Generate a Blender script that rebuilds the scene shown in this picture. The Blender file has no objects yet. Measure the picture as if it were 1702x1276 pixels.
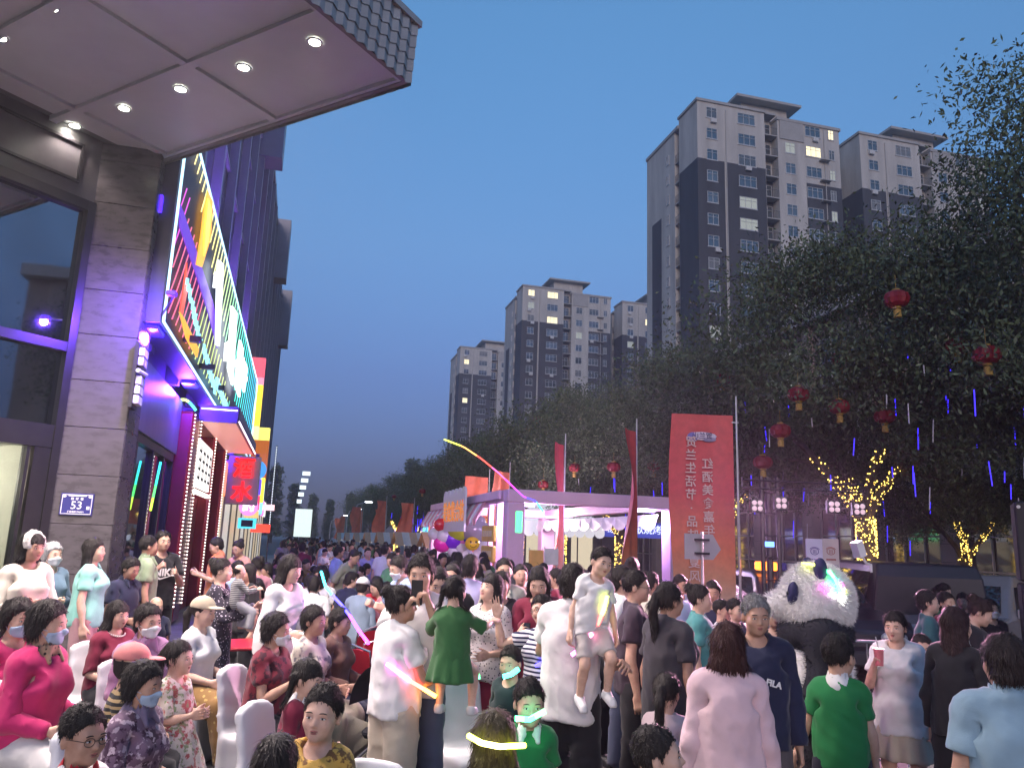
import bpy, math, random, colorsys
import numpy as np
from mathutils import Vector, Matrix
random.seed(7)
RNG = np.random.default_rng(7)
SC = bpy.context.scene
COL = SC.collection
PI = math.pi
R = math.radians

# ------------------------------------------------------------------ camera
CAM_H = 1.92
FPX = 1300.0                     # focal length in pixels of a 1702 px wide frame
YAW, PITCH, ROLL = R(14.8), R(11.4), R(2.0)
_fw = Vector((math.sin(YAW) * math.cos(PITCH), math.cos(YAW) * math.cos(PITCH), math.sin(PITCH)))
_r0 = Vector((math.cos(YAW), -math.sin(YAW), 0.0))
_u0 = _r0.cross(_fw)
_rt = _r0 * math.cos(ROLL) + _u0 * math.sin(ROLL)
_up = _u0 * math.cos(ROLL) - _r0 * math.sin(ROLL)
cam_data = bpy.data.cameras.new("camera")
cam = bpy.data.objects.new("camera", cam_data)
COL.objects.link(cam)
cam.matrix_world = Matrix(((_rt.x, _up.x, -_fw.x, 0), (_rt.y, _up.y, -_fw.y, 0), (_rt.z, _up.z, -_fw.z, CAM_H), (0, 0, 0, 1)))
cam_data.sensor_fit = 'HORIZONTAL'
cam_data.sensor_width = 36.0
cam_data.lens = FPX / 1702.0 * 36.0
cam_data.clip_start = 0.1
cam_data.clip_end = 4000.0
SC.camera = cam

# ------------------------------------------------------------------ world, sun, exposure (dusk: the sun is down behind the camera)
world = bpy.data.worlds.new("World")
SC.world = world
world.use_nodes = True
wn = world.node_tree
for n in list(wn.nodes):
    wn.nodes.remove(n)
SUN_EL, SUN_ROT = R(9.0), R(200.0)
sky = wn.nodes.new('ShaderNodeTexSky')
sky.sky_type = 'NISHITA'
sky.sun_disc = False
sky.sun_elevation = SUN_EL
sky.sun_rotation = SUN_ROT
sky.air_density = 1.6
sky.dust_density = 0.2
sky.ozone_density = 5.0
wtc = wn.nodes.new('ShaderNodeTexCoord')
wsep = wn.nodes.new('ShaderNodeSeparateXYZ')
wramp = wn.nodes.new('ShaderNodeValToRGB')      # the earth's shadow rising all round the horizon
e = wramp.color_ramp.elements
e[0].position = 0.0; e[0].color = (0.075, 0.115, 0.46, 1)
e[1].position = 0.6; e[1].color = (0.95, 1.0, 1.08, 1)
for pos, c in ((0.08, (0.19, 0.185, 0.49, 1)), (0.20, (0.42, 0.375, 0.66, 1)), (0.36, (0.72, 0.68, 0.84, 1))):
    q = wramp.color_ramp.elements.new(pos); q.color = c
wmul = wn.nodes.new('ShaderNodeMixRGB'); wmul.blend_type = 'MULTIPLY'; wmul.inputs[0].default_value = 1.0
bg = wn.nodes.new('ShaderNodeBackground')
bg.inputs['Strength'].default_value = 0.128
wo = wn.nodes.new('ShaderNodeOutputWorld')
wn.links.new(wtc.outputs['Generated'], wsep.inputs[0])
wn.links.new(wsep.outputs['Z'], wramp.inputs[0])
wn.links.new(sky.outputs[0], wmul.inputs[1])
wn.links.new(wramp.outputs[0], wmul.inputs[2])
wn.links.new(wmul.outputs[0], bg.inputs['Color'])
wn.links.new(bg.outputs[0], wo.inputs['Surface'])
sun_d = bpy.data.lights.new("afterglow", 'SUN')
sun_d.energy = 0.60
sun_d.angle = R(25)
sun_d.color = (1.0, 0.80, 0.74)
sun_o = bpy.data.objects.new("afterglow", sun_d)
COL.objects.link(sun_o)
# the light comes from behind the camera, same compass direction as the sky's sun
_sd = Vector((math.sin(SUN_ROT) * math.cos(R(14)), math.cos(SUN_ROT) * math.cos(R(14)), math.sin(R(14))))
sun_o.rotation_euler = _sd.to_track_quat('Z', 'Y').to_euler()
SC.view_settings.view_transform = 'Standard'
SC.view_settings.look = 'None'
SC.view_settings.gamma = 1.0
SC.view_settings.use_curve_mapping = False
SC.view_settings.exposure = 1.0
SC.render.engine = 'CYCLES'
SC.cycles.use_denoising = True
SC.cycles.use_adaptive_sampling = True
SC.cycles.adaptive_threshold = 0.025
SC.cycles.max_bounces = 5
SC.cycles.diffuse_bounces = 2
SC.cycles.glossy_bounces = 3
SC.cycles.transmission_bounces = 4
SC.cycles.sample_clamp_indirect = 4.0
SC.cycles.caustics_reflective = False
SC.cycles.caustics_refractive = False

# ------------------------------------------------------------------ pixel <-> place (used to survey the photograph)
CAMP = Vector((0, 0, CAM_H))
def ray(x, y):
    return _fw + _rt * ((x - 851) / FPX) - _up * ((y - 638) / FPX)
def at_d(x, y, d):
    return CAMP + ray(x, y) * d
def at_x(x, y, X):
    r = ray(x, y); return CAMP + r * (X / r.x)
def at_y(x, y, Y):
    r = ray(x, y); return CAMP + r * (Y / r.y)
def at_z(x, y, Z):
    r = ray(x, y); return CAMP + r * ((Z - CAM_H) / r.z)

# ------------------------------------------------------------------ materials
MATS = {}
def _new(name):
    m = bpy.data.materials.new(name); m.use_nodes = True
    nt = m.node_tree
    return m, nt, nt.nodes['Principled BSDF']
def _noise(nt, scale, detail=4, rough=0.6, coord='Object', stretch=None):
    tc = nt.nodes.new('ShaderNodeTexCoord'); nz = nt.nodes.new('ShaderNodeTexNoise')
    nz.inputs['Scale'].default_value = scale; nz.inputs['Detail'].default_value = detail; nz.inputs['Roughness'].default_value = rough
    if stretch:
        mp = nt.nodes.new('ShaderNodeMapping'); mp.inputs['Scale'].default_value = stretch
        nt.links.new(tc.outputs[coord], mp.inputs[0]); nt.links.new(mp.outputs[0], nz.inputs[0])
    else:
        nt.links.new(tc.outputs[coord], nz.inputs[0])
    return nz
def _ramp(nt, src, stops):
    rp = nt.nodes.new('ShaderNodeValToRGB')
    while len(rp.color_ramp.elements) < len(stops): rp.color_ramp.elements.new(0.5)
    for el, (p, c) in zip(rp.color_ramp.elements, stops):
        el.position = p; el.color = (c[0], c[1], c[2], 1)
    nt.links.new(src, rp.inputs[0])
    return rp
def _bump(nt, bs, src, strength, dist=0.01):
    b = nt.nodes.new('ShaderNodeBump'); b.inputs['Strength'].default_value = strength; b.inputs['Distance'].default_value = dist
    nt.links.new(src, b.inputs['Height']); nt.links.new(b.outputs[0], bs.inputs['Normal'])
def pm(name, col, vary=0.18, scale=6.0, rough=0.6, bump=0.0, metal=0.0, spec=0.5, stretch=None, col2=None, bscale=None, rvary=0.0, coat=0.0, dist=0.01):
    """a plain surface with procedural variation"""
    if name in MATS: return MATS[name]
    m, nt, bs = _new(name)
    nz = _noise(nt, scale, 5, 0.62, stretch=stretch)
    c2 = col2 or tuple(min(1, c * (1 + vary)) for c in col)
    c1 = col if col2 else tuple(c * (1 - vary) for c in col)
    rp = _ramp(nt, nz.outputs['Fac'], [(0.30, c1), (0.70, c2)])
    nt.links.new(rp.outputs[0], bs.inputs['Base Color'])
    bs.inputs['Roughness'].default_value = rough
    bs.inputs['Metallic'].default_value = metal
    bs.inputs['Specular IOR Level'].default_value = spec
    if coat: bs.inputs['Coat Weight'].default_value = coat
    if rvary:
        r2 = _ramp(nt, nz.outputs['Fac'], [(0.3, (rough - rvary,) * 3), (0.7, (rough + rvary,) * 3)])
        nt.links.new(r2.outputs[0], bs.inputs['Roughness'])
    if bump:
        n2 = _noise(nt, bscale or scale * 6, 4, 0.6, stretch=stretch)
        _bump(nt, bs, n2.outputs['Fac'], bump, dist)
    MATS[name] = m
    return m
def em(name, col, strength, sample=True):
    """a surface that gives off light"""
    if name in MATS: return MATS[name]
    m, nt, bs = _new(name)
    bs.inputs['Base Color'].default_value = (col[0] * .4, col[1] * .4, col[2] * .4, 1)
    bs.inputs['Emission Color'].default_value = (*col, 1)
    bs.inputs['Emission Strength'].default_value = strength
    bs.inputs['Roughness'].default_value = 0.4
    if not sample: m.cycles.emission_sampling = 'NONE'
    MATS[name] = m
    return m
def glassy(name, col, rough=0.04, alpha=1.0, vary=0.2, metal=0.0):
    """window glass: dark, glossy"""
    if name in MATS: return MATS[name]
    m, nt, bs = _new(name)
    nz = _noise(nt, 0.7, 2)
    rp = _ramp(nt, nz.outputs['Fac'], [(0.3, tuple(c * (1 - vary) for c in col)), (0.7, tuple(c * (1 + vary) for c in col))])
    nt.links.new(rp.outputs[0], bs.inputs['Base Color'])
    bs.inputs['Roughness'].default_value = rough
    bs.inputs['Specular IOR Level'].default_value = 1.0
    bs.inputs['IOR'].default_value = 1.8
    bs.inputs['Alpha'].default_value = alpha
    bs.inputs['Metallic'].default_value = metal
    n2 = _noise(nt, 0.9, 1)
    _bump(nt, bs, n2.outputs['Fac'], 0.02, 0.05)
    MATS[name] = m
    return m
def cloth(name, col, vary=0.10, pat=None, rough=0.85):
    """woven cloth; pat = (kind, scale, colour) adds a printed pattern"""
    if name in MATS: return MATS[name]
    m, nt, bs = _new(name)
    nz = _noise(nt, 5, 4)
    rp = _ramp(nt, nz.outputs['Fac'], [(0.3, tuple(c * (1 - vary) for c in col)), (0.7, tuple(min(1, c * (1 + vary)) for c in col))])
    out = rp.outputs[0]
    if pat:
        kind, sc, pcols = pat
        tc = nt.nodes.new('ShaderNodeTexCoord')
        for i, pc in enumerate(pcols):
            mix = nt.nodes.new('ShaderNodeMixRGB')
            if kind == 'stripe':
                sep = nt.nodes.new('ShaderNodeSeparateXYZ'); nt.links.new(tc.outputs['UV'] if False else tc.outputs['Object'], sep.inputs[0])
                mu = nt.nodes.new('ShaderNodeMath'); mu.operation = 'MULTIPLY'; mu.inputs[1].default_value = sc
                fr = nt.nodes.new('ShaderNodeMath'); fr.operation = 'FRACT'
                gt = nt.nodes.new('ShaderNodeMath'); gt.operation = 'GREATER_THAN'; gt.inputs[1].default_value = 0.55
                nt.links.new(sep.outputs['Z'], mu.inputs[0]); nt.links.new(mu.outputs[0], fr.inputs[0]); nt.links.new(fr.outputs[0], gt.inputs[0])
                fac = gt.outputs[0]
            elif kind == 'blot':
                n2 = _noise(nt, sc * (1 + 0.7 * i), 3, 0.55)
                r2 = _ramp(nt, n2.outputs['Fac'], [(0.52 + 0.03 * i, (0, 0, 0)), (0.58 + 0.03 * i, (1, 1, 1))]); fac = r2.outputs[0]
            else:  # dots
                vo = nt.nodes.new('ShaderNodeTexVoronoi'); vo.inputs['Scale'].default_value = sc * (1 + 0.6 * i)
                nt.links.new(tc.outputs['Object'], vo.inputs[0])
                r2 = _ramp(nt, vo.outputs['Distance'], [(0.24, (1, 1, 1)), (0.30, (0, 0, 0))]); fac = r2.outputs[0]
            nt.links.new(fac, mix.inputs[0]); nt.links.new(out, mix.inputs[1]); mix.inputs[2].default_value = (*pc, 1)
            out = mix.outputs[0]
    nt.links.new(out, bs.inputs['Base Color'])
    bs.inputs['Roughness'].default_value = rough
    bs.inputs['Specular IOR Level'].default_value = 0.25
    bs.inputs['Sheen Weight'].default_value = 0.15
    n3 = _noise(nt, 7, 3, 0.55, stretch=(1, 1, 0.55))
    n3.noise_type = 'RIDGED_MULTIFRACTAL'
    n4 = _noise(nt, 240, 2, 0.5)
    ad = nt.nodes.new('ShaderNodeMath'); ad.operation = 'MULTIPLY_ADD'; ad.inputs[1].default_value = 0.02
    nt.links.new(n4.outputs['Fac'], ad.inputs[0]); nt.links.new(n3.outputs['Fac'], ad.inputs[2])
    _bump(nt, bs, ad.outputs[0], 0.8, 0.040)
    MATS[name] = m
    return m

# ------------------------------------------------------------------ mesh helpers
class MB:
    """collects shapes, builds ONE mesh object"""
    def __init__(s): s.V = []; s.F = []; s.M = []; s.m = 0
    def add(s, vs, fs):
        o = len(s.V); s.V += [tuple(v) for v in vs]; s.F += [tuple(i + o for i in f) for f in fs]; s.M += [s.m] * len(fs); return s
    def box(s, mn, mx):
        x0, y0, z0 = mn; x1, y1, z1 = mx
        return s.add([(x0,y0,z0),(x1,y0,z0),(x1,y1,z0),(x0,y1,z0),(x0,y0,z1),(x1,y0,z1),(x1,y1,z1),(x0,y1,z1)],
                     [(0,3,2,1),(4,5,6,7),(0,1,5,4),(1,2,6,5),(2,3,7,6),(3,0,4,7)])
    def obox(s, c, ux, uy, uz):
        c = Vector(c); ux = Vector(ux); uy = Vector(uy); uz = Vector(uz)
        vs = [c + a*ux + b*uy + d*uz for d in (-1,1) for a, b in ((-1,-1),(1,-1),(1,1),(-1,1))]
        return s.add(vs, [(0,3,2,1),(4,5,6,7),(0,1,5,4),(1,2,6,5),(2,3,7,6),(3,0,4,7)])
    def bev(s, mn, mx, b=0.01):
        """box with chamfered edges"""
        x0,y0,z0 = mn; x1,y1,z1 = mx
        vs = []; idx = {}
        for ix, X in ((0,x0),(1,x1)):
            for iy, Y in ((0,y0),(1,y1)):
                for iz, Z in ((0,z0),(1,z1)):
                    sx, sy, sz = (1-2*ix)*b, (1-2*iy)*b, (1-2*iz)*b
                    idx[ix,iy,iz] = (len(vs), len(vs)+1, len(vs)+2)
                    vs += [(X, Y+sy, Z+sz), (X+sx, Y, Z+sz), (X+sx, Y+sy, Z)]
        f = []
        g = lambda a, k: idx[a][k]
        f.append([g((0,a,c),0) for a, c in ((0,0),(0,1),(1,1),(1,0))]); f.append([g((1,a,c),0) for a, c in ((0,0),(1,0),(1,1),(0,1))])
        f.append([g((a,0,c),1) for a, c in ((0,0),(1,0),(1,1),(0,1))]); f.append([g((a,1,c),1) for a, c in ((0,0),(0,1),(1,1),(1,0))])
        f.append([g((a,c,0),2) for a, c in ((0,0),(0,1),(1,1),(1,0))]); f.append([g((a,c,1),2) for a, c in ((0,0),(1,0),(1,1),(0,1))])
        for a in (0,1):
            for c in (0,1):
                e = [(g((0,a,c),1), g((1,a,c),1), g((1,a,c),2), g((0,a,c),2)), (g((a,0,c),0), g((a,1,c),0), g((a,1,c),2), g((a,0,c),2)), (g((a,c,0),0), g((a,c,1),0), g((a,c,1),1), g((a,c,0),1))]
                f += e
        for k in idx.values(): f.append(k)
        return s.add(vs, f)
    def tube(s, pts, r, n=8, cap=True):
        pts = [Vector(p) for p in pts]; rs = r if isinstance(r, (list, tuple)) else [r] * len(pts)
        vs = []; up = Vector((0, 0, 1)); prev = None
        for i, p in enumerate(pts):
            t = (pts[min(i+1, len(pts)-1)] - pts[max(i-1, 0)])
            if t.length < 1e-9: t = Vector((0, 0, 1))
            t.normalize()
            if prev is None:
                a = t.cross(up if abs(t.z) < 0.95 else Vector((1, 0, 0)))
            else:
                a = prev - t * prev.dot(t)
                if a.length < 1e-6: a = t.cross(Vector((1, 0.3, 0)))
            a.normalize(); prev = a; b = t.cross(a)
            for k in range(n):
                an = 2 * PI * k / n
                vs.append(p + (a * math.cos(an) + b * math.sin(an)) * rs[i])
        fs = [(i*n+k, i*n+(k+1) % n, (i+1)*n+(k+1) % n, (i+1)*n+k) for i in range(len(pts)-1) for k in range(n)]
        if cap: fs += [tuple(range(n-1, -1, -1)), tuple(range((len(pts)-1)*n, len(pts)*n))]
        return s.add(vs, fs)
    def cyl(s, p0, p1, r0, r1=None, n=12): return s.tube([p0, p1], [r0, r0 if r1 is None else r1], n)
    def ell(s, c, r, nu=12, nv=8, rot=None):
        c = Vector(c); r = (r,)*3 if not isinstance(r, (list, tuple)) else r
        vs = []
        for j in range(nv+1):
            th = PI*j/nv
            for i in range(nu):
                ph = 2*PI*i/nu
                v = Vector((r[0]*math.sin(th)*math.cos(ph), r[1]*math.sin(th)*math.sin(ph), r[2]*math.cos(th)))
                if rot: v = rot @ v
                vs.append(c+v)
        return s.add(vs, [(j*nu+i, (j+1)*nu+i, (j+1)*nu+(i+1) % nu, j*nu+(i+1) % nu) for j in range(nv) for i in range(nu)])
    def lathe(s, c, prof, n=16):
        c = Vector(c); vs = []
        for r, z in prof:
            for k in range(n): vs.append(c + Vector((r*math.cos(2*PI*k/n), r*math.sin(2*PI*k/n), z)))
        return s.add(vs, [(i*n+k, i*n+(k+1) % n, (i+1)*n+(k+1) % n, (i+1)*n+k) for i in range(len(prof)-1) for k in range(n)])
    def prism(s, pts, d):
        """closed outline extruded by vector d"""
        pts = [Vector(p) for p in pts]; d = Vector(d); n = len(pts)
        return s.add(pts + [p + d for p in pts], [tuple(range(n-1, -1, -1)), tuple(range(n, 2*n))] + [(i, (i+1) % n, n+(i+1) % n, n+i) for i in range(n)])
    def grid(s, fn, nu, nv):
        vs = [fn(i/nu, j/nv) for j in range(nv+1) for i in range(nu+1)]
        w = nu+1
        return s.add(vs, [(j*w+i, j*w+i+1, (j+1)*w+i+1, (j+1)*w+i) for j in range(nv) for i in range(nu)])
    def mesh(s, name, mats, smooth=False):
        me = bpy.data.meshes.new(name); me.from_pydata(s.V, [], s.F)
        mats = mats if isinstance(mats, (list, tuple)) else [mats]
        for m in mats: me.materials.append(m)
        if len(mats) > 1: me.polygons.foreach_set('material_index', s.M)
        if smooth: me.polygons.foreach_set('use_smooth', [True]*len(s.F))
        me.update()
        return me
    def build(s, name, mats, parent=None, smooth=False, world=True):
        """world=True: the shapes were given in world space; the parent's location is taken off"""
        if parent is not None and world:
            M = parent.matrix_basis.copy()
            pp = parent.parent
            while pp is not None: M = pp.matrix_basis @ M; pp = pp.parent
            Mi = M.inverted(); s.V = [tuple(Mi @ Vector(v)) for v in s.V]
        return link(name, s.mesh(name, mats, smooth), parent)
def link(name, me, parent=None, loc=None, rz=None, scale=None):
    o = bpy.data.objects.new(name, me); COL.objects.link(o)
    if parent is not None: o.parent = parent
    if loc is not None: o.location = loc
    if rz is not None: o.rotation_euler = (0, 0, rz)
    if scale is not None: o.scale = (scale,)*3 if not isinstance(scale, (list, tuple)) else scale
    return o
def tag(o, label=None, cat=None, group=None, kind=None):
    if label: o['label'] = label
    if cat: o['category'] = cat
    if group: o['group'] = group
    if kind: o['kind'] = kind
    return o
def thing(name, label, cat, loc=(0, 0, 0), rz=0.0, group=None):
    o = bpy.data.objects.new(name, None); COL.objects.link(o)
    o.location = loc; o.rotation_euler = (0, 0, rz); o.empty_display_size = 0.1
    return tag(o, label, cat, group)
def copy_tree(o, parent=None):
    c = o.copy(); COL.objects.link(c); c.parent = parent
    for ch in o.children: copy_tree(ch, c)
    return c
_TXT = {}
def text_mesh(txt, size=1.0, ext=0.0, mat=None, align='CENTER', bold=0.0, res=2):
    """flat lettering in the XZ plane, centred, reading along +X seen from -Y"""
    key = (txt, size, ext, mat.name if mat else '', align, bold)
    if key in _TXT: return _TXT[key]
    cu = bpy.data.curves.new('lettering', 'FONT'); cu.body = txt; cu.size = size; cu.extrude = ext
    cu.align_x = align; cu.align_y = 'CENTER'; cu.resolution_u = res; cu.offset = bold
    ob = bpy.data.objects.new('lettering', cu); COL.objects.link(ob)
    dg = bpy.context.evaluated_depsgraph_get()
    me = bpy.data.meshes.new_from_object(ob.evaluated_get(dg))
    bpy.data.objects.remove(ob); bpy.data.curves.remove(cu)
    me.transform(Matrix.Rotation(PI/2, 4, 'X'))
    me.materials.clear()
    if mat: me.materials.append(mat)
    me.name = 'lettering'
    _TXT[key] = me
    return me
def np_mesh(name, V, Q, mats, mi=None, smooth=True):
    me = bpy.data.meshes.new(name)
    V = np.ascontiguousarray(V, dtype=np.float32); Q = np.ascontiguousarray(Q, dtype=np.int32)
    k = Q.shape[1]
    me.vertices.add(len(V)); me.vertices.foreach_set('co', V.ravel())
    me.loops.add(Q.size); me.loops.foreach_set('vertex_index', Q.ravel())
    me.polygons.add(len(Q)); me.polygons.foreach_set('loop_start', np.arange(0, Q.size, k, dtype=np.int32))
    mats = mats if isinstance(mats, (list, tuple)) else [mats]
    for m in mats: me.materials.append(m)
    if mi is not None: me.polygons.foreach_set('material_index', np.ascontiguousarray(mi, dtype=np.int32))
    if smooth: me.polygons.foreach_set('use_smooth', np.ones(len(Q), dtype=bool))
    me.update(calc_edges=True)
    return me

# ------------------------------------------------------------------ people: a body surface in a rest pose, then posed joint by joint
def sstep(a, b, x):
    t = np.clip((x - a) / (b - a), 0, 1); return t * t * (3 - 2 * t)
def smin(a, b, k):
    if k <= 0: return np.minimum(a, b)
    h = np.clip(0.5 + 0.5 * (b - a) / k, 0, 1)
    return b + (a - b) * h - k * h * (1 - h)
def smax(a, b, k): return -smin(-a, -b, k)
def surf_nets(D, xs, ys, zs):
    S = D < 0
    nx, ny, nz = D.shape
    corners = [(i, j, k) for i in (0, 1) for j in (0, 1) for k in (0, 1)]
    cnt = np.zeros((nx-1, ny-1, nz-1), np.int8)
    for i, j, k in corners: cnt += S[i:nx-1+i, j:ny-1+j, k:nz-1+k]
    act = (cnt > 0) & (cnt < 8)
    I, J, K = np.nonzero(act)
    idx = -np.ones(act.shape, np.int64); idx[I, J, K] = np.arange(len(I))
    P = np.zeros((len(I), 3)); N = np.zeros(len(I))
    def pos(c): return np.stack([xs[I+c[0]], ys[J+c[1]], zs[K+c[2]]], 1)
    for a in corners:
        for ax in range(3):
            if a[ax] == 1: continue
            b = list(a); b[ax] = 1
            da = D[I+a[0], J+a[1], K+a[2]]; db = D[I+b[0], J+b[1], K+b[2]]
            m = (da < 0) != (db < 0)
            t = np.where(m, da / np.where(m, da - db, 1), 0)
            pa, pb = pos(a), pos(b)
            P += np.where(m[:, None], pa + (pb - pa) * t[:, None], 0); N += m
    P /= np.maximum(N, 1)[:, None]
    Q = []
    for ax in range(3):
        u, v = (ax+1) % 3, (ax+2) % 3
        sl0 = [slice(None)]*3; sl1 = [slice(None)]*3
        sl0[ax] = slice(0, -1); sl1[ax] = slice(1, None)
        sl0[u] = sl1[u] = slice(1, -1); sl0[v] = sl1[v] = slice(1, -1)
        A = S[tuple(sl0)]; B = S[tuple(sl1)]
        E = np.stack(np.nonzero(A != B), 1)
        if not len(E): continue
        flip = ~A[E[:, 0], E[:, 1], E[:, 2]]
        base = E.copy(); base[:, u] += 1; base[:, v] += 1
        def g(du, dv):
            q = base.copy(); q[:, u] -= du; q[:, v] -= dv
            return idx[q[:, 0], q[:, 1], q[:, 2]]
        q = np.stack([g(1, 1), g(0, 1), g(0, 0), g(1, 0)], 1)
        q[flip] = q[flip][:, ::-1]
        Q.append(q)
    return P, np.concatenate(Q)
def axis_pts(*segs):
    """segs: (start, end, step) pieces of a rectilinear axis"""
    out = []
    for a, b, st in segs:
        n = max(1, int(round((b - a) / st)))
        out += list(np.linspace(a, b, n, endpoint=False))
    out.append(segs[-1][1])
    return np.array(out)
class SDF:
    def __init__(s, xs, ys, zs):
        s.xs, s.ys, s.zs = xs, ys, zs
        s.D = np.full((len(xs), len(ys), len(zs)), 0.3)
    def _sl(s, lo, hi, pad):
        r = []
        for ax, a, b in ((s.xs, lo[0], hi[0]), (s.ys, lo[1], hi[1]), (s.zs, lo[2], hi[2])):
            i0 = max(0, np.searchsorted(ax, a - pad) - 1); i1 = min(len(ax), np.searchsorted(ax, b + pad) + 1)
            r.append(slice(i0, i1))
        return tuple(r), s.xs[r[0]][:, None, None], s.ys[r[1]][None, :, None], s.zs[r[2]][None, None, :]
    def _put(s, sl, d, k, sub):
        if d.size == 0: return
        s.D[sl] = smax(s.D[sl], -d, k) if sub else smin(s.D[sl], d, k)
    def cone(s, a, b, r1, r2, k=0.02, sub=False, sy=1.0):
        rm = max(r1, r2)
        lo = [min(p, q) - rm for p, q in zip(a, b)]; hi = [max(p, q) + rm for p, q in zip(a, b)]
        sl, X, Y, Z = s._sl(lo, hi, k + 0.05)
        ab = np.array(b, float) - np.array(a, float); L = max(1e-9, (ab * ab).sum())
        px, py, pz = X - a[0], (Y - a[1]), Z - a[2]
        h = np.clip((px * ab[0] + py * ab[1] + pz * ab[2]) / L, 0, 1)
        d = np.sqrt((px - h*ab[0])**2 + ((py - h*ab[1]) * sy)**2 + (pz - h*ab[2])**2) - (r1 + (r2 - r1) * h)
        s._put(sl, d, k, sub)
    def ell(s, c, r, k=0.02, sub=False):
        if not isinstance(r, (tuple, list)): r = (r, r, r)
        sl, X, Y, Z = s._sl([p - q for p, q in zip(c, r)], [p + q for p, q in zip(c, r)], k + 0.05)
        x, y, z = (X - c[0]), (Y - c[1]), (Z - c[2])
        k0 = np.sqrt((x/r[0])**2 + (y/r[1])**2 + (z/r[2])**2)
        k1 = np.sqrt((x/r[0]**2)**2 + (y/r[1]**2)**2 + (z/r[2]**2)**2)
        s._put(sl, k0 * (k0 - 1) / np.maximum(k1, 1e-6), k, sub)
    def box(s, c, h, r, k=0.02, sub=False):
        sl, X, Y, Z = s._sl([p - q - r for p, q in zip(c, h)], [p + q + r for p, q in zip(c, h)], k + 0.05)
        qx, qy, qz = np.abs(X - c[0]) - h[0], np.abs(Y - c[1]) - h[1], np.abs(Z - c[2]) - h[2]
        d = np.sqrt(np.maximum(qx, 0)**2 + np.maximum(qy, 0)**2 + np.maximum(qz, 0)**2) + np.minimum(np.maximum(qx, np.maximum(qy, qz)), 0) - r
        s._put(sl, d, k, sub)
    def grid(s): return s.xs[:, None, None], s.ys[None, :, None], s.zs[None, None, :]
    def cut(s, fn, k=0.0):
        """keep where fn(x,y,z) < 0"""
        X, Y, Z = s.grid(); s.D = smax(s.D, fn(X, Y, Z) + 0 * s.D, k)
    def folds(s, amp, f=14.0, seed=0, dirn=None):
        X, Y, Z = s.grid(); rg = np.random.default_rng(seed); n = 0
        for i in range(6):
            v = rg.normal(size=3) * f * (0.6 + 0.25*i); 
            if dirn is not None: v = v * np.array(dirn)
            n = n + np.sin(X*v[0] + Y*v[1] + Z*v[2] + rg.uniform(0, 6.3)) / (1 + 0.3*i)
        s.D = s.D + amp * n * 0.5
    def creases(s, amp, f=30.0, seed=0, dirn=(1, 1, .6)):
        X, Y, Z = s.grid(); rg = np.random.default_rng(seed+50); n = 0
        for i in range(4):
            v = rg.normal(size=3) * np.array(dirn); v = v / np.linalg.norm(v) * f * (.8 + .35*i); w = rg.normal(size=3)*9
            n = n + (np.abs(np.sin(X*v[0] + Y*v[1] + Z*v[2] + 1.3*np.sin(X*w[0] + Y*w[1] + Z*w[2]))) - .6)
        s.D = s.D + amp * (n * .6 - .95)
    def mesh(s): return surf_nets(s.D, s.xs, s.ys, s.zs)

DIM = {
    'm': dict(H=1.72, hh=.230, ank=.085, knee=.49, hip=.905, hx=.090, waist=1.07, chest=1.25, sz=1.385, sx=.165, up=.285, fo=.25, neck=1.448, hw=.152, ww=.136, cw=.156, d=1.0, lr=.082, ar=.047),
    'f': dict(H=1.60, hh=.219, ank=.08, knee=.455, hip=.845, hx=.086, waist=1.00, chest=1.165, sz=1.285, sx=.140, up=.262, fo=.228, neck=1.345, hw=.160, ww=.122, cw=.138, d=0.94, lr=.083, ar=.042),
    'c': dict(H=1.15, hh=.200, ank=.06, knee=.30, hip=.565, hx=.060, waist=.68, chest=.795, sz=.868, sx=.100, up=.170, fo=.150, neck=.918, hw=.098, ww=.094, cw=.099, d=.72, lr=.056, ar=.031),
}
def head_prims(S, P, inf=0.0, face=True):
    s = P['hh'] / .235; z0 = P['H'] - P['hh'] - .0
    c = lambda x, y, z: (x*s, y*s, z0 + z*s)
    ch = P is DIM['c']
    S.ell(c(0, .012, .147), ((.0775+inf)*s, (.096+inf)*s, (.089+inf)*s), .02*s)
    S.ell(c(0, -.020, .088), ((.0665 if ch else .064)*s+inf, .078*s+inf, .086*s+inf), .03*s)
    S.ell(c(0, -.036, .037), ((.050 if ch else .052)*s+inf, .052*s+inf, .038*s+inf), .03*s)
    S.ell(c(0, -.080, .019), (.020*s+inf, .015*s+inf, .016*s+inf), .022*s)
    for e in (-1, 1): S.ell(c(.040*e, -.064, .080), (.026*s+inf, .024*s+inf, .026*s+inf), .025*s)
    if face:
        S.cone(c(-.036, -.081, .126), c(.036, -.081, .126), .012*s, .012*s, .022*s)
        for e in (-1, 1): S.ell(c(.031*e, -.106, .107), (.017*s, .016*s, .012*s), .010*s, True)
        S.cone(c(0, -.090, .112), c(0, -.107, .080), .0075*s, .0115*s, .012*s)
        for e in (-1, 1): S.ell(c(.0125*e, -.095, .076), (.0085*s, .010*s, .008*s), .008*s)
        S.cone(c(-.018, -.090, .054), c(.018, -.090, .054), .0075*s, .0075*s, .008*s)
        S.cone(c(-.014, -.089, .043), c(.014, -.089, .043), .0085*s, .0085*s, .008*s)
        for e in (-1, 1): S.ell(c(.079*e, .010, .095), (.010*s, .019*s, .032*s), .010*s)
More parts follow.
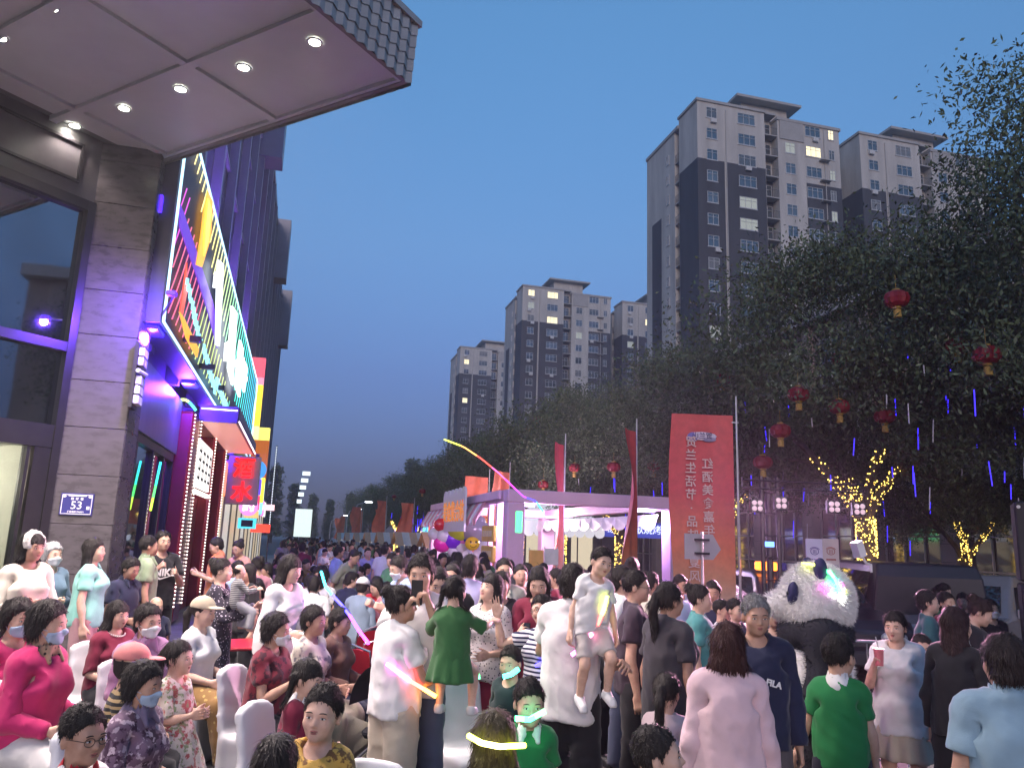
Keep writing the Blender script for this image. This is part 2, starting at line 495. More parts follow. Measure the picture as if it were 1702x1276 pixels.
def torso_prims(S, P, e=0.0, k=.05):
    d = P['d']
    S.ell((0, .008, P['hip']+.03), (P['hw']+e, .108*d+e, .12*d+e), k)
    S.ell((0, -.004*d, P['waist']), (P['ww']+e, .098*d+e, .15*d+e), k)
    S.ell((0, .002, P['chest']), (P['cw']+e, .110*d+e, .155*d+e), k)
    S.cone((-P['sx']+.035*d, .008, P['sz']-.015), (P['sx']-.035*d, .008, P['sz']-.015), .050*d+e*.8, .050*d+e*.8, k)
    for s in (-1, 1): S.cone((s*.02, .012, P['neck']-.01), (s*P['sx']*.85, .008, P['sz']+.006*d), .043*d+e, .034*d+e*.7, .03)
    if P is DIM['f']:
        for s in (-1, 1): S.ell((s*.066, -.085, P['chest']+.005), (.058+e, .05+e, .058+e), .04)
def build_body(kind, q=1.0):
    P = DIM[kind]; s = P['hh']/.235; d = P['d']
    xw = P['sx'] + P['up'] + P['fo']; xt = xw + .215*s
    hf = .0068*q*s; hy = .0052*q; ht = .0068*q
    lo = .027*max(1, q*.75)
    zt = P['sz'] - .045*d
    xs_p = axis_pts((0, .1*s, hf), (.1*s, xw - .02, lo), (xw - .02, xt, .0075*q))
    xs = np.concatenate([-xs_p[::-1][:-1], xs_p])
    ys = axis_pts((-.24*d, -.125*s, .02), (-.125*s, -.055*s, .0065*q*s), (-.055*s, .055*s, hy), (.055*s, .19*d, .014*max(1, q*.8)))
    zs = axis_pts((-.03, .12*d, .016*q), (.12*d, zt, .038*d*max(1, q*.75)), (zt, P['H']+.03, .0066*q*s))
    S = SDF(xs, ys, zs)
    torso_prims(S, P)
    for e in (-1, 1):
        sh = (e*P['sx'], .008, P['sz']); el = (e*(P['sx']+P['up']), .012, P['sz']); wr = (e*xw, 0, P['sz'])
        S.cone((e*(P['sx']-.03*d), .008, P['sz']-.005), el, P['ar']*1.04, P['ar']*.80, .02*d)
        S.cone(el, (el[0]+e*P['fo']*.35, .008, P['sz']), P['ar']*.82, P['ar']*.80, .02)
        S.cone((el[0]+e*P['fo']*.35, .008, P['sz']), wr, P['ar']*.80, P['ar']*.54, .02)
        # hand
        S.box((e*(xw+.055*s), 0, P['sz']), (.038*s, .028*s, .004*s), .011*s, .02*s)
        for fy, fl in ((-.031, .070), (-.0105, .080), (.0105, .074), (.031, .056)):
            S.cone((e*(xw+.085*s), fy*s, P['sz']), (e*(xw+(.093+fl)*s), fy*1.16*s, P['sz']-.004*s), .0093*s, .0074*s, .004*s)
        S.cone((e*(xw+.022*s), -.026*s, P['sz']-.002), (e*(xw+.062*s), -.056*s, P['sz']-.006*s), .0135*s, .0105*s, .008*s)
        S.cone((e*(xw+.062*s), -.056*s, P['sz']-.006*s), (e*(xw+.094*s), -.064*s, P['sz']-.008*s), .0105*s, .0085*s, .004*s)
        # leg and foot
        hx = P['hx']
        S.cone((e*hx, .005, P['hip']-.02), (e*hx, -.004, P['knee']), P['lr'], P['lr']*.66, .03*d)
        S.cone((e*hx, -.004, P['knee']), (e*hx, .016, P['knee']-.13*d), P['lr']*.64, P['lr']*.65, .02)
        S.cone((e*hx, .016, P['knee']-.13*d), (e*hx, .012, P['ank']), P['lr']*.65, P['lr']*.44, .02)
        S.cone((e*hx, .025, P['ank']*.5), (e*hx, -.13*d, P['ank']*.42), P['ank']*.5, P['ank']*.40, .02)
    z0 = P['H'] - P['hh']
    S.cone((0, .022, P['neck']-.04), (0, .010, z0+.045*s), .056*d**.5, .050*d**.5, .025)
    head_prims(S, P)
    V, Q = S.mesh()
    mi = np.zeros(len(Q), np.int32)
    # eyes, brows, mouth: small shapes set into the face surface
    front = V[:, 1] < -.03*s
    def ysurf(x, z):
        m = front & (np.abs(V[:, 0]-x) < .011*s) & (np.abs(V[:, 2]-z) < .011*s)
        return V[m, 1].min() if m.any() else -.09*s
    mb = MB()
    for e in (-1, 1):
        x, z = .0315*e*s, z0+.1075*s
        y = ysurf(x, z)
        mb.m = 1; mb.ell((x, y+.0030*s, z), (.0140*s, .0048*s, .0043*s), 10, 6)
        mb.m = 2; mb.ell((x, y+.0012*s, z), (.0060*s, .0047*s, .0047*s), 8, 6)
        mb.tube([(x+t*.0155*s, y+.0010*s+abs(t)*.004*s, z+(.0044-.0032*t*t)*s) for t in (-1, -.4, .4, 1)], .0016*s, 5)
        yb = ysurf(x, z0+.128*s)
        mb.m = 4; mb.tube([(x+t*.018*s, yb+.0008*s+(e*t > 0)*abs(t)*.004*s, z0+(.1285+.004*(1-t*t))*s) for t in (-1, -.5, 0, .5, 1)], [.0018*s, .003*s, .003*s, .0028*s, .0014*s], 5)
    ym = ysurf(0, z0+.049*s)
    mb.m = 3
    mb.ell((0, ym+.0035*s, z0+.0535*s), (.020*s, .0062*s, .0052*s), 10, 6); mb.ell((0, ym+.0035*s, z0+.0440*s), (.0165*s, .0066*s, .0058*s), 10, 6)
    mb.m = 2; mb.ell((0, ym+.0030*s, z0+.0490*s), (.021*s, .0058*s, .0013*s), 8, 4)
    EV = np.array(mb.V); EQ = np.array(mb.F_quads() if hasattr(mb, 'F_quads') else [f if len(f) == 4 else (f[0], f[1], f[2], f[3]) for f in mb.F if len(f) == 4])
    EM = np.array([m for f, m in zip(mb.F, mb.M) if len(f) == 4])
    return np.concatenate([V, EV]), np.concatenate([Q, EQ + len(V)]), np.concatenate([mi, EM])

def grids(P, x, z0, z1, st, y0=-.22, y1=.22):
    return axis_pts((-x, x, st)), axis_pts((y0, y1, st)), axis_pts((z0, z1, st))
def g_shirt(kind, sleeve='short', hem=None, loose=.016, st=.0170, neck='crew', seed=1, flare=0.0):
    P = DIM[kind]; d = P['d']; loose = .003 + loose*.38
    sl = {'short': P['up']*.62, 'elbow': P['up']*.98, 'long': P['up']+P['fo']*.97, 'none': .035}[sleeve]
    hem = P['hip'] - .075*d if hem is None else hem
    xm = P['sx'] + sl
    S = SDF(*grids(P, xm+.05, hem-.05, P['neck']+.09, st*d**.5))
    torso_prims(S, P, loose, .07)
    S.cone((0, .0, P['chest']-.02), (0, .004, hem-.05), P['cw']+loose*.7, P['hw']+loose*1.1+flare+.006, .05, sy=1.24)
    for e in (-1, 1):
        if sleeve in ('short', 'elbow'):
            S.cone((e*(P['sx']-.03*d), .008, P['sz']-.012*d), (e*(xm+.03), .008, P['sz']-.012*d), P['ar']+.011*d, P['ar']+.024*d, .022*d)
        elif sleeve == 'long':
            S.cone((e*(P['sx']-.03*d), .008, P['sz']-.008), (e*(P['sx']+P['up']), .010, P['sz']-.004), P['ar']+.010*d, P['ar']*.8+.014*d, .022*d)
            S.cone((e*(P['sx']+P['up']), .010, P['sz']-.004), (e*(xm+.03), .004, P['sz']), P['ar']*.8+.014*d, P['ar']*.6+.011*d, .03*d)
    S.folds(.006*d, 19, seed, (1, 1, .55)); S.creases(.0105*d, 27/d**.5, seed); S.creases(.005*d, 50/d**.5, seed+3)
    S.cut(lambda X, Y, Z: hem + .012*np.sin(X*21+seed) - Z, .008)
    S.cut(lambda X, Y, Z: np.abs(X) - xm, .006)
    if neck == 'crew': S.cone((0, -.018, P['neck']+.012), (0, -.05, P['neck']+.12), .070*d**.5, .085, .01, True)
    elif neck == 'v':
        S.cone((0, -.02, P['neck']+.012), (0, -.05, P['neck']+.12), .070*d**.5, .085, .01, True)
        S.cone((0, -.12*d, P['neck']), (0, -.15*d, P['neck']-.10*d), .045, .012, .01, True)
    else: S.cone((0, -.0, P['neck']+.05), (0, -.03, P['neck']+.14), .068*d**.5, .075, .006, True)
    return S.mesh()
def g_collar(kind):
    P = DIM[kind]; d = P['d']
    S = SDF(*grids(P, .14, P['neck']-.12, P['neck']+.10, .010, -.17, .14))
    S.cone((0, .012, P['neck']-.02), (0, -.004, P['neck']+.045*d), .088*d**.6, .072*d**.6, .01)
    for e in (-1, 1): S.cone((e*.035, -.055*d, P['neck']+.015), (e*.055*d, -.105*d, P['neck']-.055*d), .020, .012, .02)
    S.cone((0, -.0, P['neck']+.0), (0, -.02, P['neck']+.12), .064*d**.6, .066*d**.6, .004, True)
    S.cone((0, -.10*d, P['neck']+.02), (0, -.16*d, P['neck']-.06), .020, .012, .008, True)
    return S.mesh()
def g_trousers(kind, leg='long', loose=.016, st=.023, seed=2, top=None):
    P = DIM[kind]; d = P['d']; hx = P['hx']; loose = .006 + loose*.6
    bot = {'long': P['ank']*.75, 'crop': P['ank']+.10*d, 'short': P['knee']+.06*d, 'knee': P['knee']-.04*d}[leg]
    top = P['waist']-.04*d if top is None else top
    S = SDF(*grids(P, .24+loose, bot-.05, top+.06, st*d**.5))
    S.ell((0, .008, P['hip']+.03), (P['hw']+loose, .112*d+loose, .125*d), .04)
    S.ell((0, 0, P['waist']-.02), (P['ww']+loose*.8, .10*d+loose*.7, .12*d), .04)
    for e in (-1, 1):
        S.cone((e*hx, .006, P['hip']-.02), (e*(hx+loose*.4), -.002, P['knee']), P['lr']+loose, P['lr']*.66+loose*1.5, .02)
        S.cone((e*(hx+loose*.4), -.002, P['knee']), (e*(hx+loose*.4), .012, bot-.03), P['lr']*.66+loose*1.5, P['lr']*.50+loose*2.0, .02)
    S.folds(.005*d, 16, seed, (1, 1, .8)); S.creases(.010*d, 26, seed, (1, 1, 1.2))
    S.cut(lambda X, Y, Z: bot - Z, .004); S.cut(lambda X, Y, Z: Z - top, .004)
    return S.mesh()
def g_skirt(kind, bot, top=None, flare=.10, st=.018, seed=3, pleat=.012):
    P = DIM[kind]; d = P['d']
    top = P['waist']-.02*d if top is None else top
    S = SDF(*grids(P, .30+flare, bot-.05, top+.06, st*d**.5, -.22-flare, .24+flare))
    X, Y, Z = S.grid()
    t = np.clip((top - Z) / (top - bot), 0, 1)
    rx = P['ww'] + .012 + (P['hw'] + .02 - P['ww'] + flare) * t**.8; ry = .105*d + .01 + (flare + .02) * t**.8
    an = np.arctan2(Y/ry, X/rx)
    rr = 1 + pleat/.15 * t * np.sin(an*9 + 2*np.sin(an*2+seed))
    S.D = (np.sqrt((X/rx)**2 + (Y/ry)**2) - rr) * np.minimum(rx, ry)
    S.cut(lambda X, Y, Z: bot + .006*np.sin(X*30) - Z, .004); S.cut(lambda X, Y, Z: Z - top, .004)
    return S.mesh()
def g_shoes(kind):
    P = DIM[kind]; d = P['d']; hx = P['hx']; a = P['ank']
    S = SDF(*grids(P, hx+.10, -.04, a+.06, .0165*d**.3, -.26*d, .12*d))
    for e in (-1, 1):
        S.cone((e*hx, .03*d, a*.55), (e*hx, -.12*d, a*.42), a*.58, a*.52, .02)
        S.cone((e*hx, .02*d, a*.5), (e*hx, .02*d, a*1.05), a*.55, a*.48, .02)
        S.box((e*hx, -.05*d, .012), (.024*d, .11*d, .004), .016*d, .008)
    S.cut(lambda X, Y, Z: -Z - .002, .002); S.cut(lambda X, Y, Z: Z - a*1.12, .003)
    return S.mesh()
def g_hair(kind, style, st=.0085, seed=0):
    P = DIM[kind]; s = P['hh']/.235; z0 = P['H'] - P['hh']
    zb = {'long': -.30, 'pony': -.22, 'longpony': -.30, 'bob': -.10, 'pigtails': -.16, 'braids': -.1}.get(style, -.02)
    S = SDF(axis_pts((-.15, .15, st)), axis_pts((-.14, .22, st)), axis_pts((zb-.03, .30, st)))   # in unit head space
    inf = {'crop': .0095, 'short': .012, 'bald': .006, 'curly': .019, 'bob': .013, 'long': .013, 'pony': .010, 'longpony': .010, 'bun': .010, 'pigtails': .011, 'braids': .011, 'perm': .015}[style]
    S.ell((0, .012, .147), (.0775+inf, .096+inf, .089+inf*1.15), .02)
    tab = {'crop': ((.03, .05), (.075, .018), (.11, -.020), (.145, -.050), (.172, -.072), (.182, -.2)),
           'short': ((.02, .045), (.075, .012), (.11, -.022), (.145, -.048), (.172, -.072), (.185, -.2)),
           'bald': ((.02, .045), (.075, .012), (.125, -.010), (.150, .055), (.19, .12), (.2, .12)),
           'perm': ((.02, .03), (.075, -.008), (.12, -.035), (.155, -.058), (.175, -.08), (.185, -.2)),
           'curly': ((.02, .02), (.075, -.015), (.12, -.040), (.155, -.060), (.172, -.08), (.182, -.2)),
           'bob': ((-.05, -.01), (.075, -.030), (.12, -.045), (.138, -.06), (.146, -.2), (.2, -.2)),
           'long': ((-.30, .0), (.0, -.008), (.075, -.030), (.13, -.050), (.165, -.075), (.18, -.2))}
    tb = tab.get(style, ((-.3, .06), (.02, .045), (.075, .016), (.12, -.028), (.165, -.064), (.185, -.2)))
    if style in ('pigtails',): tb = ((-.3, .05), (.02, .045), (.075, .012), (.11, -.03), (.134, -.055), (.142, -.2))
    if style in ('bob', 'perm', 'curly'): S.ell((0, .022, .085), (.078+inf, .080+inf*.8, .11), .03)
    if style == 'short': S.ell((0, .045, .08), (.070, .062, .06), .03)
    if style == 'bob': S.cone((-.045, .03, .02), (.045, .03, .02), .062, .062, .03)
    if style == 'long':
        S.cone((0, .05, .06), (0, .075, -.26), .084, .060, .03, sy=1.5)
        for e in (-1, 1): S.cone((.066*e, .01, .10), (.075*e, .02, -.12), .034, .026, .03)
    tail = None
    S.folds(.004, 55, seed, (1, 1, .35)); S.folds(.0035, 110, seed+3, (1, 1, .4))
    if style in ('curly', 'perm'): S.folds(.010 if style == 'curly' else .006, 85, seed+5)
    zz = [a for a, b in tb]; yy = [b for a, b in tb]
    S.cut(lambda X, Y, Z: np.interp(Z, zz, yy) - Y + .02*np.abs(X)/.08*0, .006)
    bot = {'bob': -.035, 'long': -.27, 'crop': .045, 'bald': .05}.get(style, .025)
    S.cut(lambda X, Y, Z: bot + .010*np.sin(X*70) - Z, .006)
    if style in ('pony', 'longpony'):
        L = -.10 if style == 'pony' else -.26
        S.ell((0, .112, .150), (.024, .03, .026), .012)
        S.cone((0, .118, .148), (0, .150, .075), .026, .034, .02); S.cone((0, .150, .075), (0, .128, L), .034, .012, .02)
    if style == 'bun': S.ell((0, .098, .205), (.046, .044, .044), .014); S.folds(.002, 120, 4)
    if style in ('pigtails', 'braids'):
        for e in (-1, 1):
            S.ell((.083*e, .05, .14), (.022, .024, .022), .01)
            S.cone((.086*e, .055, .13), (.102*e, .06, .0), .022, .016, .015)
    V, Q = S.mesh()
    return np.stack([V[:, 0]*s, V[:, 1]*s, z0 + V[:, 2]*s], 1), Q
def g_mask(kind):
    P = DIM[kind]; s = P['hh']/.235; z0 = P['H'] - P['hh']; st = .007*s
    S = SDF(axis_pts((-.10*s, .10*s, st)), axis_pts((-.16*s, .03, st)), axis_pts((z0-.03, z0+.12*s, st)))
    head_prims(S, P, .0065*s, False)
    S.cone((0, -.090*s, z0+.095*s), (0, -.108*s, z0+.074*s), .012*s, .018*s, .02*s)
    S.D += .0012*np.sin((S.grid()[2]-z0)/s*420)
    X, Y, Z = S.grid()
    S.cut(lambda X, Y, Z: Y + .030*s + .35*np.abs(Z - z0 - .045*s), .003)
    S.cut(lambda X, Y, Z: Z - (z0 + .094*s - .35*np.abs(X)), .003); S.cut(lambda X, Y, Z: z0 - .004 + .10*np.abs(X) - Z, .003)
    V, Q = S.mesh()
    mb = MB()
    for e in (-1, 1):
        for dz in (.075, .015):
            mb.tube([(e*.058*s, -.048*s, z0+dz*s), (e*.074*s, -.02*s, z0+(.093*.5+dz*.5)*s), (e*.083*s, .016*s, z0+.098*s)], .0016*s, 4, cap=False)
    EQ = np.array(mb.F); return np.concatenate([V, np.array(mb.V)]), np.concatenate([Q, EQ+len(V)])
def g_cap(kind, st=.009):
    P = DIM[kind]; s = P['hh']/.235; z0 = P['H'] - P['hh']
    S = SDF(axis_pts((-.13, .13, st)), axis_pts((-.22, .15, st)), axis_pts((.10, .29, st)))
    S.ell((0, .012, .155), (.096, .113, .098), .01)
    S.cut(lambda X, Y, Z: .148 - Z + .1*np.minimum(Y, 0), .006)
    S.ell((0, -.115, .158), (.075, .085, .010), .012)
    S.ell((0, .012, .252), .010, .006)
    V, Q = S.mesh(); return np.stack([V[:, 0]*s, V[:, 1]*s, z0+V[:, 2]*s], 1), Q
def g_glasses(kind):
    P = DIM[kind]; s = P['hh']/.235; z0 = P['H'] - P['hh']
    mb = MB()
    for e in (-1, 1):
        c = Vector((.033*e*s, -.101*s, z0+.106*s))
        ring = [c + Vector((.023*s*math.cos(a), 0.006*s*abs(math.cos(a))*(1 if e*math.cos(a) > 0 else 0), .018*s*math.sin(a))) for a in np.linspace(0, 2*PI, 15)]
        mb.tube(ring, .0017*s, 5, cap=False)
        mb.tube([(.055*e*s, -.094*s, z0+.110*s), (.078*e*s, -.03*s, z0+.112*s), (.082*e*s, .012*s, z0+.108*s)], .0015*s, 5, cap=False)
    mb.tube([(-.011*s, -.104*s, z0+.110*s), (.011*s, -.104*s, z0+.110*s)], .0016*s, 5, cap=False)
    return np.array(mb.V), np.array(mb.F)
def strands(V, Q, P, n, seed=5, L=.055):
    """fine locks lying along the hair surface"""
    rg = np.random.default_rng(seed); s = P['hh']/.235
    a, b, c, d_ = (V[Q[:, k]] for k in range(4)); nr = np.cross(c-a, d_-b); ar = np.linalg.norm(nr, axis=1); nr = nr/np.maximum(ar, 1e-9)[:, None]
    i = rg.choice(len(Q), n, p=ar/ar.sum()); u = rg.random((n, 1)); v = rg.random((n, 1))
    p = (a[i]*(1-u)+b[i]*u)*(1-v) + (d_[i]*(1-u)+c[i]*u)*v; N = nr[i]
    fl = p - np.array((0, .035*s, P['H']+.02)); fl[:, 2] -= .06*s; fl += rg.normal(size=(n, 3))*.03*s
    t = fl - N*(fl*N).sum(1)[:, None]; t /= np.maximum(1e-6, np.linalg.norm(t, axis=1))[:, None]
    w = np.cross(t, N)*.0022*s; LL = L*s*rg.uniform(.5, 1.3, (n, 1))*np.where(p[:, 1:2] < -.02*s, .35, 1.0); lift = N*rg.uniform(.001, .009, (n, 1))*s
    r0 = p - N*.002*s; r1 = p + t*LL*.55 + lift; r2 = p + t*LL + lift*rg.uniform(-.5, 1.6, (n, 1)); r2[:, 2] -= .006*s
    VV = np.stack([r0-w, r0+w, r1+w*.8, r1-w*.8, r2], 1).reshape(-1, 3); k = np.arange(n)*5
    QQ = np.concatenate([np.stack([k, k+1, k+2, k+3], 1), np.stack([k+3, k+2, k+4, k+4], 1)[:0]])
    VT = np.stack([r1-w*.8, r1+w*.8, r2+w*.15, r2-w*.15], 1).reshape(-1, 3); k2 = np.arange(n)*4 + len(VV)
    return np.concatenate([VV, VT]), np.concatenate([QQ, np.stack([k2, k2+1, k2+2, k2+3], 1)])
def hair_full(kind, style, st, n):
    V, Q = g_hair(kind, style, st)
    if n:
        V2, Q2 = strands(V, Q, DIM[kind], n, L=.060 if style in ('long', 'bob', 'pony', 'longpony') else (.022 if style in ('crop', 'bald') else .045))
        return np.concatenate([V, V2]), np.concatenate([Q, Q2+len(V)])
    return V, Q
_TPL = {}
def tpl(key, fn, *a, **k):
    if key not in _TPL: _TPL[key] = fn(*a, **k)
    return _TPL[key]

def rodr(p, piv, ax, ang):
    v = p - piv; c = np.cos(ang)[:, None]; s = np.sin(ang)[:, None]
    return piv + v*c + np.cross(ax, v)*s + ax*((v @ ax)[:, None])*(1 - c)
def rot_between(a, b):
    a = Vector(a).normalized(); b = Vector(b).normalized()
    ax = a.cross(b); sn = ax.length; cs = a.dot(b)
    if sn < 1e-6: return np.array((0, 0, 1.)), (0.0 if cs > 0 else PI)
    ax.normalize(); return np.array(ax), math.atan2(sn, cs)
STAND = dict(lu=(.20, .06, -1), lf=(.10, -.16, -1), ru=(-.20, .06, -1), rf=(-.10, -.16, -1), lt=(.05, -.02, -1), ls=(.02, .03, -1), rt=(-.05, .02, -1), rs=(-.02, .03, -1), spine=(0, 0, 0), head=(0, 0, 0), curl=(.55, .55), tw=(0, 0))
SIT = dict(STAND, lt=(.14, -1, -.20), ls=(.02, -.12, -1), rt=(-.14, -1, -.20), rs=(-.02, -.02, -1), lu=(.16, -.10, -1), lf=(-.25, -1, -.18), ru=(-.16, -.12, -1), rf=(.25, -1, -.22), spine=(.06, 0, 0))
def pose_pts(V, P, pose, legs=True):
    """bend rest-pose points joint by joint, hands first, trunk last"""
    p = V.astype(float).copy(); R0 = V
    x, z, y = R0[:, 0], R0[:, 2], R0[:, 1]; d = P['d']; s = P['hh']/.235
    xe = P['sx']+P['up']; xw = xe+P['fo']
    for e, u, f, ci in ((1, 'lu', 'lf', 0), (-1, 'ru', 'rf', 1)):
        X = x*e
        sel = X > P['sx']-.07*d
        zl = P['sz'] - .13*d - .10*d*sstep(P['sx']+.02, P['sx']+.10*d, X)
        sel &= (z > zl) & (z < P['neck']+.03*d)
        ii = np.nonzero(sel)[0]
        if len(ii):
            q = p[ii]; Xi = X[ii]; zi = z[ii]; yi = y[ii]
            cu = pose['curl'][ci]
            if cu:
                fing = sstep(xw+.082*s, xw+.096*s, Xi) * (yi > -.05*s)
                m2 = sstep(xw+.118*s, xw+.132*s, Xi) * (yi > -.05*s)
                q = rodr(q, np.array((e*(xw+.125*s), 0, P['sz'])), np.array((0, 1., 0)), e*cu*1.25*m2)
                q = rodr(q, np.array((e*(xw+.089*s), 0, P['sz'])), np.array((0, 1., 0)), e*cu*fing)
            tw = pose['tw'][ci]
            if tw:
                t = sstep(xe, xw, Xi)
                q = rodr(q, np.array((0, .004, P['sz'])), np.array((1., 0, 0)), tw*t)
            ax, an = rot_between((e, 0, 0), pose[u])
            ax2, an2 = (lambda inv: rot_between((e, 0, 0), inv))(Matrix.Rotation(-an, 3, Vector(ax)) @ Vector(pose[f]).normalized())
            t = sstep(xe-.045*d, xe+.045*d, Xi)
            q = rodr(q, np.array((e*xe, .012, P['sz'])), ax2, an2*t)
            zl2 = P['sz'] - .13*d - .10*d*sstep(P['sx']+.02, P['sx']+.10*d, Xi)
            t = sstep(P['sx']-.065*d, P['sx']+.055*d, Xi) * sstep(0, .09*d, zi - zl2)
            q = rodr(q, np.array((e*P['sx']*.94, .008, P['sz']-.008)), ax, an*t)
            p[ii] = q
    if legs:
        for e, th, sh in ((1, 'lt', 'ls'), (-1, 'rt', 'rs')):
            wl = sstep(-.022*d, .022*d, x*e)
            sel = (wl > 0) & (z < P['hip']+.10*d) & (np.abs(x) < .34)
            ii = np.nonzero(sel)[0]
            if not len(ii): continue
            ax, an = rot_between((0, 0, -1), pose[th])
            ax2, an2 = rot_between((0, 0, -1), Matrix.Rotation(-an, 3, Vector(ax)) @ Vector(pose[sh]).normalized())
            q = p[ii]
            t = 1 - sstep(P['knee']-.06*d, P['knee']+.06*d, z[ii])
            q = rodr(q, np.array((e*P['hx'], -.006, P['knee'])), ax2, an2*t*(wl[ii] > .5))
            t = (1 - sstep(P['hip']-.10*d, P['hip']+.085*d, z[ii])) * wl[ii]
            q = rodr(q, np.array((e*P['hx'], .01, P['hip'])), ax, an*t)
            p[ii] = q
    hp, hy_, hr = pose['head']
    tn = sstep(P['neck']-.03*d, P['neck']+.055*d, z) * (np.abs(x) < .16)
    if hp or hy_ or hr:
        piv = np.array((0, .012, P['neck']+.03))
        for ax, a in (((0, 1., 0), hr), ((1., 0, 0), hp), ((0, 0, 1.), hy_)):
            if a: p = rodr(p, piv, np.array(ax), a*tn)
    sp, sy_, sr = pose['spine']
    if sp or sy_ or sr:
        t = sstep(P['hip']+.02, P['chest'], z)
        piv = np.array((0, .01, P['hip']+.06))
        for ax, a in (((0, 1., 0), sr), ((1., 0, 0), sp), ((0, 0, 1.), sy_)):
            if a: p = rodr(p, piv, np.array(ax), a*t)
    return p
SKINS = {}
def skin(tone=(.50, .31, .22)):
    k = tuple(round(t, 2) for t in tone)
    if k in SKINS: return SKINS[k]
    m, nt, bs = _new('skin')
    nz = _noise(nt, 22, 4)
    rp = _ramp(nt, nz.outputs['Fac'], [(0.3, (tone[0]*.90, tone[1]*.84, tone[2]*.82)), (0.7, (tone[0]*1.06, tone[1]*1.06, tone[2]*1.06))])
    nt.links.new(rp.outputs[0], bs.inputs['Base Color'])
    bs.inputs['Roughness'].default_value = 0.5; bs.inputs['Specular IOR Level'].default_value = 0.35
    bs.inputs['Subsurface Weight'].default_value = 0.0
    SKINS[k] = m
    return m
def hairmat(col):
    n = 'hair_%d_%d_%d' % tuple(int(c*200) for c in col)
    if n in MATS: return MATS[n]
    m, nt, bs = _new(n)
    nz = _noise(nt, 60, 4, .7, stretch=(1, 1, .12))
    rp = _ramp(nt, nz.outputs['Fac'], [(0.3, tuple(c*.55 for c in col)), (0.7, tuple(c*1.5 for c in col))])
    nt.links.new(rp.outputs[0], bs.inputs['Base Color'])
    bs.inputs['Roughness'].default_value = 0.62; bs.inputs['Specular IOR Level'].default_value = 0.3
    _bump(nt, bs, nz.outputs['Fac'], 0.7, 0.012)
    MATS[n] = m
    return m
EYEW = pm('eye_white', (.62, .60, .58), .03); EYED = pm('eye_dark', (.02, .014, .012), .1, rough=.2); LIP = pm('lips', (.36, .13, .11), .1, rough=.45); BROW = pm('brow', (.02, .017, .015), .1)
BLACKHAIR = (.018, .015, .014)
def person(label, kind, loc, face, height, pose, wear, hair=('short', BLACKHAIR), tone=(.50, .31, .22), q=1.0, sit=None, extras=(), group=None, name='person', cat='person'):
    """one person: the body is one mesh, hair and clothes are its parts.  face: compass angle the chest points to (0 = +X, 90 deg = +Y)."""
    P = DIM[kind]
    sc = height / P['H']
    rz = face + PI/2
    V, Q, mi = tpl(('body', kind, q), build_body, kind, q)
    dz = 0.0
    if sit is not None: dz = (sit/sc + .085*P['d']) - P['hip']
    def put(nm, VQ, mat, parent, legs=True, mi=None):
        v = pose_pts(VQ[0], P, pose, legs); v[:, 2] += dz
        o = link(nm, np_mesh(nm, v, VQ[1], mat, mi), parent)
        return o
    body = put(name, (V, Q), [skin(tone), EYEW, EYED, LIP, BROW], None, True, mi)
    body.location = loc; body.rotation_euler = (0, 0, rz); body.scale = (sc,)*3
    tag(body, label, cat, group)
    st = 1.0 if q <= 1 else q*.8
    for w in wear:
        g, mat = w[0], w[1]; kw = dict(w[2]) if len(w) > 2 else {}
        fn = {'shirt': g_shirt, 'trousers': g_trousers, 'skirt': g_skirt, 'shoes': g_shoes, 'collar': g_collar, 'mask': g_mask, 'cap': g_cap, 'glasses': g_glasses}[g]
        nm = kw.pop('nm', {'skirt': 'skirt'}.get(g, g)); lg = kw.pop('legs', g in ('trousers', 'shoes', 'shirt'))
        if g in ('shirt', 'trousers', 'skirt') and st > 1: kw['st'] = {'shirt': .0165, 'trousers': .022, 'skirt': .019}[g]*st
        VQ = tpl((g, kind, tuple(sorted(kw.items()))), fn, kind, **kw)
        if g == 'shoes':
            for e in (-1, 1):
                f = VQ[1][(VQ[0][VQ[1][:, 0], 0]*e) > 0]; ids, inv = np.unique(f, return_inverse=True)
                put('shoe', (VQ[0][ids], inv.reshape(f.shape)), mat, body, True)
            continue
        put(nm, VQ, mat, body, lg)
    if hair and any(w[0] == 'cap' for w in wear):
        V_, Q_ = tpl(('hair', kind, hair[0], q, 0), hair_full, kind, hair[0], .0085*(1 if q <= 1 else q*.8), 0)
        keep = (V_[Q_][:, :, 2].max(1) < P['H']-P['hh']+.158*P['hh']/.235)
        put('hair', (V_, Q_[keep]), hairmat(hair[1]), body, False)
    elif hair: put('hair', tpl(('hair', kind, hair[0], q), hair_full, kind, hair[0], .0085*(1 if q <= 1 else q*.8), 0 if q > 2.6 else int(2500/q)), hairmat(hair[1]), body, False)
    body['_q'] = 0
    del body['_q']
    def hand(e=1, out=.09):
        xw = P['sx']+P['up']+P['fo']
        v = pose_pts(np.array([[e*(xw+out*P['hh']/.235), 0, P['sz']-.02]]), P, dict(pose, curl=(0, 0)))[0]
        v[2] += dz
        return Vector(loc) + Matrix.Rotation(rz, 3, 'Z') @ (Vector(v)*sc)
    def pt(v):
        w = pose_pts(np.array([v], float), P, pose)[0]; w[2] += dz
        return Vector(loc) + Matrix.Rotation(rz, 3, 'Z') @ (Vector(w)*sc)
    return body, hand, pt

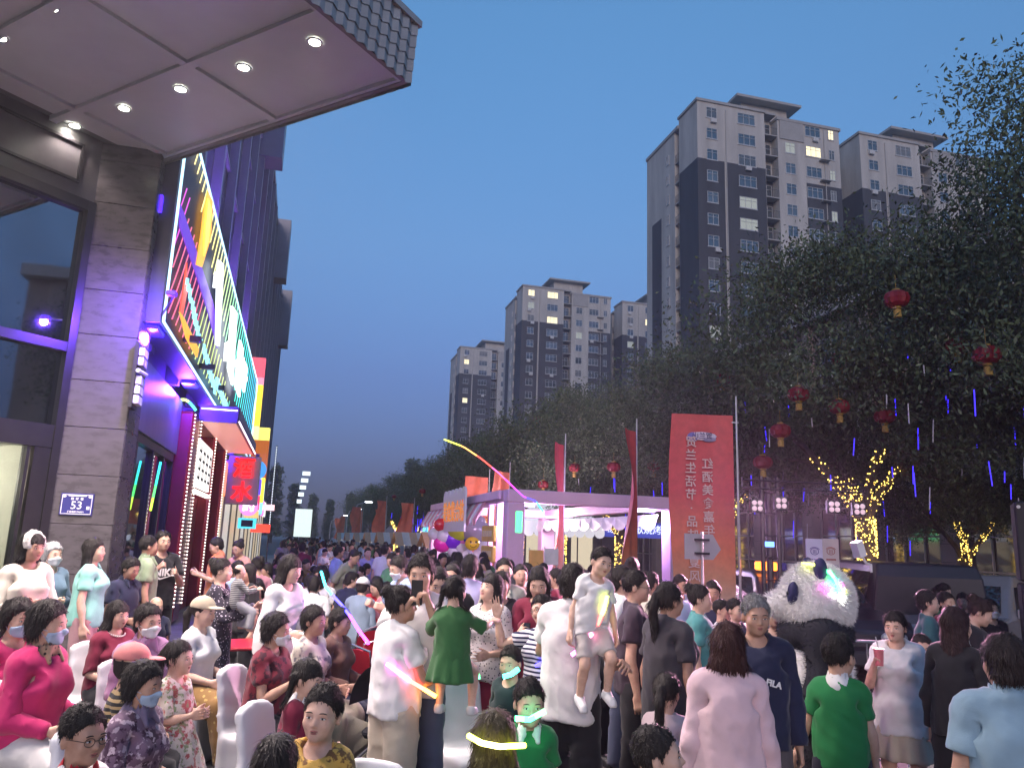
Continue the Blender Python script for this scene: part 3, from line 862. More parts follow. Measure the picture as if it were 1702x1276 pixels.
# ================================================================== THE SETTING
# ---- ground
def ground_mat():
    m, nt, bs = _new('paving')
    tc = nt.nodes.new('ShaderNodeTexCoord'); br = nt.nodes.new('ShaderNodeTexBrick')
    br.inputs['Scale'].default_value = 1.0; br.inputs['Brick Width'].default_value = 0.6; br.inputs['Row Height'].default_value = 0.3
    br.inputs['Mortar Size'].default_value = 0.006
    br.inputs['Color1'].default_value = (.13, .125, .125, 1); br.inputs['Color2'].default_value = (.19, .175, .165, 1); br.inputs['Mortar'].default_value = (.05, .05, .05, 1)
    nt.links.new(tc.outputs['Object'], br.inputs[0])
    nz = _noise(nt, 1.3, 6, .7); rp = _ramp(nt, nz.outputs['Fac'], [(.3, (.55, .55, .56)), (.7, (1, 1, 1))])
    mx = nt.nodes.new('ShaderNodeMixRGB'); mx.blend_type = 'MULTIPLY'; mx.inputs[0].default_value = 1
    nt.links.new(br.outputs[0], mx.inputs[1]); nt.links.new(rp.outputs[0], mx.inputs[2]); nt.links.new(mx.outputs[0], bs.inputs['Base Color'])
    bs.inputs['Roughness'].default_value = .6
    _bump(nt, bs, br.outputs['Fac'], -.4, .004)
    return m
tag(MB().box((-400, -60, -.3), (500, 900, 0)).build('ground', ground_mat()), kind='structure')
PLAT = [(-0.75, 70, 0), (-2.6, 70, 0), (-2.6, 11.6, 0), (-9.5, 4.6, 0), (-7.4, 2.4, 0), (-2.2, 7.4, 0), (-0.75, 9.4, 0)]
tag(MB().prism(PLAT, (0, 0, .15)).build('sidewalk', pm('kerb_stone', (.19, .18, .175), .25, 3, .6, .3)), kind='structure')
tag(MB().box((-40, 5, .001), (9.6, 300, .004)).build('road', pm('asphalt', (.055, .055, .058), .3, 2.2, .75, .4, bscale=60)), kind='structure')

# ---- left corner building
stone = pm('polished_stone', (.078, .070, .074), .30, 5.0, .30, .0, spec=.22, rvary=.08, stretch=(1, 1, 2.5))
stone_n = pm('stone_trim', (.10, .095, .10), .2, 2.5, .3)
frame_m = pm('bronze_frame', (.040, .038, .042), .15, 3, .35, metal=.6)
soffit_m = pm('soffit_panel', (.56, .57, .59), .08, .8, .40)
darkwall = pm('dark_cladding', (.085, .085, .10), .2, .6, .35, metal=.2)
glass_m = glassy('window_glass', (.34, .38, .42), .03, metal=1.0)
glass_c = None
def clear_glass(name='clear_glass', tint=(.75, .80, .82), w=.62):
    if name in MATS: return MATS[name]
    m = bpy.data.materials.new(name); m.use_nodes = True; nt = m.node_tree
    for n in list(nt.nodes): nt.nodes.remove(n)
    o = nt.nodes.new('ShaderNodeOutputMaterial'); tr = nt.nodes.new('ShaderNodeBsdfTransparent'); gl = nt.nodes.new('ShaderNodeBsdfGlossy')
    fr = nt.nodes.new('ShaderNodeFresnel'); fr.inputs[0].default_value = 1.6
    mx = nt.nodes.new('ShaderNodeMixShader'); tr.inputs[0].default_value = (*tint, 1); gl.inputs['Roughness'].default_value = .02
    nt.links.new(fr.outputs[0], mx.inputs[0]); nt.links.new(tr.outputs[0], mx.inputs[1]); nt.links.new(gl.outputs[0], mx.inputs[2]); nt.links.new(mx.outputs[0], o.inputs[0])
    MATS[name] = m
    return m
bld = thing('corner_building', 'dark stone corner building with wide lit entrance canopy and house number plate', 'building', (-2.6, 11, 0))
P0 = Vector((-2.94, 10.84, 0)); CS = Vector((-1, -1, 0)).normalized(); CN = Vector((1, -1, 0)).normalized()   # the chamfered corner wall
def chp(s, z, n=0.0): return P0 + CS*s + CN*n + Vector((0, 0, z))
def chbox(mb, s0, s1, z0, z1, n0, n1):
    return mb.obox((chp(s0, z0, n0) + chp(s1, z1, n1))/2, CS*((s1-s0)/2), CN*((n1-n0)/2), Vector((0, 0, (z1-z0)/2)))
# pillar with stone slabs
pil = MB().box((-2.92, 10.87, .15), (-2.23, 11.6, 7.0)).build('pillar', stone_n, bld)
zz = .15; k = 0
while zz < 6.95:
    z1 = min(7.0, zz + .60)
    MB().bev((-2.95, 10.835, zz+.003), (-2.205, 10.868, z1-.003), .004).build('stone_slab', stone, pil)
    MB().bev((-2.228, 10.872, zz+.003), (-2.198, 11.6, z1-.003), .004).build('stone_slab', stone, pil)
    zz += .60; k += 1
# chamfer wall: header, frames, panes, lit room behind
hd = MB()
chbox(hd, .0, 9, 6.12, 7.0, -.30, 0)
hd.build('header_wall', stone_n, bld)
chbox(MB(), .0, 9, .15, .5, -.30, -.02).build('plinth', stone_n, bld)
trim = MB()
for z0, z1 in ((6.30, 6.335), (6.80, 6.835)): chbox(trim, .25, 5, z0, z1, 0.002, .03)
chbox(trim, .25, .285, 6.337, 6.798, .002, .03)
trim.build('moulding', frame_m, bld)
wf = MB()
chbox(wf, .0, .10, .5, 6.11, -.20, .05); chbox(wf, .10, 6, 5.98, 6.11, -.18, .045)
chbox(wf, .10, 6, 4.08, 4.20, -.18, .04); chbox(wf, .10, 6, 2.86, 3.14, -.18, .035)
for sx in (2.6, 4.4): chbox(wf, sx, sx+.08, 3.15, 5.97, -.15, .03)
chbox(wf, .10, .30, .5, 2.855, -.16, .03); chbox(wf, .34, .38, .5, 2.855, -.10, .02)
chbox(wf, 2.4, 2.5, .5, 2.855, -.10, .02)
wfo = wf.build('window_frame', frame_m, bld)
for s0, s1 in ((.10, 2.6), (2.68, 4.4)):
    chbox(MB(), s0, s1, 4.2, 5.98, -.07, -.055).build('pane', glass_m, wfo)
    chbox(MB(), s0, s1, 3.14, 4.08, -.07, -.055).build('pane', glass_m, wfo)
chbox(MB(), .38, 2.4, .5, 2.86, -.06, -.05).build('pane', clear_glass(), wfo)
room = MB()
chbox(room, .2, 3.2, .3, .5, -2.5, -.2); chbox(room, .2, 3.2, 2.9, 3.05, -2.5, -.2); chbox(room, .05, .2, .5, 2.9, -2.5, -.2); chbox(room, 3.2, 3.3, .5, 2.9, -2.5, -.2)
room.build('lobby_shell', pm('lobby_ceiling', (.62, .60, .54), .05), bld)
bw = MB(); chbox(bw, .2, 3.2, .5, 2.9, -2.6, -2.5); bw.build('lobby_wall', pm('lobby_wood', (.45, .32, .16), .3, 2, .4, stretch=(1, 1, 14)), bld)
ps = MB(); chbox(ps, 1.0, 2.4, 1.5, 2.25, -2.49, -2.46); ps.build('poster', em('poster_glow', (.70, .90, .72), .35), bld)
ps = MB(); chbox(ps, 1.75, 2.3, 1.6, 2.15, -2.458, -2.455); ps.build('poster_picture', em('poster_sky', (.20, .50, .75), .3), bld)
lt = MB()
for s_, n_ in ((.9, -.9), (.9, -1.9), (2.2, -.9), (2.2, -1.9)):
    c = chp(s_, 2.885, n_); lt.cyl(c, c + Vector((0, 0, .012)), .10, None, 16)
lt.build('lobby_lamp', em('lobby_lamp', (1, .92, .75), 10), bld)
ld = bpy.data.lights.new('lobby_glow', 'POINT'); ld.energy = 90; ld.color = (1, .88, .66); ld.shadow_soft_size = .3
lo = bpy.data.objects.new('lobby_glow', ld); COL.objects.link(lo); lo.location = chp(1.5, 2.5, -1.4)
# canopy: soffit panels, corrugated fascia, downlights
CZ = 7.0
cs0 = Vector((0.80, 8.04, 0))                                       # outer far corner
can = MB()
depth = (P0 - cs0).dot(-CN)                                         # from the front edge back to the wall
far_s = 0.0
def cnp(s, n, z):                                                   # s along the front edge toward the viewer, n from the front edge in to the wall
    return cs0 + CS*s - CN*n + Vector((0, 0, z))
def cnbox(mb, s0, s1, n0, n1, z0, z1):
    return mb.obox((cnp(s0, n0, z0) + cnp(s1, n1, z1))/2, CS*((s1-s0)/2), CN*((n1-n0)/2), Vector((0, 0, (z1-z0)/2)))
cnbox(can, .06, 11, .06, depth+.4, CZ+.02, CZ+.55)
_L0 = at_z(523, 70, CZ-.012); _L1 = at_z(405, 112, CZ-.012)
LN0 = (_L0 - cs0).dot(-CN); LNS = (_L1 - _L0).dot(-CN); RIBN = 2*LNS; RN0 = LN0 - LNS*.5 - .05
while RN0 > .1: RN0 -= RIBN
canopy = can.build('canopy', pm('canopy_deck', (.16, .16, .17), .1), bld)
pn = 1.15
si = .10; row = 0
while si < 10:
    w = 1.30
    ni = RN0 + .10
    while ni < depth - .2:
        n1 = min(ni + RIBN, depth - .02)
        mb = MB(); cnbox(mb, si, si+w-.10, max(.1, ni), n1-.10, CZ-.004, CZ+.018); mb.build('soffit_panel', soffit_m, canopy)
        ni += RIBN
    si += w
rib = MB()
si = .0
while si < 10:
    cnbox(rib, si, si+.10, .06, depth, CZ-.05, CZ+.019); si += 1.30
ni = RN0
while ni < depth:
    if ni > 0: cnbox(rib, .1, 10, ni, ni+.10, CZ-.045, CZ+.016)
    ni += RIBN
cnbox(rib, .1, 10, .0, .10, CZ-.046, CZ+.015)
rib.build('soffit_rib', soffit_m, canopy)
lampm = em('downlight', (1.0, .97, .82), 30)
trimm = pm('lamp_trim', (.6, .6, .6), .05, rough=.3, metal=.5)
_lm = None
LAMPS = [at_z(x, y, CZ - .012) for x, y in ((85, 12), (0, 62), (523, 70), (405, 112), (300, 148), (206, 180), (124, 209))]
d12 = (LAMPS[5] - LAMPS[4]); LAMPS += [LAMPS[6] + d12*k for k in (1,)] + [LAMPS[0] - d12*k for k in (1, 2)]
rowstep = CS*2.75
LAMPS += [L + rowstep + (LAMPS[0]-LAMPS[0]) for L in (LAMPS[0], LAMPS[1], LAMPS[0] - d12, LAMPS[0] - d12*2)]
for L in LAMPS:
    if (L - cs0).dot(-CN) > depth: continue
    lp = MB().lathe((0, 0, 0), [(.085, 0), (.085, -.010), (.062, -.012), (.058, .0)], 16).build('downlight', trimm, canopy, world=False)
    lp.location = L - Vector(bld.location)
    MB().lathe((0, 0, -.006), [(.0, 0), (.058, 0)], 16).build('lens', lampm, lp, world=False)
    ld = bpy.data.lights.new('downlight_beam', 'SPOT'); ld.energy = 30 if (L - cs0).dot(-CN) > depth-1.3 else 400; ld.color = (1, .84, .80); ld.spot_size = R(118); ld.spot_blend = .6; ld.shadow_soft_size = .06
    lo = bpy.data.objects.new('downlight_beam', ld); COL.objects.link(lo); lo.location = L + Vector((0, 0, -.04))
# corrugated metal fascia: wavy strips, front edge and far end
corr = pm('corrugated_metal', (.44, .41, .39), .12, 3, .45, metal=.35)
def wavy(nstrip, origin, along, length, outn, name):
    for q in range(nstrip):
        z0 = CZ - .10 + q*.145
        mb = MB(); pts = []
        n = int(length/.16)
        def fn(u, v):
            s_ = u*length; ph = (s_/.16) % 1.0; zig = abs(ph*2-1)
            return origin + along*s_ + outn*(.012+.030*zig + .010*q) + Vector((0, 0, z0 + v*.15 + .03*zig))
        mb.grid(fn, n*2, 1).build(name, corr, canopy)
wavy(5, cnp(0, 0, 0), CS, 11.0, CN, 'fascia_strip')
wavy(5, cnp(0, 0, 0), -CN, depth, -CS, 'fascia_strip')
cp = MB(); cnbox(cp, -.05, 11, -.10, .2, CZ+.64, CZ+.72); cnbox(cp, -.052, .3, .2, depth, CZ+.642, CZ+.72); cp.build('fascia_cap', corr, canopy)
bk = MB(); cnbox(bk, .0, 11, .0, .055, CZ-.06, CZ+.63); cnbox(bk, .0, .055, .056, depth, CZ-.06, CZ+.63); bk.build('fascia_back', pm('fascia_back', (.2, .19, .19), .1, rough=.5), canopy)
# house number plate
pc = at_y(128, 838, 10.835)
plate = thing('house_number_plate', 'small blue enamel house number plate 53 on the stone pillar', 'sign', (pc.x, 10.835, pc.z))
MB().bev((pc.x-.185, 10.815, pc.z-.135), (pc.x+.185, 10.833, pc.z+.135), .004).build('board', pm('plate_blue', (.012, .014, .16), .1, rough=.3), plate)
wpaint = pm('white_paint', (.75, .75, .75), .05, rough=.4)
bd = MB()
for a, b in (((-.17, -.12), (.17, -.112)), ((-.17, .112), (.17, .12)), ((-.17, -.111), (-.162, .111)), ((.162, -.111), (.17, .111))):
    bd.box((pc.x+a[0], 10.811, pc.z+a[1]), (pc.x+b[0], 10.8148, pc.z+b[1]))
bd.box((pc.x-.10, 10.811, pc.z+.098), (pc.x+.10, 10.8148, pc.z+.1115))
for e in (-1, 1): bd.ell((pc.x+e*.145, 10.8125, pc.z+.095), (.022, .0015, .014), 10, 5)
bd.box((pc.x+.115, 10.811, pc.z-.06), (pc.x+.150, 10.8148, pc.z-.02))
bd.build('border', wpaint, plate)
for t, sz, dx, dz in (('53', .135, 0, -.015), ('秸  研  巷', .034, 0, .066), ('便民电话 7765571', .024, 0, -.092)):
    o = link('lettering', text_mesh(t, sz, .0008, wpaint, bold=.001), plate, (dx, -.0225, dz))
# street wall above and behind the shops
wall = MB().box((-14, 11.65, 4.4), (-2.62, 64, 19.0)).build('street_wall', darkwall, bld)
MB().box((-14, 11.62, 0.0), (-3.6, 64, 4.38)).build('ground_floor_wall', pm('shop_back', (.10, .09, .10), .2), bld)
finm = pm('facade_fin', (.24, .24, .27), .1, 1, .4, metal=.3)
fin = MB().box((-.09, -.11, 4.6), (.14, .11, 18.9)).mesh('facade_fin', finm)
pane_me = MB().box((-.015, -1.05, -.85), (.015, 1.05, .85)).mesh('pane', glassy('dusk_pane', (.03, .035, .05), .08))
sill_me = MB().bev((-.05, -1.12, -.06), (.09, 1.12, .02), .01).mesh('sill', finm)
YF = 12.9
while YF < 64:
    link('facade_fin', fin, bld, Vector((-2.52, YF, 0)) - Vector(bld.location))
    for fl in range(4):
        if YF + 2.4 < 63:
            w = link('window', sill_me, bld, Vector((-2.60, YF+1.4, 8.8+fl*2.7)) - Vector(bld.location))
            link('pane', pane_me, w, (0.0, 0, .95))
    YF += 2.8
for Y, z0, z1 in ((29.5, 16.2, 19.4), (44, 16.0, 19.5), (58, 15.4, 19.6)):
    MB().box((-2.615, Y, z0), (-1.75, Y+1.2, z1)).build('roof_block', finm, bld)
MB().box((-14, 11.60, 19.0), (-2.45, 64.1, 19.35)).build('parapet', finm, bld)
# wall lamp on the pillar side (unlit lattice)
wl = at_x(224, 622, -2.19)
sc_ = thing('wall_lamp', 'unlit white lattice wall lamp on the side of the stone pillar', 'lamp', (-2.19, wl.y, wl.z-.4))
MB().box((-2.195, wl.y-.16, wl.z-.45), (-2.15, wl.y+.16, wl.z+.40)).build('back_plate', frame_m, sc_)
for i in range(2):
    for j in range(6):
        if j == 3: continue
        MB().bev((-2.148, wl.y-.14+i*.15, wl.z-.40+j*.125), (-2.08, wl.y-.01+i*.15, wl.z-.29+j*.125), .008).build('lamp_pane', pm('lamp_white', (.6, .6, .66), .05, rough=.3), sc_)
MB().tube([(-2.12, wl.y-.2, wl.z+.02), (-2.06, wl.y, wl.z+.0), (-2.12, wl.y+.16, wl.z+.02)], .03, 8).build('bracket', pm('lamp_white', (.6, .6, .66)), sc_)

# ---- the big LED sign over the shops
SX = -2.0
sign = thing('led_sign', 'huge LED wall sign with rainbow arcs and white neon characters above the shops', 'sign', (SX, 11, 4.6))
MB().box((-2.34, 11.1, 4.66), (SX-.01, 32, 7.80)).build('housing', pm('sign_housing', (.06, .06, .10), .1, rough=.5), sign)
def led(name, c, s_, smp=True): return em('led_'+name, c, s_*.36, smp)
bdm = led('border', (.45, .80, 1.0), 3.2)
for a, b in (((11.12, 4.68), (32, 4.68)), ((11.12, 7.78), (32, 7.78)), ((11.12, 4.68), (11.12, 7.78)), ((32, 4.68), (32, 7.78))):
    MB().tube([(SX+.03, *a), (SX+.03, *b)], .020, 6).build('border_tube', bdm, sign)
def hue(t):                                                     # yellow > lime > green > cyan along the sign
    st = [(0, (1, .80, .25)), (.28, (.95, .90, .35)), (.45, (.45, .95, .45)), (.65, (.10, .95, .70)), (1, (.15, .70, 1))]
    for (a, c), (b, d) in zip(st, st[1:]):
        if t <= b:
            u = (t-a)/(b-a); return tuple(round(c[i]+(d[i]-c[i])*u, 1) for i in range(3))
    return st[-1][1]
def arc_z(y, y0): return 4.7 + 3.6*(1 - math.exp(-max(0, (y-y0))/1.6*.55))
y0 = 9.2
while y0 < 31.5:
    pts = []
    for q in range(13):
        y = y0 + q*.20
        z = 4.75 + 3.0*(q/12)**1.22
        if 11.2 < y < 31.9 and z > 4.8: pts.append((y, z))
    dv = lambda y: 7.25 - (y-11.2)*.165                          # the purple diagonal band
    up_ = [p for p in pts if p[1] > dv(p[0])+.22]; dn = [p for p in pts if p[1] < dv(p[0])-.22]
    t = (y0+3-11)/21
    if len(up_) > 1: MB().tube([(SX+.02, *p) for p in up_], .0105, 5, False).build('light_arc', led('arc_%.1f_%.1f_%.1f' % hue(min(1, max(0, t))), hue(min(1, max(0, t))), 2.6), sign)
    if len(dn) > 1:
        c2 = (.85, .12, .75) if t < .12 else ((1, .2, .35) if t < .28 else ((.75, .9, .3) if t < .6 else (.2, .85, .6)))
        MB().tube([(SX+.02, *p) for p in dn], .0095, 5, False).build('light_arc', led('arcl_%.1f' % c2[0] + '%.1f' % c2[1], c2, 1.8), sign)
    y0 += .34 + max(0, y0-11)*.028
def on_sign(pts, off): return [Vector((SX+off, *(at_x(x, y, SX+off).yz))) for x, y in pts]
def spoly(name, pts, mat, off=.05, th=.02):
    p = on_sign(pts, off); MB().prism(p, (th, 0, 0)).build(name, mat, sign)
pur = led('purple', (.22, .05, .95), 1.0)
spoly('diagonal_band', [(298, 340), (303, 352), (330, 432), (352, 500), (365, 560), (360, 578), (345, 520), (322, 448), (297, 376)], pur, .04)
spoly('flame_shape', [(344, 318), (352, 335), (349, 395), (334, 444), (325, 440), (332, 395), (338, 345)], led('flame', (1, .42, .04), 2.2), .06)
spoly('flame_core', [(345, 330), (350, 350), (345, 400), (338, 425), (340, 380)], led('flamecore', (1, .75, .10), 2.6), .085)
spoly('red_edge', [(309, 436), (303, 480), (297, 520), (301, 528), (309, 485)], led('rededge', (1, .10, .06), 2.2), .06)
spoly('orange_slope', [(297, 518), (304, 528), (329, 580), (326, 594), (308, 562)], led('oslope', (1, .38, .03), 2.2), .065)
wh = led('white', (.92, 1, 1), 3.4); cy = led('cyanletters', (.30, .80, 1), 2.4)
for pts in ([(361, 432), (368, 440), (361, 575), (357, 572), (359, 470)], [(356, 452), (361, 450), (359, 470), (353, 478)],
            [(383, 508), (391, 520), (384, 640), (377, 612)], [(373, 570), (380, 566), (378, 600), (371, 600)],
            [(397, 565), (402, 580), (396, 660), (389, 640)], [(391, 598), (404, 594), (403, 604), (391, 610)],
            [(405, 600), (409, 612), (404, 652), (400, 640)], [(400, 628), (409, 626), (408, 634), (400, 638)]):
    spoly('white_stroke', pts, wh, .16, .05)
rs = random.Random(3)
for (x0, y0_, x1, y1, n) in ((311, 468, 331, 562, 10), (339, 580, 357, 645, 9), (360, 632, 379, 684, 9)):
    for i in range(n):
        t = i/(n-1); cx = x0 + (x1-x0)*t; cy_ = y0_ + (y1-y0_)*t
        h = rs.uniform(5, 11); w = rs.uniform(1.6, 2.6)
        spoly('cyan_stroke', [(cx-w, cy_-h), (cx, cy_-h+1), (cx-1, cy_+h), (cx-w-1, cy_+h-2)], cy, .10, .03)
        if i % 2: spoly('cyan_stroke', [(cx-4, cy_-2), (cx+3, cy_+1), (cx+3, cy_+4), (cx-4, cy_+1)], cy, .105, .03)
for i in range(3):
    MB().obox((-1.88, 13.2+i*2.2, 4.95), (.14, 0, 0), (0, .06, 0), (0, 0, .05)).build('bracket', frame_m, sign)

# blue wash lamps along the underside of the sign
blw = em('blue_wash', (.02, .008, 1), 2.5)
for i in range(5):
    MB().bev((-2.30, 11.25+i*4.1, 4.60), (-2.05, 11.75+i*4.1, 4.655), .01).build('wash_lamp', blw, sign)
    ld = bpy.data.lights.new('blue_wash_beam', 'POINT'); ld.energy = (280, 200, 110, 90, 90)[i]; ld.color = (.10, .02, 1); ld.shadow_soft_size = .12
    lo = bpy.data.objects.new('blue_wash_beam', ld); COL.objects.link(lo); lo.location = (-2.22, 11.5+i*4.1, 4.50)
for yq in (12.5, 17.0, 22.0, 28.0):
    MB().bev((-2.32, yq, 7.81), (-2.12, yq+.5, 7.88), .01).build('wash_lamp', blw, sign)
    ld = bpy.data.lights.new('facade_wash_beam', 'SPOT'); ld.energy = 420; ld.color = (.24, .10, 1); ld.shadow_soft_size = .1; ld.spot_size = R(120); ld.spot_blend = .8
    lo = bpy.data.objects.new('facade_wash_beam', ld); COL.objects.link(lo); lo.location = (-1.75, yq+.25, 7.95); lo.rotation_euler = Vector((-.30, .15, 1)).to_track_quat('-Z', 'Y').to_euler()
for zq in (6.2, 7.3):
    MB().bev((-2.30, 11.02, zq), (-2.16, 11.09, zq+.25), .01).build('wash_lamp', em('violet_wash', (.06, .015, 1), 1.6), sign)
ld = bpy.data.lights.new('added_glare_beam', 'SPOT'); ld.energy = 330; ld.color = (.16, .05, 1); ld.shadow_soft_size = .04; ld.spot_size = R(140); ld.spot_blend = .9  # added spot, gives the pillar the violet tint of lens glare
lo = bpy.data.objects.new('added_glare_beam', ld); COL.objects.link(lo); lo.location = (-1.75, 10.15, 4.75); lo.rotation_euler = Vector((-.75, .75, -.30)).to_track_quat('-Z', 'Y').to_euler()
MB().tube([(-2.0, 11.10, 4.75), (-1.75, 10.3, 4.80), (-1.75, 10.2, 4.80)], .015, 6).build('bracket', frame_m, sign)  # made-up arm carrying the added spot
MB().bev((-1.81, 10.12, 4.78), (-1.69, 10.22, 4.84), .01).build('wash_lamp', em('violet_wash', (.06, .015, 1), 1.6), sign)  # made-up housing for the added violet spot
# ---- shop fronts under the sign
redp = pm('red_lacquer', (.30, .018, .025), .15, 2, .28, coat=.3)
redl = pm('red_ceiling', (.55, .20, .17), .1, 2, .35)
def shop(nm, lab, y0, y1, mat, top=4.3, x=-2.45):
    t = thing('shop_front', lab, 'shop', (x, y0, .15))
    return t
s1 = shop('', 'dark glass shop entrance next to the stone pillar', 11.7, 16.4, None)
MB().box((-2.60, 11.66, 3.35), (-2.36, 16.3, 4.40)).build('wall_panel', pm('blue_panel', (.20, .20, .25), .12, 1, .35, stretch=(1, 6, 1)), s1)
fr = MB()
for y in (11.7, 12.7, 14.1, 15.2, 16.2): fr.box((-2.52, y, .15), (-2.40, y+.10, 3.345))
fr.box((-2.50, 11.8, 3.20), (-2.39, 16.2, 3.34)); fr.build('door_frame', frame_m, s1)
for y in (11.8, 12.8, 14.2, 15.3): MB().box((-2.47, y, .16), (-2.455, y+.9 if y != 12.8 else y+1.3, 3.19)).build('pane', glass_m, s1)
MB().box((-3.55, 11.7, 3.3), (-2.65, 16.3, 3.34)).build('ceiling', pm('shop_ceiling', (.3, .3, .3)), s1)
ls = thing('reflected_light_streak', 'cyan to green glowing tube added as the LED reflection in the dark shop doorway', 'light streak', tuple(at_x(258, 848, -2.3)))  # an LED reflection, built as added glowing tubes
pa, pb = at_x(267, 768, -2.3), at_x(250, 848, -2.3)
for i, c in enumerate(((.05, .9, 1), (.05, 1, .6), (.1, 1, .15), (.6, 1, .05))):
    MB().tube([pa.lerp(pb, i/4), pa.lerp(pb, (i+1)/4)], .018, 6).build('tube', em('stick_%d' % i, c, 1.3), ls)
s2 = shop('', 'red lacquered restaurant front with bulb-lined columns and a lit ceiling canopy', 16.4, 24, None)
# columns
for (y, w) in ((16.5, .9), (20.6, .35), (23.6, .35)):
    MB().bev((-2.62, y, .15), (-2.12, y+w, 4.25), .06).build('column', redp, s2)
bulb = em('bulb_white', (1, .85, .75), 2.2)
for (y, x) in ((16.48, -2.12), (17.42, -2.10), (20.58, -2.10), (23.58, -2.10)):
    mb = MB()
    for i in range(52): mb.ell((x, y, .5 + i*.072), .016, 6, 4)
    mb.build('bulb_string', bulb, s2)['kind'] = 'stuff'
MB().box((-3.4, 17.4, 4.20), (-2.13, 24, 4.24)).build('ceiling', redl, s2)
cpy = MB(); cpy.box((-2.12, 17.3, 4.18), (-1.42, 24.2, 4.22)); cpy.build('canopy_ceiling', em('warm_ceiling', (1, .40, .34), .32), s2)
cpf = MB(); cpf.box((-2.14, 17.2, 4.16), (-1.38, 17.29, 4.50)); cpf.box((-1.41, 17.295, 4.16), (-1.36, 24.3, 4.5)); cpf.box((-2.14, 17.295, 4.40), (-1.42, 24.3, 4.5)); cpf.build('canopy_edge', pm('canopy_metal', (.12, .10, .16), .1, rough=.35), s2)
mb = MB()
for i in range(34): mb.ell((-2.10 + i*.021, 17.19, 4.42), .013, 6, 4)
for i in range(90): mb.ell((-1.35, 17.3 + i*.077, 4.20), .014, 6, 4)
mb.build('bulb_string', em('bulb_pinkwhite', (1, .8, .95), 2.5), s2)['kind'] = 'stuff'
arcp = [(-2.62 + .5*(i/10), 16.46, 4.26 + .20*math.sin(PI*i/10)) for i in range(11)]
for a, b, c in ((0, 4, (1, .75, .05)), (3, 8, (.7, 1, .1)), (7, 11, (.1, 1, .25))):
    MB().tube(arcp[a:b], .030, 6).build('rainbow_arch', em('arch_%d' % a, c, 1.3), s2)
MB().tube([(-2.62, 16.45, 4.25), (-2.64, 16.45, 3.0), (-2.66, 16.45, 2.3)], .018, 6).build('neon_edge', em('neon_magenta', (.85, .05, .9), 1.2), s2)
# lit name board with black strokes
nb = MB().box((-2.20, 17.7, 2.85), (-2.13, 20.4, 3.85)).build('name_board', em('board_white', (1, .97, .92), .9), s2)
rs = random.Random(11)
for ci in range(4):
    yc = 18.05 + ci*.66
    for q in range(4):
        MB().box((-2.128, yc-.22+rs.uniform(0, .06), 3.02+q*.19), (-2.118, yc+.22-rs.uniform(0, .08), 3.07+q*.19)).build('stroke', pm('black_paint', (.01, .01, .012), .1), nb)
    for q in range(2): MB().box((-2.1175, yc-.12+q*.2, 2.98), (-2.112, yc-.07+q*.2, 3.72)).build('stroke', pm('black_paint', (.01, .01, .012), .1), nb)
MB().box((-2.19, 17.6, 2.70), (-2.10, 20.5, 2.78)).build('board_rail', em('rail_white', (1, .9, .8), 1.0), s2)
for y in (18.0, 19.4, 21.4, 22.5): MB().box((-2.40, y, .16), (-2.37, y+1.1, 2.68)).build('door', pm('red_door', (.22, .03, .03), .2, rough=.3), s2)
# red character blade sign
bs_ = thing('blade_sign', 'pale lightbox blade sign with two glowing red characters', 'sign', (-1.6, 24.6, 2.9))
MB().bev((-2.1, 24.55, 2.72), (-1.18, 24.72, 4.15), .02).build('box', pm('pale_box', (.62, .60, .56), .05), bs_)
rn = em('neon_red', (1, .012, .01), 1.0)
link('lettering', text_mesh('酒', .62, .03, rn, bold=.012), bs_, (-.04, -.09, .86)); link('lettering', text_mesh('水', .62, .03, rn, bold=.012), bs_, (-.04, -.09, .16))
# farther shops, vertical LED boards, hanging goods
s3 = shop('', 'row of brightly lit small shops far along the left pavement', 25, 62, None)
rs = random.Random(5)
cols = [(1, .25, .1), (1, .8, .2), (.2, .9, .4), (.2, .5, 1), (.9, .2, .8), (1, 1, .9)]
for i in range(12):
    y = 25.2 + i*3.0
    MB().box((-2.55, y, .15), (-2.40, y+.3, 4.3)).build('shop_pier', pm('pier_grey', (.25, .23, .22), .2), s3)
    MB().box((-2.50, y+.3, 3.1), (-2.30, y+3.0, 4.1)).build('shop_sign', em('shopsign_%d' % (i % 6), cols[i % 6], .7), s3)
    MB().box((-2.46, y+.32, .16), (-2.44, y+2.98, 3.08)).build('shop_window', em('shopwin_%d' % (i % 3), ((1, .85, .6), (1, .95, .85), (.95, .75, .5))[i % 3], .28), s3)
def board(lab, y, x0, x1, z0, z1, segs):
    t = thing('vertical_light_board', lab, 'sign', ((x0+x1)/2, y, z0))
    z = z1
    for h, c, st_ in segs:
        zb = z1 - (z1-z0)*h
        MB().bev((x0, y, zb+.02), (x1, y+.25, z), .02).build('panel', em('vb_%.2f_%.2f_%.2f' % c, c, st_*.45), t); z = zb
    return t
board('tall red over yellow vertical light board high on the far left facade', 34, -2.4, -1.85, 5.3, 9.2, ((.22, (1, .12, .18), 1.6), (.30, (1, .35, .5), 1.4), (.75, (1, .72, .05), 2.0), (1, (1, .85, .3), 2.2)))
board('orange vertical box sign under the red and yellow light board', 33, -2.0, -1.35, 3.9, 5.6, ((1, (.9, .22, .02), .6),))
board('narrow yellow and cyan light board farther along the facade', 40, -2.3, -1.65, 3.2, 7.0, ((.3, (1, .9, .15), 1.8), (.7, (.3, .9, 1), 1.6), (1, (.2, .5, 1), 1.5)))
board('purple and red vertical light board below the blue ball', 28.5, -1.75, -1.3, 2.4, 3.75, ((.42, (.18, .08, .95), 1.2), (.8, (1, .04, .12), 1.6), (1, (.9, .6, .2), 1.2)))
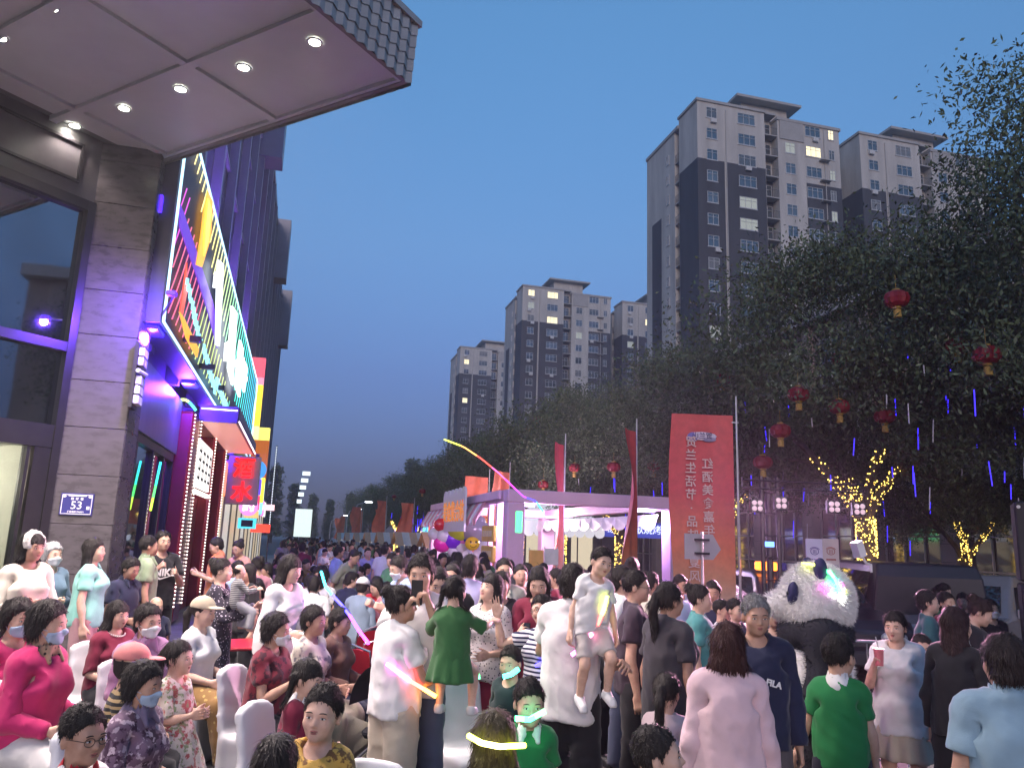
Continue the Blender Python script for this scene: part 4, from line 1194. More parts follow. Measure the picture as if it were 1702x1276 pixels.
board('yellow slanting light board beside the purple one', 30, -1.45, -1.25, 2.6, 3.9, ((.7, (.95, .95, .05), 1.8), (1, (.3, .9, .95), 1.4)))
t = thing('light_ball', 'round blue glowing ball sign above the vertical light boards', 'sign', (-1.5, 28.4, 4.05))
MB().ell((-1.5, 28.4, 4.05), .34, 16, 10).build('ball', em('ball_blue', (.08, .40, 1), .5), t, smooth=True)
MB().box((-1.56, 28.37, 4.37), (-1.44, 28.43, 4.6)).build('hanger', frame_m, t)
t = thing('round_pharmacy_sign', 'round pink glowing sign with the character for medicine', 'sign', (-1.55, 27, 2.75))
MB().lathe((0, 0, 0), [(0, .05), (.30, .05), (.30, -.05), (0, -.05)], 20).build('disc', em('pink_disc', (.9, .3, .75), .6), t, world=False).rotation_euler = (PI/2, 0, 0)
link('lettering', text_mesh('药', .40, .01, em('letter_white', (1, .95, 1), 3)), t, (0, -.07, 0))
t = thing('small_blue_sign', 'small cyan framed square sign under the round pink sign', 'sign', (-1.55, 27, 2.2))
MB().box((-1.83, 26.95, 2.05), (-1.27, 27.05, 2.38)).build('face', em('cyan_sign', (.1, .75, 1), .6), t); MB().box((-1.73, 26.93, 2.11), (-1.37, 26.945, 2.32)).build('screen', pm('sign_dark', (.02, .03, .06)), t)
t = thing('red_shop_lights', 'cluster of red shop lights at the end of the left pavement', 'sign', (-1.5, 36, 2.2))
MB().box((-1.9, 36, 1.95), (-1.1, 36.2, 2.3)).build('strip', em('red_strip', (1, .06, .03), .9), t); MB().box((-1.9, 36, 2.9), (-1.0, 36.2, 3.15)).build('strip', em('pinkwhite_strip', (1, .55, .6), .8), t)
t = thing('bulb_pole', 'tall thin pole of white bulbs at the far end of the shops', 'light pole', (-1.2, 38, 0))
mb = MB()
for i in range(50): mb.ell((-1.2, 38, 2.2 + i*.075), .022, 6, 4)
mb.build('bulbs', em('bulb_cool', (.8, .9, 1), .9), t)['kind'] = 'stuff'; MB().cyl((-1.2, 38.06, .15), (-1.2, 38.06, 5.95), .03).build('pole', frame_m, t)

# ---- apartment towers behind the street
beige = pm('tower_render', (.52, .50, .46), .20, .55, .85, .2, bscale=3, stretch=(1, 1, .16))
darkp = pm('tower_dark_paint', (.075, .078, .088), .22, .5, .8, stretch=(1, 1, .2))
slabm = pm('tower_slab', (.40, .39, .37), .1, 1, .8)
pipem = pm('tower_pipe', (.42, .41, .39), .1)
wfm = pm('white_window_frame', (.55, .56, .56), .05, rough=.4)
tglass = glassy('tower_glass', (.06, .075, .085), .06)
tcur = [pm('curtain_a', (.20, .21, .21), .3, 4, .3, stretch=(9, 1, 1)), pm('curtain_b', (.12, .15, .17), .3, 4, .25), glassy('tower_glass_b', (.10, .12, .13), .08)]
tlit = em('lit_room', (1.0, .86, .52), .75)
tdim = em('dim_room', (.75, .80, .70), .16)
TH, FLH = 58.0, 2.9
def win_mesh(w, h):
    mb = MB(); t = .055; d0, d1 = -.05, .03
    mb.box((-w/2, d0, -h/2), (w/2, d1, -h/2+t)); mb.box((-w/2, d0, h/2-t), (w/2, d1, h/2)); mb.box((-w/2, d0, -h/2+t), (-w/2+t, d1, h/2-t)); mb.box((w/2-t, d0, -h/2+t), (w/2, d1, h/2-t))
    n = 3 if w > 1.9 else 2
    for i in range(1, n): mb.box((-w/2+w*i/n-t/2, d0, -h/2+t), (-w/2+w*i/n+t/2, d1, h/2-t))
    mb.box((-w/2+t, d0+.002, h*.18), (w/2-t, d1-.002, h*.18+t*.8))
    mb.box((-w/2-.08, d0, -h/2-.08), (w/2+.08, d1+.10, -h/2-.005))
    return mb.mesh('window', wfm)
_W = {}
def window(parent, w, h, loc, rz, pane):
    if (w, h) not in _W: _W[w, h] = win_mesh(w, h)
    o = link('window', _W[w, h], parent, loc, rz)
    if (w, h, pane.name) not in _W: _W[w, h, pane.name] = MB().box((-w/2+.03, .0, -h/2+.03), (w/2-.03, .02, h/2-.03)).mesh('pane', pane)
    link('pane', _W[w, h, pane.name], o, (0, -.02+.02, 0))
    return o
railm = MB()
for i in range(9): railm.box((-.92+i*.23, -.01, 0), (-.90+i*.23, .01, 1.0))
railm.box((-.95, -.015, 1.0), (.95, .015, 1.05)); rail_me = railm.mesh('railing', pm('rail_dark', (.10, .10, .11)))
bslab_me = MB().box((-.95, 0, -.10), (.95, 1.45, .05)).mesh('balcony_slab', slabm)
ac_me = MB(); ac_me.bev((-.4, -.32, -.28), (.4, -.02, .28), .02); ac_me.cyl((.08, -.325, 0), (.08, -.335, 0), .2, None, 12); ac_me = ac_me.mesh('air_conditioner', pm('ac_white', (.6, .6, .58), .05))
def tower(lab, x, y, seed, fl0, lit=(), H=TH):
    t = thing('apartment_tower', lab, 'building', (x, y, 0), 0, 'apartment towers behind the trees')
    rs = random.Random(seed)
    b = MB()
    b.box((0, 0, 0), (9.7, 5.0, H)); b.box((1.3, 5.0, 0), (9.7, 6.3, H)); b.box((0, 6.3, 0), (9.7, 15, H-1.2)); b.box((9.7, 1.45, 0), (11.6, 15, H-.02)); b.box((11.6, .0, 0), (21, 15, H-.6))
    b.build('wall', beige, t, world=False)
    b = MB(); top1 = H - 2.72*FLH; top2 = H - 3.05*FLH
    b.box((-.03, -.03, 0), (3.75, 4.9, top1)); b.box((4.1, -.03, 0), (9.66, -.004, top1)); b.box((15.7, -.03, 0), (21.03, -.004, top2)); b.box((-.03, 10.3, 0), (-.004, 13.2, H-4.1*FLH))
    b.box((9.72, 1.42, 0), (11.58, 1.448, H-3*FLH))
    b.build('dark_wall', darkp, t, world=False)
    b = MB()
    b.box((-.18, -.18, H), (9.8, 5.1, H+.35)); b.box((-.15, 5.11, H-1.2), (9.7, 15.1, H-.75)); b.box((11.5, -.18, H-.6), (21.2, 15.1, H-.2)); b.box((11.9, -.14, H-.6-FLH*.9), (15.5, -.006, H-.61)) 
    b.box((9.8, .0, H-.02), (11.5, 15, H+.3))
    b.build('cornice', slabm, t, world=False)
    b = MB(); b.box((8.2, 3, H+.3), (15.2, 11, H+3.0)); b.build('penthouse', beige, t, world=False)
    b = MB(); b.add([(6.8, 1.6, H+3.0), (16.6, 1.6, H+3.0), (16.6, 12.4, H+3.0), (6.8, 12.4, H+3.0), (6.8, 1.6, H+3.35), (16.6, 1.6, H+3.35), (16.6, 12.4, H+3.35), (6.8, 12.4, H+3.35), (10, 5.5, H+4.4), (13.4, 5.5, H+4.4), (13.4, 8.5, H+4.4), (10, 8.5, H+4.4)],
        [(0, 3, 2, 1), (0, 1, 5, 4), (1, 2, 6, 5), (2, 3, 7, 6), (3, 0, 4, 7), (4, 5, 9, 8), (5, 6, 10, 9), (6, 7, 11, 10), (7, 4, 8, 11), (8, 9, 10, 11)]); b.build('roof', slabm, t, world=False)
    for px in (4.0, 18.6): MB().cyl((px, -.09, 0), (px, -.09, H-.7), .07, None, 6).build('drain_pipe', pipem, t, world=False)
    for f in range(fl0, 20):
        z = f*FLH + 1.5
        for ci, (cx, w, h) in enumerate(((2.0, 1.5, 1.45), (7.0, 2.5, 1.5), (13.4, 1.5, 1.5), (16.9, 2.3, 1.45), (19.7, .85, 1.4))):
            key = (ci, 19-f)
            p = tlit if key in lit or rs.random() < .006 else (tdim if rs.random() < .05 else (rs.choice(tcur) if rs.random() < .45 else tglass))
            window(t, w, h, (cx, -.045 if not (ci == 2) else -.012, z), 0, p)
            if ci in (0, 1, 3) and rs.random() < .24: link('air_conditioner', ac_me, t, (cx+rs.uniform(-.6, .6), -.05, z-1.15))
        link('balcony_slab', bslab_me, t, (10.65, .02, f*FLH)); link('railing', rail_me, t, (10.65, .06, f*FLH+.06))
        window(t, 1.5, 2.0, (10.65, 1.40, f*FLH+1.25), 0, tglass)
        if f < 19:
            window(t, .8, 1.35, (-.045, 8.3, z), -PI/2, tglass)
            o = link('balcony_slab', bslab_me, t, (.02, 5.65, f*FLH), -PI/2, (.62, .8, 1)); o2 = link('railing', rail_me, t, (.05, 5.65, f*FLH+.06), -PI/2, (.62, 1, 1))
            link('balcony_slab', bslab_me, t, (.02, 14.0, f*FLH), -PI/2, (.8, .6, 6))
        if f >= 15 and 5 <= f <= 18: link('balcony_slab', bslab_me, t, (18.4, -.75, f*FLH+.4), 0, (.75, .5, .8))
    return t
tower('nearest tall apartment tower, beige over dark grey, full front in view', 44.8, 82, 1, 8, ((3, 1), (4, 0)))
tower('apartment tower half hidden by tree crowns right of the nearest tower', 69.5, 82.5, 2, 11)
tower('middle apartment tower with several lit windows and pointed roof house', 44.3, 161, 3, 6, ((0, 0), (1, 0), (1, 2)))
tower('apartment tower showing only a strip beside the middle tower', 69.5, 164, 4, 8, ((1, 1),))
tower('farthest low-looking apartment tower at the left end of the row', 42.5, 222, 5, 5, ((0, 1), (0, 5)))

# ---- stone building behind the trees on the right
rb = thing('stone_arcade_building', 'pinkish stone building behind the street trees on the right', 'building', (22, 20, 0))
rstone = pm('pink_stone', (.30, .245, .215), .14, .8, .7, .3)
MB().box((22.3, 2, 0), (40, 50, 12.2)).build('wall', rstone, rb)
MB().box((21.7, 1.8, 12.2), (40, 50.2, 12.7)).build('cornice', pm('cornice_pale', (.48, .45, .43), .1), rb)
MB().box((22.0, 1.9, 4.4), (22.3, 50.1, 4.8)).build('string_course', pm('cornice_pale', (.48, .45, .43)), rb)
for i in range(12):
    y = 3.2 + i*3.9
    MB().bev((21.75, y-.35, 0), (22.29, y+.35, 4.39), .03).build('pier', rstone, rb)
    MB().bev((22.05, y-.3, 4.81), (22.29, y+.3, 12.19), .03).build('pilaster', rstone, rb)
    for q in range(6): MB().box((21.735, y-.36, .5+q*.62), (21.748, y+.36, .52+q*.62)).build('joint', stone_n, rb)
    for fl in range(2):
        o = window(rb, 2.3, 2.1, (22.24-22, y+1.95-20, 6.9+fl*3.4), -PI/2, tglass if (i+fl) % 4 else tdim)
    g = MB()
    for q in range(4): g.box((22.10, y+.40+q*.99, .1), (22.16, y+.46+q*.99, 4.3))
    for q in range(4): g.box((22.09, y+.40, .3+q*1.15), (22.17, y+3.45, .36+q*1.15))
    fo = g.build('glazing_frame', pm('pale_frame', (.45, .42, .38), .1, rough=.4, metal=.3), rb)
    MB().box((22.18, y+.36, .05), (22.20, y+3.5, 4.35)).build('pane', glassy('shop_pane', (.05, .045, .04), .05), rb)
fb = thing('far_shop_row', 'low dark shop row with small lit signs beyond the pink kiosk', 'building', (20, 60, 0))
MB().box((20, 50.5, 0), (30, 150, 6.5)).build('wall', pm('far_wall', (.10, .09, .09), .2), fb)
rs = random.Random(9)
for i in range(14):
    y = 52 + i*6.0; c = [(.15, .2, .9), (1, .15, .1), (.2, .8, .9), (1, .8, .4), (.9, .9, 1)][i % 5]
    MB().box((19.8, y, 2.9), (19.99, y+4.6, 3.9)).build('shop_sign', em('farsign_%d' % (i % 5), c, .8), fb)
    MB().box((19.9, y+.2, .2), (19.985, y+4.4, 2.7)).build('shop_window', em('farwin_%d' % (i % 2), ((1, .85, .6), (.8, .85, 1))[i % 2], .35), fb)
sb = thing('dark_blue_shop_banner', 'long dark blue shop banner with pale characters seen through the kiosk', 'banner', (17, 38, 2.7))
MB().box((15.2, 38, 2.35), (19.0, 38.06, 3.15)).build('board', em('navy_board', (.04, .05, .28), .8), sb)
link('lettering', text_mesh('原野牧歌烧烤店', .5, .01, em('pale_letter', (.5, .55, .9), 1.2)), sb, (.1, -.03, .05))

# ---- street trees
bark = pm('bark', (.075, .060, .048), .35, 5, .9, .9, stretch=(1, 1, .25), dist=.03)
def leafmat(name, a, b):
    m, nt, bs = _new(name)
    oi = nt.nodes.new('ShaderNodeNewGeometry')
    rp = _ramp(nt, oi.outputs['Random Per Island'], [(0, a), (1, b)])
    nt.links.new(rp.outputs[0], bs.inputs['Base Color']); bs.inputs['Roughness'].default_value = .55; bs.inputs['Specular IOR Level'].default_value = .35
    MATS[name] = m
    return m
leafm = [leafmat('leaf_0', (.050, .078, .040), (.14, .19, .095)), leafmat('leaf_1', (.046, .070, .040), (.125, .17, .09)), leafmat('leaf_2', (.05, .076, .038), (.14, .185, .09))]
def leaves_np(rg, centers, per, spread, size, droop=.35):
    n = len(centers)*per
    c = np.repeat(centers, per, 0)
    off = np.clip(rg.normal(size=(n, 3)), -1.75, 1.75) * spread * np.array((1, 1, .62)); off[:, 2] -= np.abs(off[:, 0]+off[:, 1])*droop*.4
    p = c + off
    d = rg.normal(size=(n, 3)); d[:, 2] -= .7; d /= np.linalg.norm(d, axis=1)[:, None]
    u = np.cross(d, rg.normal(size=(n, 3))); u /= np.linalg.norm(u, axis=1)[:, None]
    L = size*rg.uniform(.7, 1.3, n)[:, None]; W = L*.40
    V = np.stack([p - d*L*.5, p + u*W*.5, p + d*L*.5, p - u*W*.5], 1).reshape(-1, 3)
    return V, np.arange(n*4).reshape(-1, 4)
TREES = {}
def tree_proto(v, per, size, ncl):
    rg = np.random.default_rng(100+v); rs = random.Random(50+v)
    wood = MB(); limbs = []
    h0 = 2.5 + .3*rs.random()
    base = [(0, 0, 0), (.02, .03, .8), (.06, -.02, 1.7), (.05, .03, h0)]
    wood.tube(base, [.26, .20, .18, .19], 10)
    ends = []
    nl = 4
    for i in range(nl):
        a = 2*PI*i/nl + rs.uniform(-.4, .4); ln = rs.uniform(2.9, 4.0)
        pts = [Vector((.05, .03, h0-.08))]; dv = Vector((math.cos(a)*.55, math.sin(a)*.55, 1.0)).normalized()
        for q in range(5):
            dv = (dv + Vector((math.cos(a)*.10+rs.uniform(-.15, .15), math.sin(a)*.10+rs.uniform(-.15, .15), .03))).normalized(); pts.append(pts[-1] + dv*ln/5)
        wood.tube(pts, [.12, .10, .085, .07, .055, .04], 7); limbs.append(pts)
        for q in range(4):
            k = rs.choice((2, 3, 4, 5)); a2 = a + rs.uniform(-1.1, 1.1); p = [pts[k]]; dv2 = Vector((math.cos(a2), math.sin(a2), rs.uniform(.0, .75))).normalized(); l2 = rs.uniform(1.3, 2.6)
            for w in range(4): dv2 = (dv2 + Vector((rs.uniform(-.2, .2), rs.uniform(-.2, .2), rs.uniform(-.22, .12)))).normalized(); p.append(p[-1] + dv2*l2/4)
            wood.tube(p, [.05, .04, .03, .022, .012], 5); ends.append(p)
    cent = []
    for p in ends:
        for q in (2, 3, 4): cent.append(tuple(p[q] + Vector((rs.uniform(-.3, .3), rs.uniform(-.3, .3), rs.uniform(-.1, .4)))))
    while len(cent) < ncl:
        a = rs.uniform(0, 2*PI); el = math.asin(rs.uniform(-.62, 1)); r = rs.uniform(.45, 1.0)**.6
        rad = 3.9*(1 + .18*math.sin(a*3+v) + .12*math.sin(a*5+2*v+el*4))
        cent.append((math.cos(a)*math.cos(el)*rad*r, math.sin(a)*math.cos(el)*rad*r, 6.1 + math.sin(el)*3.5*r*(1+.12*math.sin(a*2+v))))
    V, Q = leaves_np(rg, np.array(cent), per, rg.uniform(.34, .66, (len(cent)*1, 1)).repeat(per, 0), size)
    return wood.mesh('trunk', bark, True), np_mesh('crown', V, Q, leafm[v % 3], None, False), limbs, base
TREES = [tree_proto(0, 440, .112, 185), tree_proto(1, 440, .112, 185), tree_proto(2, 190, .175, 160), tree_proto(3, 190, .175, 160), tree_proto(4, 600, .090, 195)]
TX = 12.3
tree_rows = []
def tree(lab, x, y, v, rz, s, group='street trees along the right pavement'):
    t = thing('street_tree', lab, 'tree', (x, y, 0), rz, group); t.scale = (s, s, s)
    w, c, limbs, base = TREES[v]
    link('trunk', w, t); link('crown', c, t)
    tree_rows.append((t, v, x, y, rz, s)); return t
specs = [('nearest street tree with lit branch at the right edge', 15.1, 10.5, 4, .3, 1.20), ('second street tree, its trunk wrapped in yellow fairy lights', 13.2, 16.2, 1, 1.2, 1.06),
         ('third street tree behind the large red banner', 12.8, 22.3, 0, 2.4, .90), ('fourth street tree above the kiosk roof', 12.4, 29.3, 1, 3.3, .88),
         ('fifth street tree beyond the kiosk', 12.4, 36.5, 2, .8, .97), ('sixth street tree in front of the middle tower', 12.6, 44.5, 3, 1.9, .93), ('seventh street tree in the row', 12.4, 53.0, 2, 4.1, .96),
         ('eighth street tree below the farthest tower', 12.6, 62.5, 3, 5.1, 1.0), ('ninth street tree in the row', 12.4, 72, 2, 2.2, .95), ('tenth street tree in the row', 12.6, 85, 3, .6, .88), ('eleventh street tree in the row', 12, 99, 2, 3.6, 1.0),
         ('twelfth street tree in the row', 12, 116, 3, 2.9, .95), ('last street tree at the far end of the row', 12, 136, 2, 1.1, 1.1)]
for a in specs: tree(*a)
tree('slim young tree with lit forked trunk beside the stone building', 17.6, 17.8, 1, 4.0, .72, 'trees by the stone building')
tree('tree beside the stone building at the right edge', 19.5, 12.0, 4, 2.0, .85, 'trees by the stone building')
# far dark poplars closing the street
popl = []
for v in range(2):
    rg = np.random.default_rng(300+v); n = 90
    cz = rg.uniform(.12, 1, n); rad = (1-cz)*.13 + .02; an = rg.uniform(0, 2*PI, n)
    cent = np.stack([np.cos(an)*rad*12*rg.uniform(.3, 1, n), np.sin(an)*rad*12*rg.uniform(.3, 1, n), cz*14], 1)
    V, Q = leaves_np(rg, cent, 36, .5, .55)
    wd = MB(); wd.tube([(0, 0, 0), (0, 0, 6), (0, 0, 13)], [.25, .15, .04], 6)
    popl.append((wd.mesh('trunk', bark), np_mesh('crown', V, Q, leafm[1], None, False)))
for i, (x, y, s) in enumerate(((-14, 150, .9), (-9, 165, 1.3), (-5, 172, 1.15), (-1, 180, .9), (3, 175, .75), (7, 185, .7), (11, 178, .8), (22, 160, 1.25), (26, 168, .9), (15, 190, .75), (-20, 160, 1.2), (30, 180, .9))):
    t = thing('poplar_tree', 'tall dark poplar at the far end of the street', 'tree', (x, y, 0), i*1.3, 'far poplars'); t.scale = (s*1.2, s*1.2, s)
    link('trunk', popl[i % 2][0], t); link('crown', popl[i % 2][1], t)

# fairy lights wound on trunks
def octa(mb, c, r):
    x, y, z = c
    mb.add([(x+r, y, z), (x-r, y, z), (x, y+r, z), (x, y-r, z), (x, y, z+r), (x, y, z-r)], [(0, 2, 4), (2, 1, 4), (1, 3, 4), (3, 0, 4), (2, 0, 5), (1, 2, 5), (3, 1, 5), (0, 3, 5)])
fl_m = em('fairy_light', (1, .66, .12), 2.6)
def fairy(ti, lab, n_trunk, limb_ids, dens, r=.017, zlo=1.2, zhi=2.6):
    t, v, x, y, rz, s = tree_rows[ti]
    M = Matrix.Translation((x, y, 0)) @ Matrix.Rotation(rz, 4, 'Z') @ Matrix.Scale(s, 4)
    rs = random.Random(ti); mb = MB()
    for i in range(n_trunk):
        a = rs.uniform(0, 2*PI); z = rs.uniform(zlo, zhi)
        octa(mb, M @ Vector((math.cos(a)*.22+.04, math.sin(a)*.22, z)), r*rs.uniform(.8, 1.3))
    for li in limb_ids:
        pts = TREES[v][2][li]
        for i in range(dens):
            k = rs.uniform(0, 2.3); p = pts[int(k)].lerp(pts[int(k)+1], k % 1); a = rs.uniform(0, 2*PI)
            octa(mb, M @ (p + Vector((math.cos(a), math.sin(a), rs.uniform(-.6, .6)))*.105), r*rs.uniform(.8, 1.3))
    o = mb.build('fairy_lights', fl_m); tag(o, lab, 'fairy lights', kind='stuff')
fairy(0, 'yellow fairy lights wound along the branches of the nearest tree', 120, (0, 1, 2, 3), 130, .017)
fairy(1, 'dense yellow fairy lights wrapping the second tree trunk and fork', 420, (0, 1, 2, 3), 120, .019, .9, 2.6)
fairy(2, 'yellow fairy lights on the third tree behind the banner', 260, (0, 1, 2, 3), 90, .02)
fairy(3, 'yellow fairy lights on the fourth tree seen through the kiosk', 200, (0, 2), 80, .024, .6)
fairy(4, 'yellow fairy lights on the fifth tree beyond the kiosk', 160, (0, 1), 60, .03, .4)
fairy(5, 'yellow fairy lights on the sixth tree beyond the stalls', 140, (0, 1, 2), 60, .04, .4)
fairy(6, 'yellow fairy lights on the seventh tree beyond the stalls', 140, (0, 1, 2), 60, .045, .4)
fairy(8, 'yellow fairy lights on a far tree past the flags', 120, (0, 1), 50, .06, .4)
fairy(10, 'yellow fairy lights on the farthest lit tree', 100, (0, 1), 40, .08, .4)
fairy(13, 'yellow fairy lights on the forked young tree by the stone building', 130, (0, 1, 2), 110, .018, .8)
# blue and unlit light tubes hanging in the crowns
tb_me = MB().tube([(0, 0, 0), (0, 0, -1)], .010, 6).mesh('light_tube', em('tube_blue', (.04, .02, 1), 1.1, False))
tw_me = MB().tube([(0, 0, 0), (0, 0, -1)], .012, 6).mesh('light_tube', pm('tube_unlit', (.42, .42, .5), .1, rough=.3))
rs = random.Random(21)
for i in range(150):
    ti = rs.choice((0, 0, 0, 1, 1, 1, 1, 2, 2, 2, 3, 3, 4, 13)); _, v, x, y, rz, s = tree_rows[ti]
    a = rs.uniform(PI*.55, PI*1.75); r = rs.uniform(2.0, 4.0)*s; z = rs.uniform(3.0, 5.2)*s
    lit = rs.random() < .62
    o = link('light_tube', tb_me if lit else tw_me, None, (x+math.cos(a)*r, y+math.sin(a)*r, z)); o.scale = (1, 1, rs.uniform(.18, .5)); o.rotation_euler = (rs.uniform(-.1, .1), rs.uniform(-.1, .1), 0)
    tag(o, 'blue glowing light tube hanging in a street tree' if lit else 'unlit pale light tube hanging in a street tree', 'light tube', 'blue light tubes in the trees' if lit else 'unlit light tubes in the trees')
for i in range(60):
    ti = rs.choice((5, 6, 7, 8)); _, v, x, y, rz, s = tree_rows[ti]
    o = link('light_tube', tb_me, None, (x+rs.uniform(-4, -1), y+rs.uniform(-3, 3), rs.uniform(2.6, 4.6))); o.scale = (2.2, 2.2, rs.uniform(.4, .8))
    tag(o, 'blue glowing light tube hanging in a far street tree', 'light tube', 'blue light tubes in the far trees')
# red lanterns
lan = MB()
prof = [(0.06, .20), (.16, .185), (.25, .12), (.285, .0), (.25, -.12), (.16, -.185), (.06, -.20)]
n = 20; vs = []
for r, z in prof:
    for k in range(n): rr = r*(1 + .045*math.cos(k*PI)); vs.append((rr*math.cos(2*PI*k/n), rr*math.sin(2*PI*k/n), z))
lan.add(vs, [(i*n+k, i*n+(k+1) % n, (i+1)*n+(k+1) % n, (i+1)*n+k) for i in range(6) for k in range(n)])
lan_me = lan.mesh('lantern_body', pm('lantern_red', (.19, .006, .014), .25, 3, .5))
cap = MB(); cap.cyl((0, 0, .19), (0, 0, .24), .10, .09, 12); cap.cyl((0, 0, -.24), (0, 0, -.19), .09, .10, 12); cap.cyl((0, 0, .24), (0, 0, .6), .006, None, 5); cap_me = cap.mesh('cap', pm('lantern_gold', (.35, .22, .04), .2, rough=.4))
tas = MB(); tas.lathe((0, 0, 0), [(.02, -.24), (.085, -.27), (.09, -.45), (.0, -.46)], 10); tas_me = tas.mesh('tassel', pm('tassel_gold', (.38, .25, .06), .3, 20, .8))
LAN = [(1490, 497, 12.5, 'red lantern high on the dark crown, topmost of all'), (1640, 590, 11.5, 'large red lantern near the right edge with blue tubes'), (1327, 655, 14.5, 'dark red lantern with yellow tassel above the lit tree fork'), (1395, 676, 15, 'pinkish red lantern just right of the fork lantern'),
       (1470, 692, 15, 'red lantern beside the bright blue tubes over the yellow fork'), (1297, 716, 15, 'violet tinted red lantern right of the big banner'), (1398, 597, 16, 'dim red lantern between tree crowns'), (1200, 630, 18, 'small dim red lantern above the big banner'),
       (1268, 768, 16, 'small red lantern low beside the banner pole'), (1020, 776, 22, 'small red lantern between the two narrow flags'), (1590, 575, 14, 'dim red lantern left of the large right one'), (1087, 775, 22, 'small red lantern left of the big banner top'), (955, 777, 25, 'small red lantern behind the narrow flag'), (903, 805, 27, 'small red lantern over the pink kiosk beam'), (828, 796, 34, 'far red lantern above the kiosk left corner'), (893, 697, 36, 'lone red lantern high in the middle trees'), (702, 816, 45, 'far red lantern above the striped awning'), (655, 825, 62, 'farthest red lantern in the tree row')]
for x, y, d, lab in LAN:
    t = thing('red_lantern', lab, 'lantern', tuple(at_d(x, y, d*1.10)), random.random()*3, 'red lanterns in the trees'); t.scale = (.74,)*3
    link('lantern_body', lan_me, t); link('cap', cap_me, t); link('tassel', tas_me, t)

# ---- pink food kiosk
pink = pm('pink_paint', (.78, .52, .70), .07, 2, .45)
pinkd = pm('pink_stripe', (.72, .33, .40), .06, 2, .5)
whitep = pm('white_board', (.78, .76, .78), .04, 2, .5)
KX0, KX1, KY0, KY1, KZ = 4.65, 9.25, 17.6, 28.5, 3.12
kio = thing('pink_kiosk', 'open pink and white food kiosk frame with striped awning', 'kiosk', (KX0, KY0, 0))
for x, y, w in ((KX0, KY0, .42), (KX1-.5, KY0, .5), (KX0, KY1-.45, .45), (KX1-.5, KY1-.45, .5)):
    MB().bev((x, y, 0), (x+w, y+w, KZ-.30), .02).build('post', pink, kio)
MB().bev((KX0, KY0, KZ-.30), (KX1, KY0+.42, KZ), .02).build('beam', pink, kio)
MB().bev((KX0, KY1-.42, KZ-.30), (KX1, KY1, KZ), .02).build('beam', pink, kio)
MB().bev((KX0+.001, KY0+.422, KZ-.29), (KX0+.40, KY1-.422, KZ-.001), .02).build('beam', pink, kio)
MB().bev((KX1-.40, KY0+.422, KZ-.29), (KX1-.001, KY1-.422, KZ-.001), .02).build('beam', pink, kio)
MB().bev((KX0-.02, KY0+.9, 0), (KX0+.14, KY0+1.05, KZ-.30), .01).build('post', pink, kio); MB().bev((KX0-.02, KY0+1.7, 0), (KX0+.10, KY0+1.82, KZ-.30), .01).build('post', pink, kio)
# striped scalloped awning on the street side
y = KY0 + 2.0; i = 0
while y < KY1 - .1:
    mb = MB(); w = .40; pts = [(KX0-.03, y, KZ-.22), (KX0-.03, y+w-.01, KZ-.22)] + [(KX0-.03-.25, y+w/2+math.cos(a)*(w/2-.005), KZ-.66-math.sin(a)*.16) for a in np.linspace(0, PI, 7)]
    mb.prism(pts, (-.012, 0, 0)).build('awning_slat', whitep if i % 2 else pinkd, kio); y += w; i += 1
MB().bev((KX0-.10, KY0+.51, KZ-.215), (KX0-.022, KY1-.51, KZ-.01), .01).build('awning_rail', pink, kio)
# name board with five orange characters, faces the street (-X)
kb = thing('kiosk_name_board', 'white scalloped board with five orange characters on the kiosk', 'sign', (KX0-.32, 22.2, 2.2))
pts = [(0, -1.62, 0), (0, 1.62, 0)] + [(0, 1.62-(i+.5+.5*0)*(3.24/6) + math.cos(a)*.27, .98 + math.sin(a)*.22) for i in range(6) for a in np.linspace(.15, PI-.15, 6)]
MB().prism([Vector(p) + Vector((KX0-.34, 22.2, 2.15)) for p in pts], (-.05, 0, 0)).build('board', whitep, kb)
lt_me = text_mesh('美食集合站', .62, .012, em('orange_letter', (1, .30, .02), .28), bold=.004)
o = link('lettering', lt_me, kb, (-.075, 0, .46), -PI/2)
# white scalloped inner canopy
def scallop(parent, x0, x1, y, ztop, h, n, mat, nm='scallop'):
    w = (x1-x0)/n
    for i in range(n):
        pts = [(x0+i*w, y, ztop), (x0+(i+1)*w-.005, y, ztop)] + [(x0+(i+.5)*w + math.cos(a)*(w/2-.003), y, ztop-h-math.sin(a)*w*.4) for a in np.linspace(0, PI, 7)]
        MB().prism(pts, (0, .012, 0)).build(nm, mat, parent)
for i in range(11):
    y = KY0+.6 + i*.93
    pts = [(KX1-.52, y, KZ-.40), (KX1-.52, y+.92, KZ-.40)] + [(KX1-.60, y+.46+math.cos(a)*.45, KZ-.62-math.sin(a)*.17) for a in np.linspace(0, PI, 7)]
    MB().prism(pts, (-.012, 0, 0)).build('scallop', whitep, kio)
ten = thing('white_tent', 'white tent canopy with scalloped edge inside the pink kiosk', 'tent', (10.5, 31, 0))
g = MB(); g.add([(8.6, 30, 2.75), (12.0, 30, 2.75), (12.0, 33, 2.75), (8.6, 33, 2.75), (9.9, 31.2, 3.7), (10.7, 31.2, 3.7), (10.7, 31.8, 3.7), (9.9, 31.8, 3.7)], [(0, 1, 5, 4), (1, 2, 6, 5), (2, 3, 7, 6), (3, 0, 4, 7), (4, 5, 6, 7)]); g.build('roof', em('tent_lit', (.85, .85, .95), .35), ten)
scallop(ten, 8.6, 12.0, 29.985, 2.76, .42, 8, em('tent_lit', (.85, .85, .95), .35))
for x, y in ((8.7, 30.1), (11.9, 30.1), (8.7, 32.9), (11.9, 32.9)): MB().cyl((x, y, 0), (x, y, 2.75), .03).build('leg', frame_m, ten)
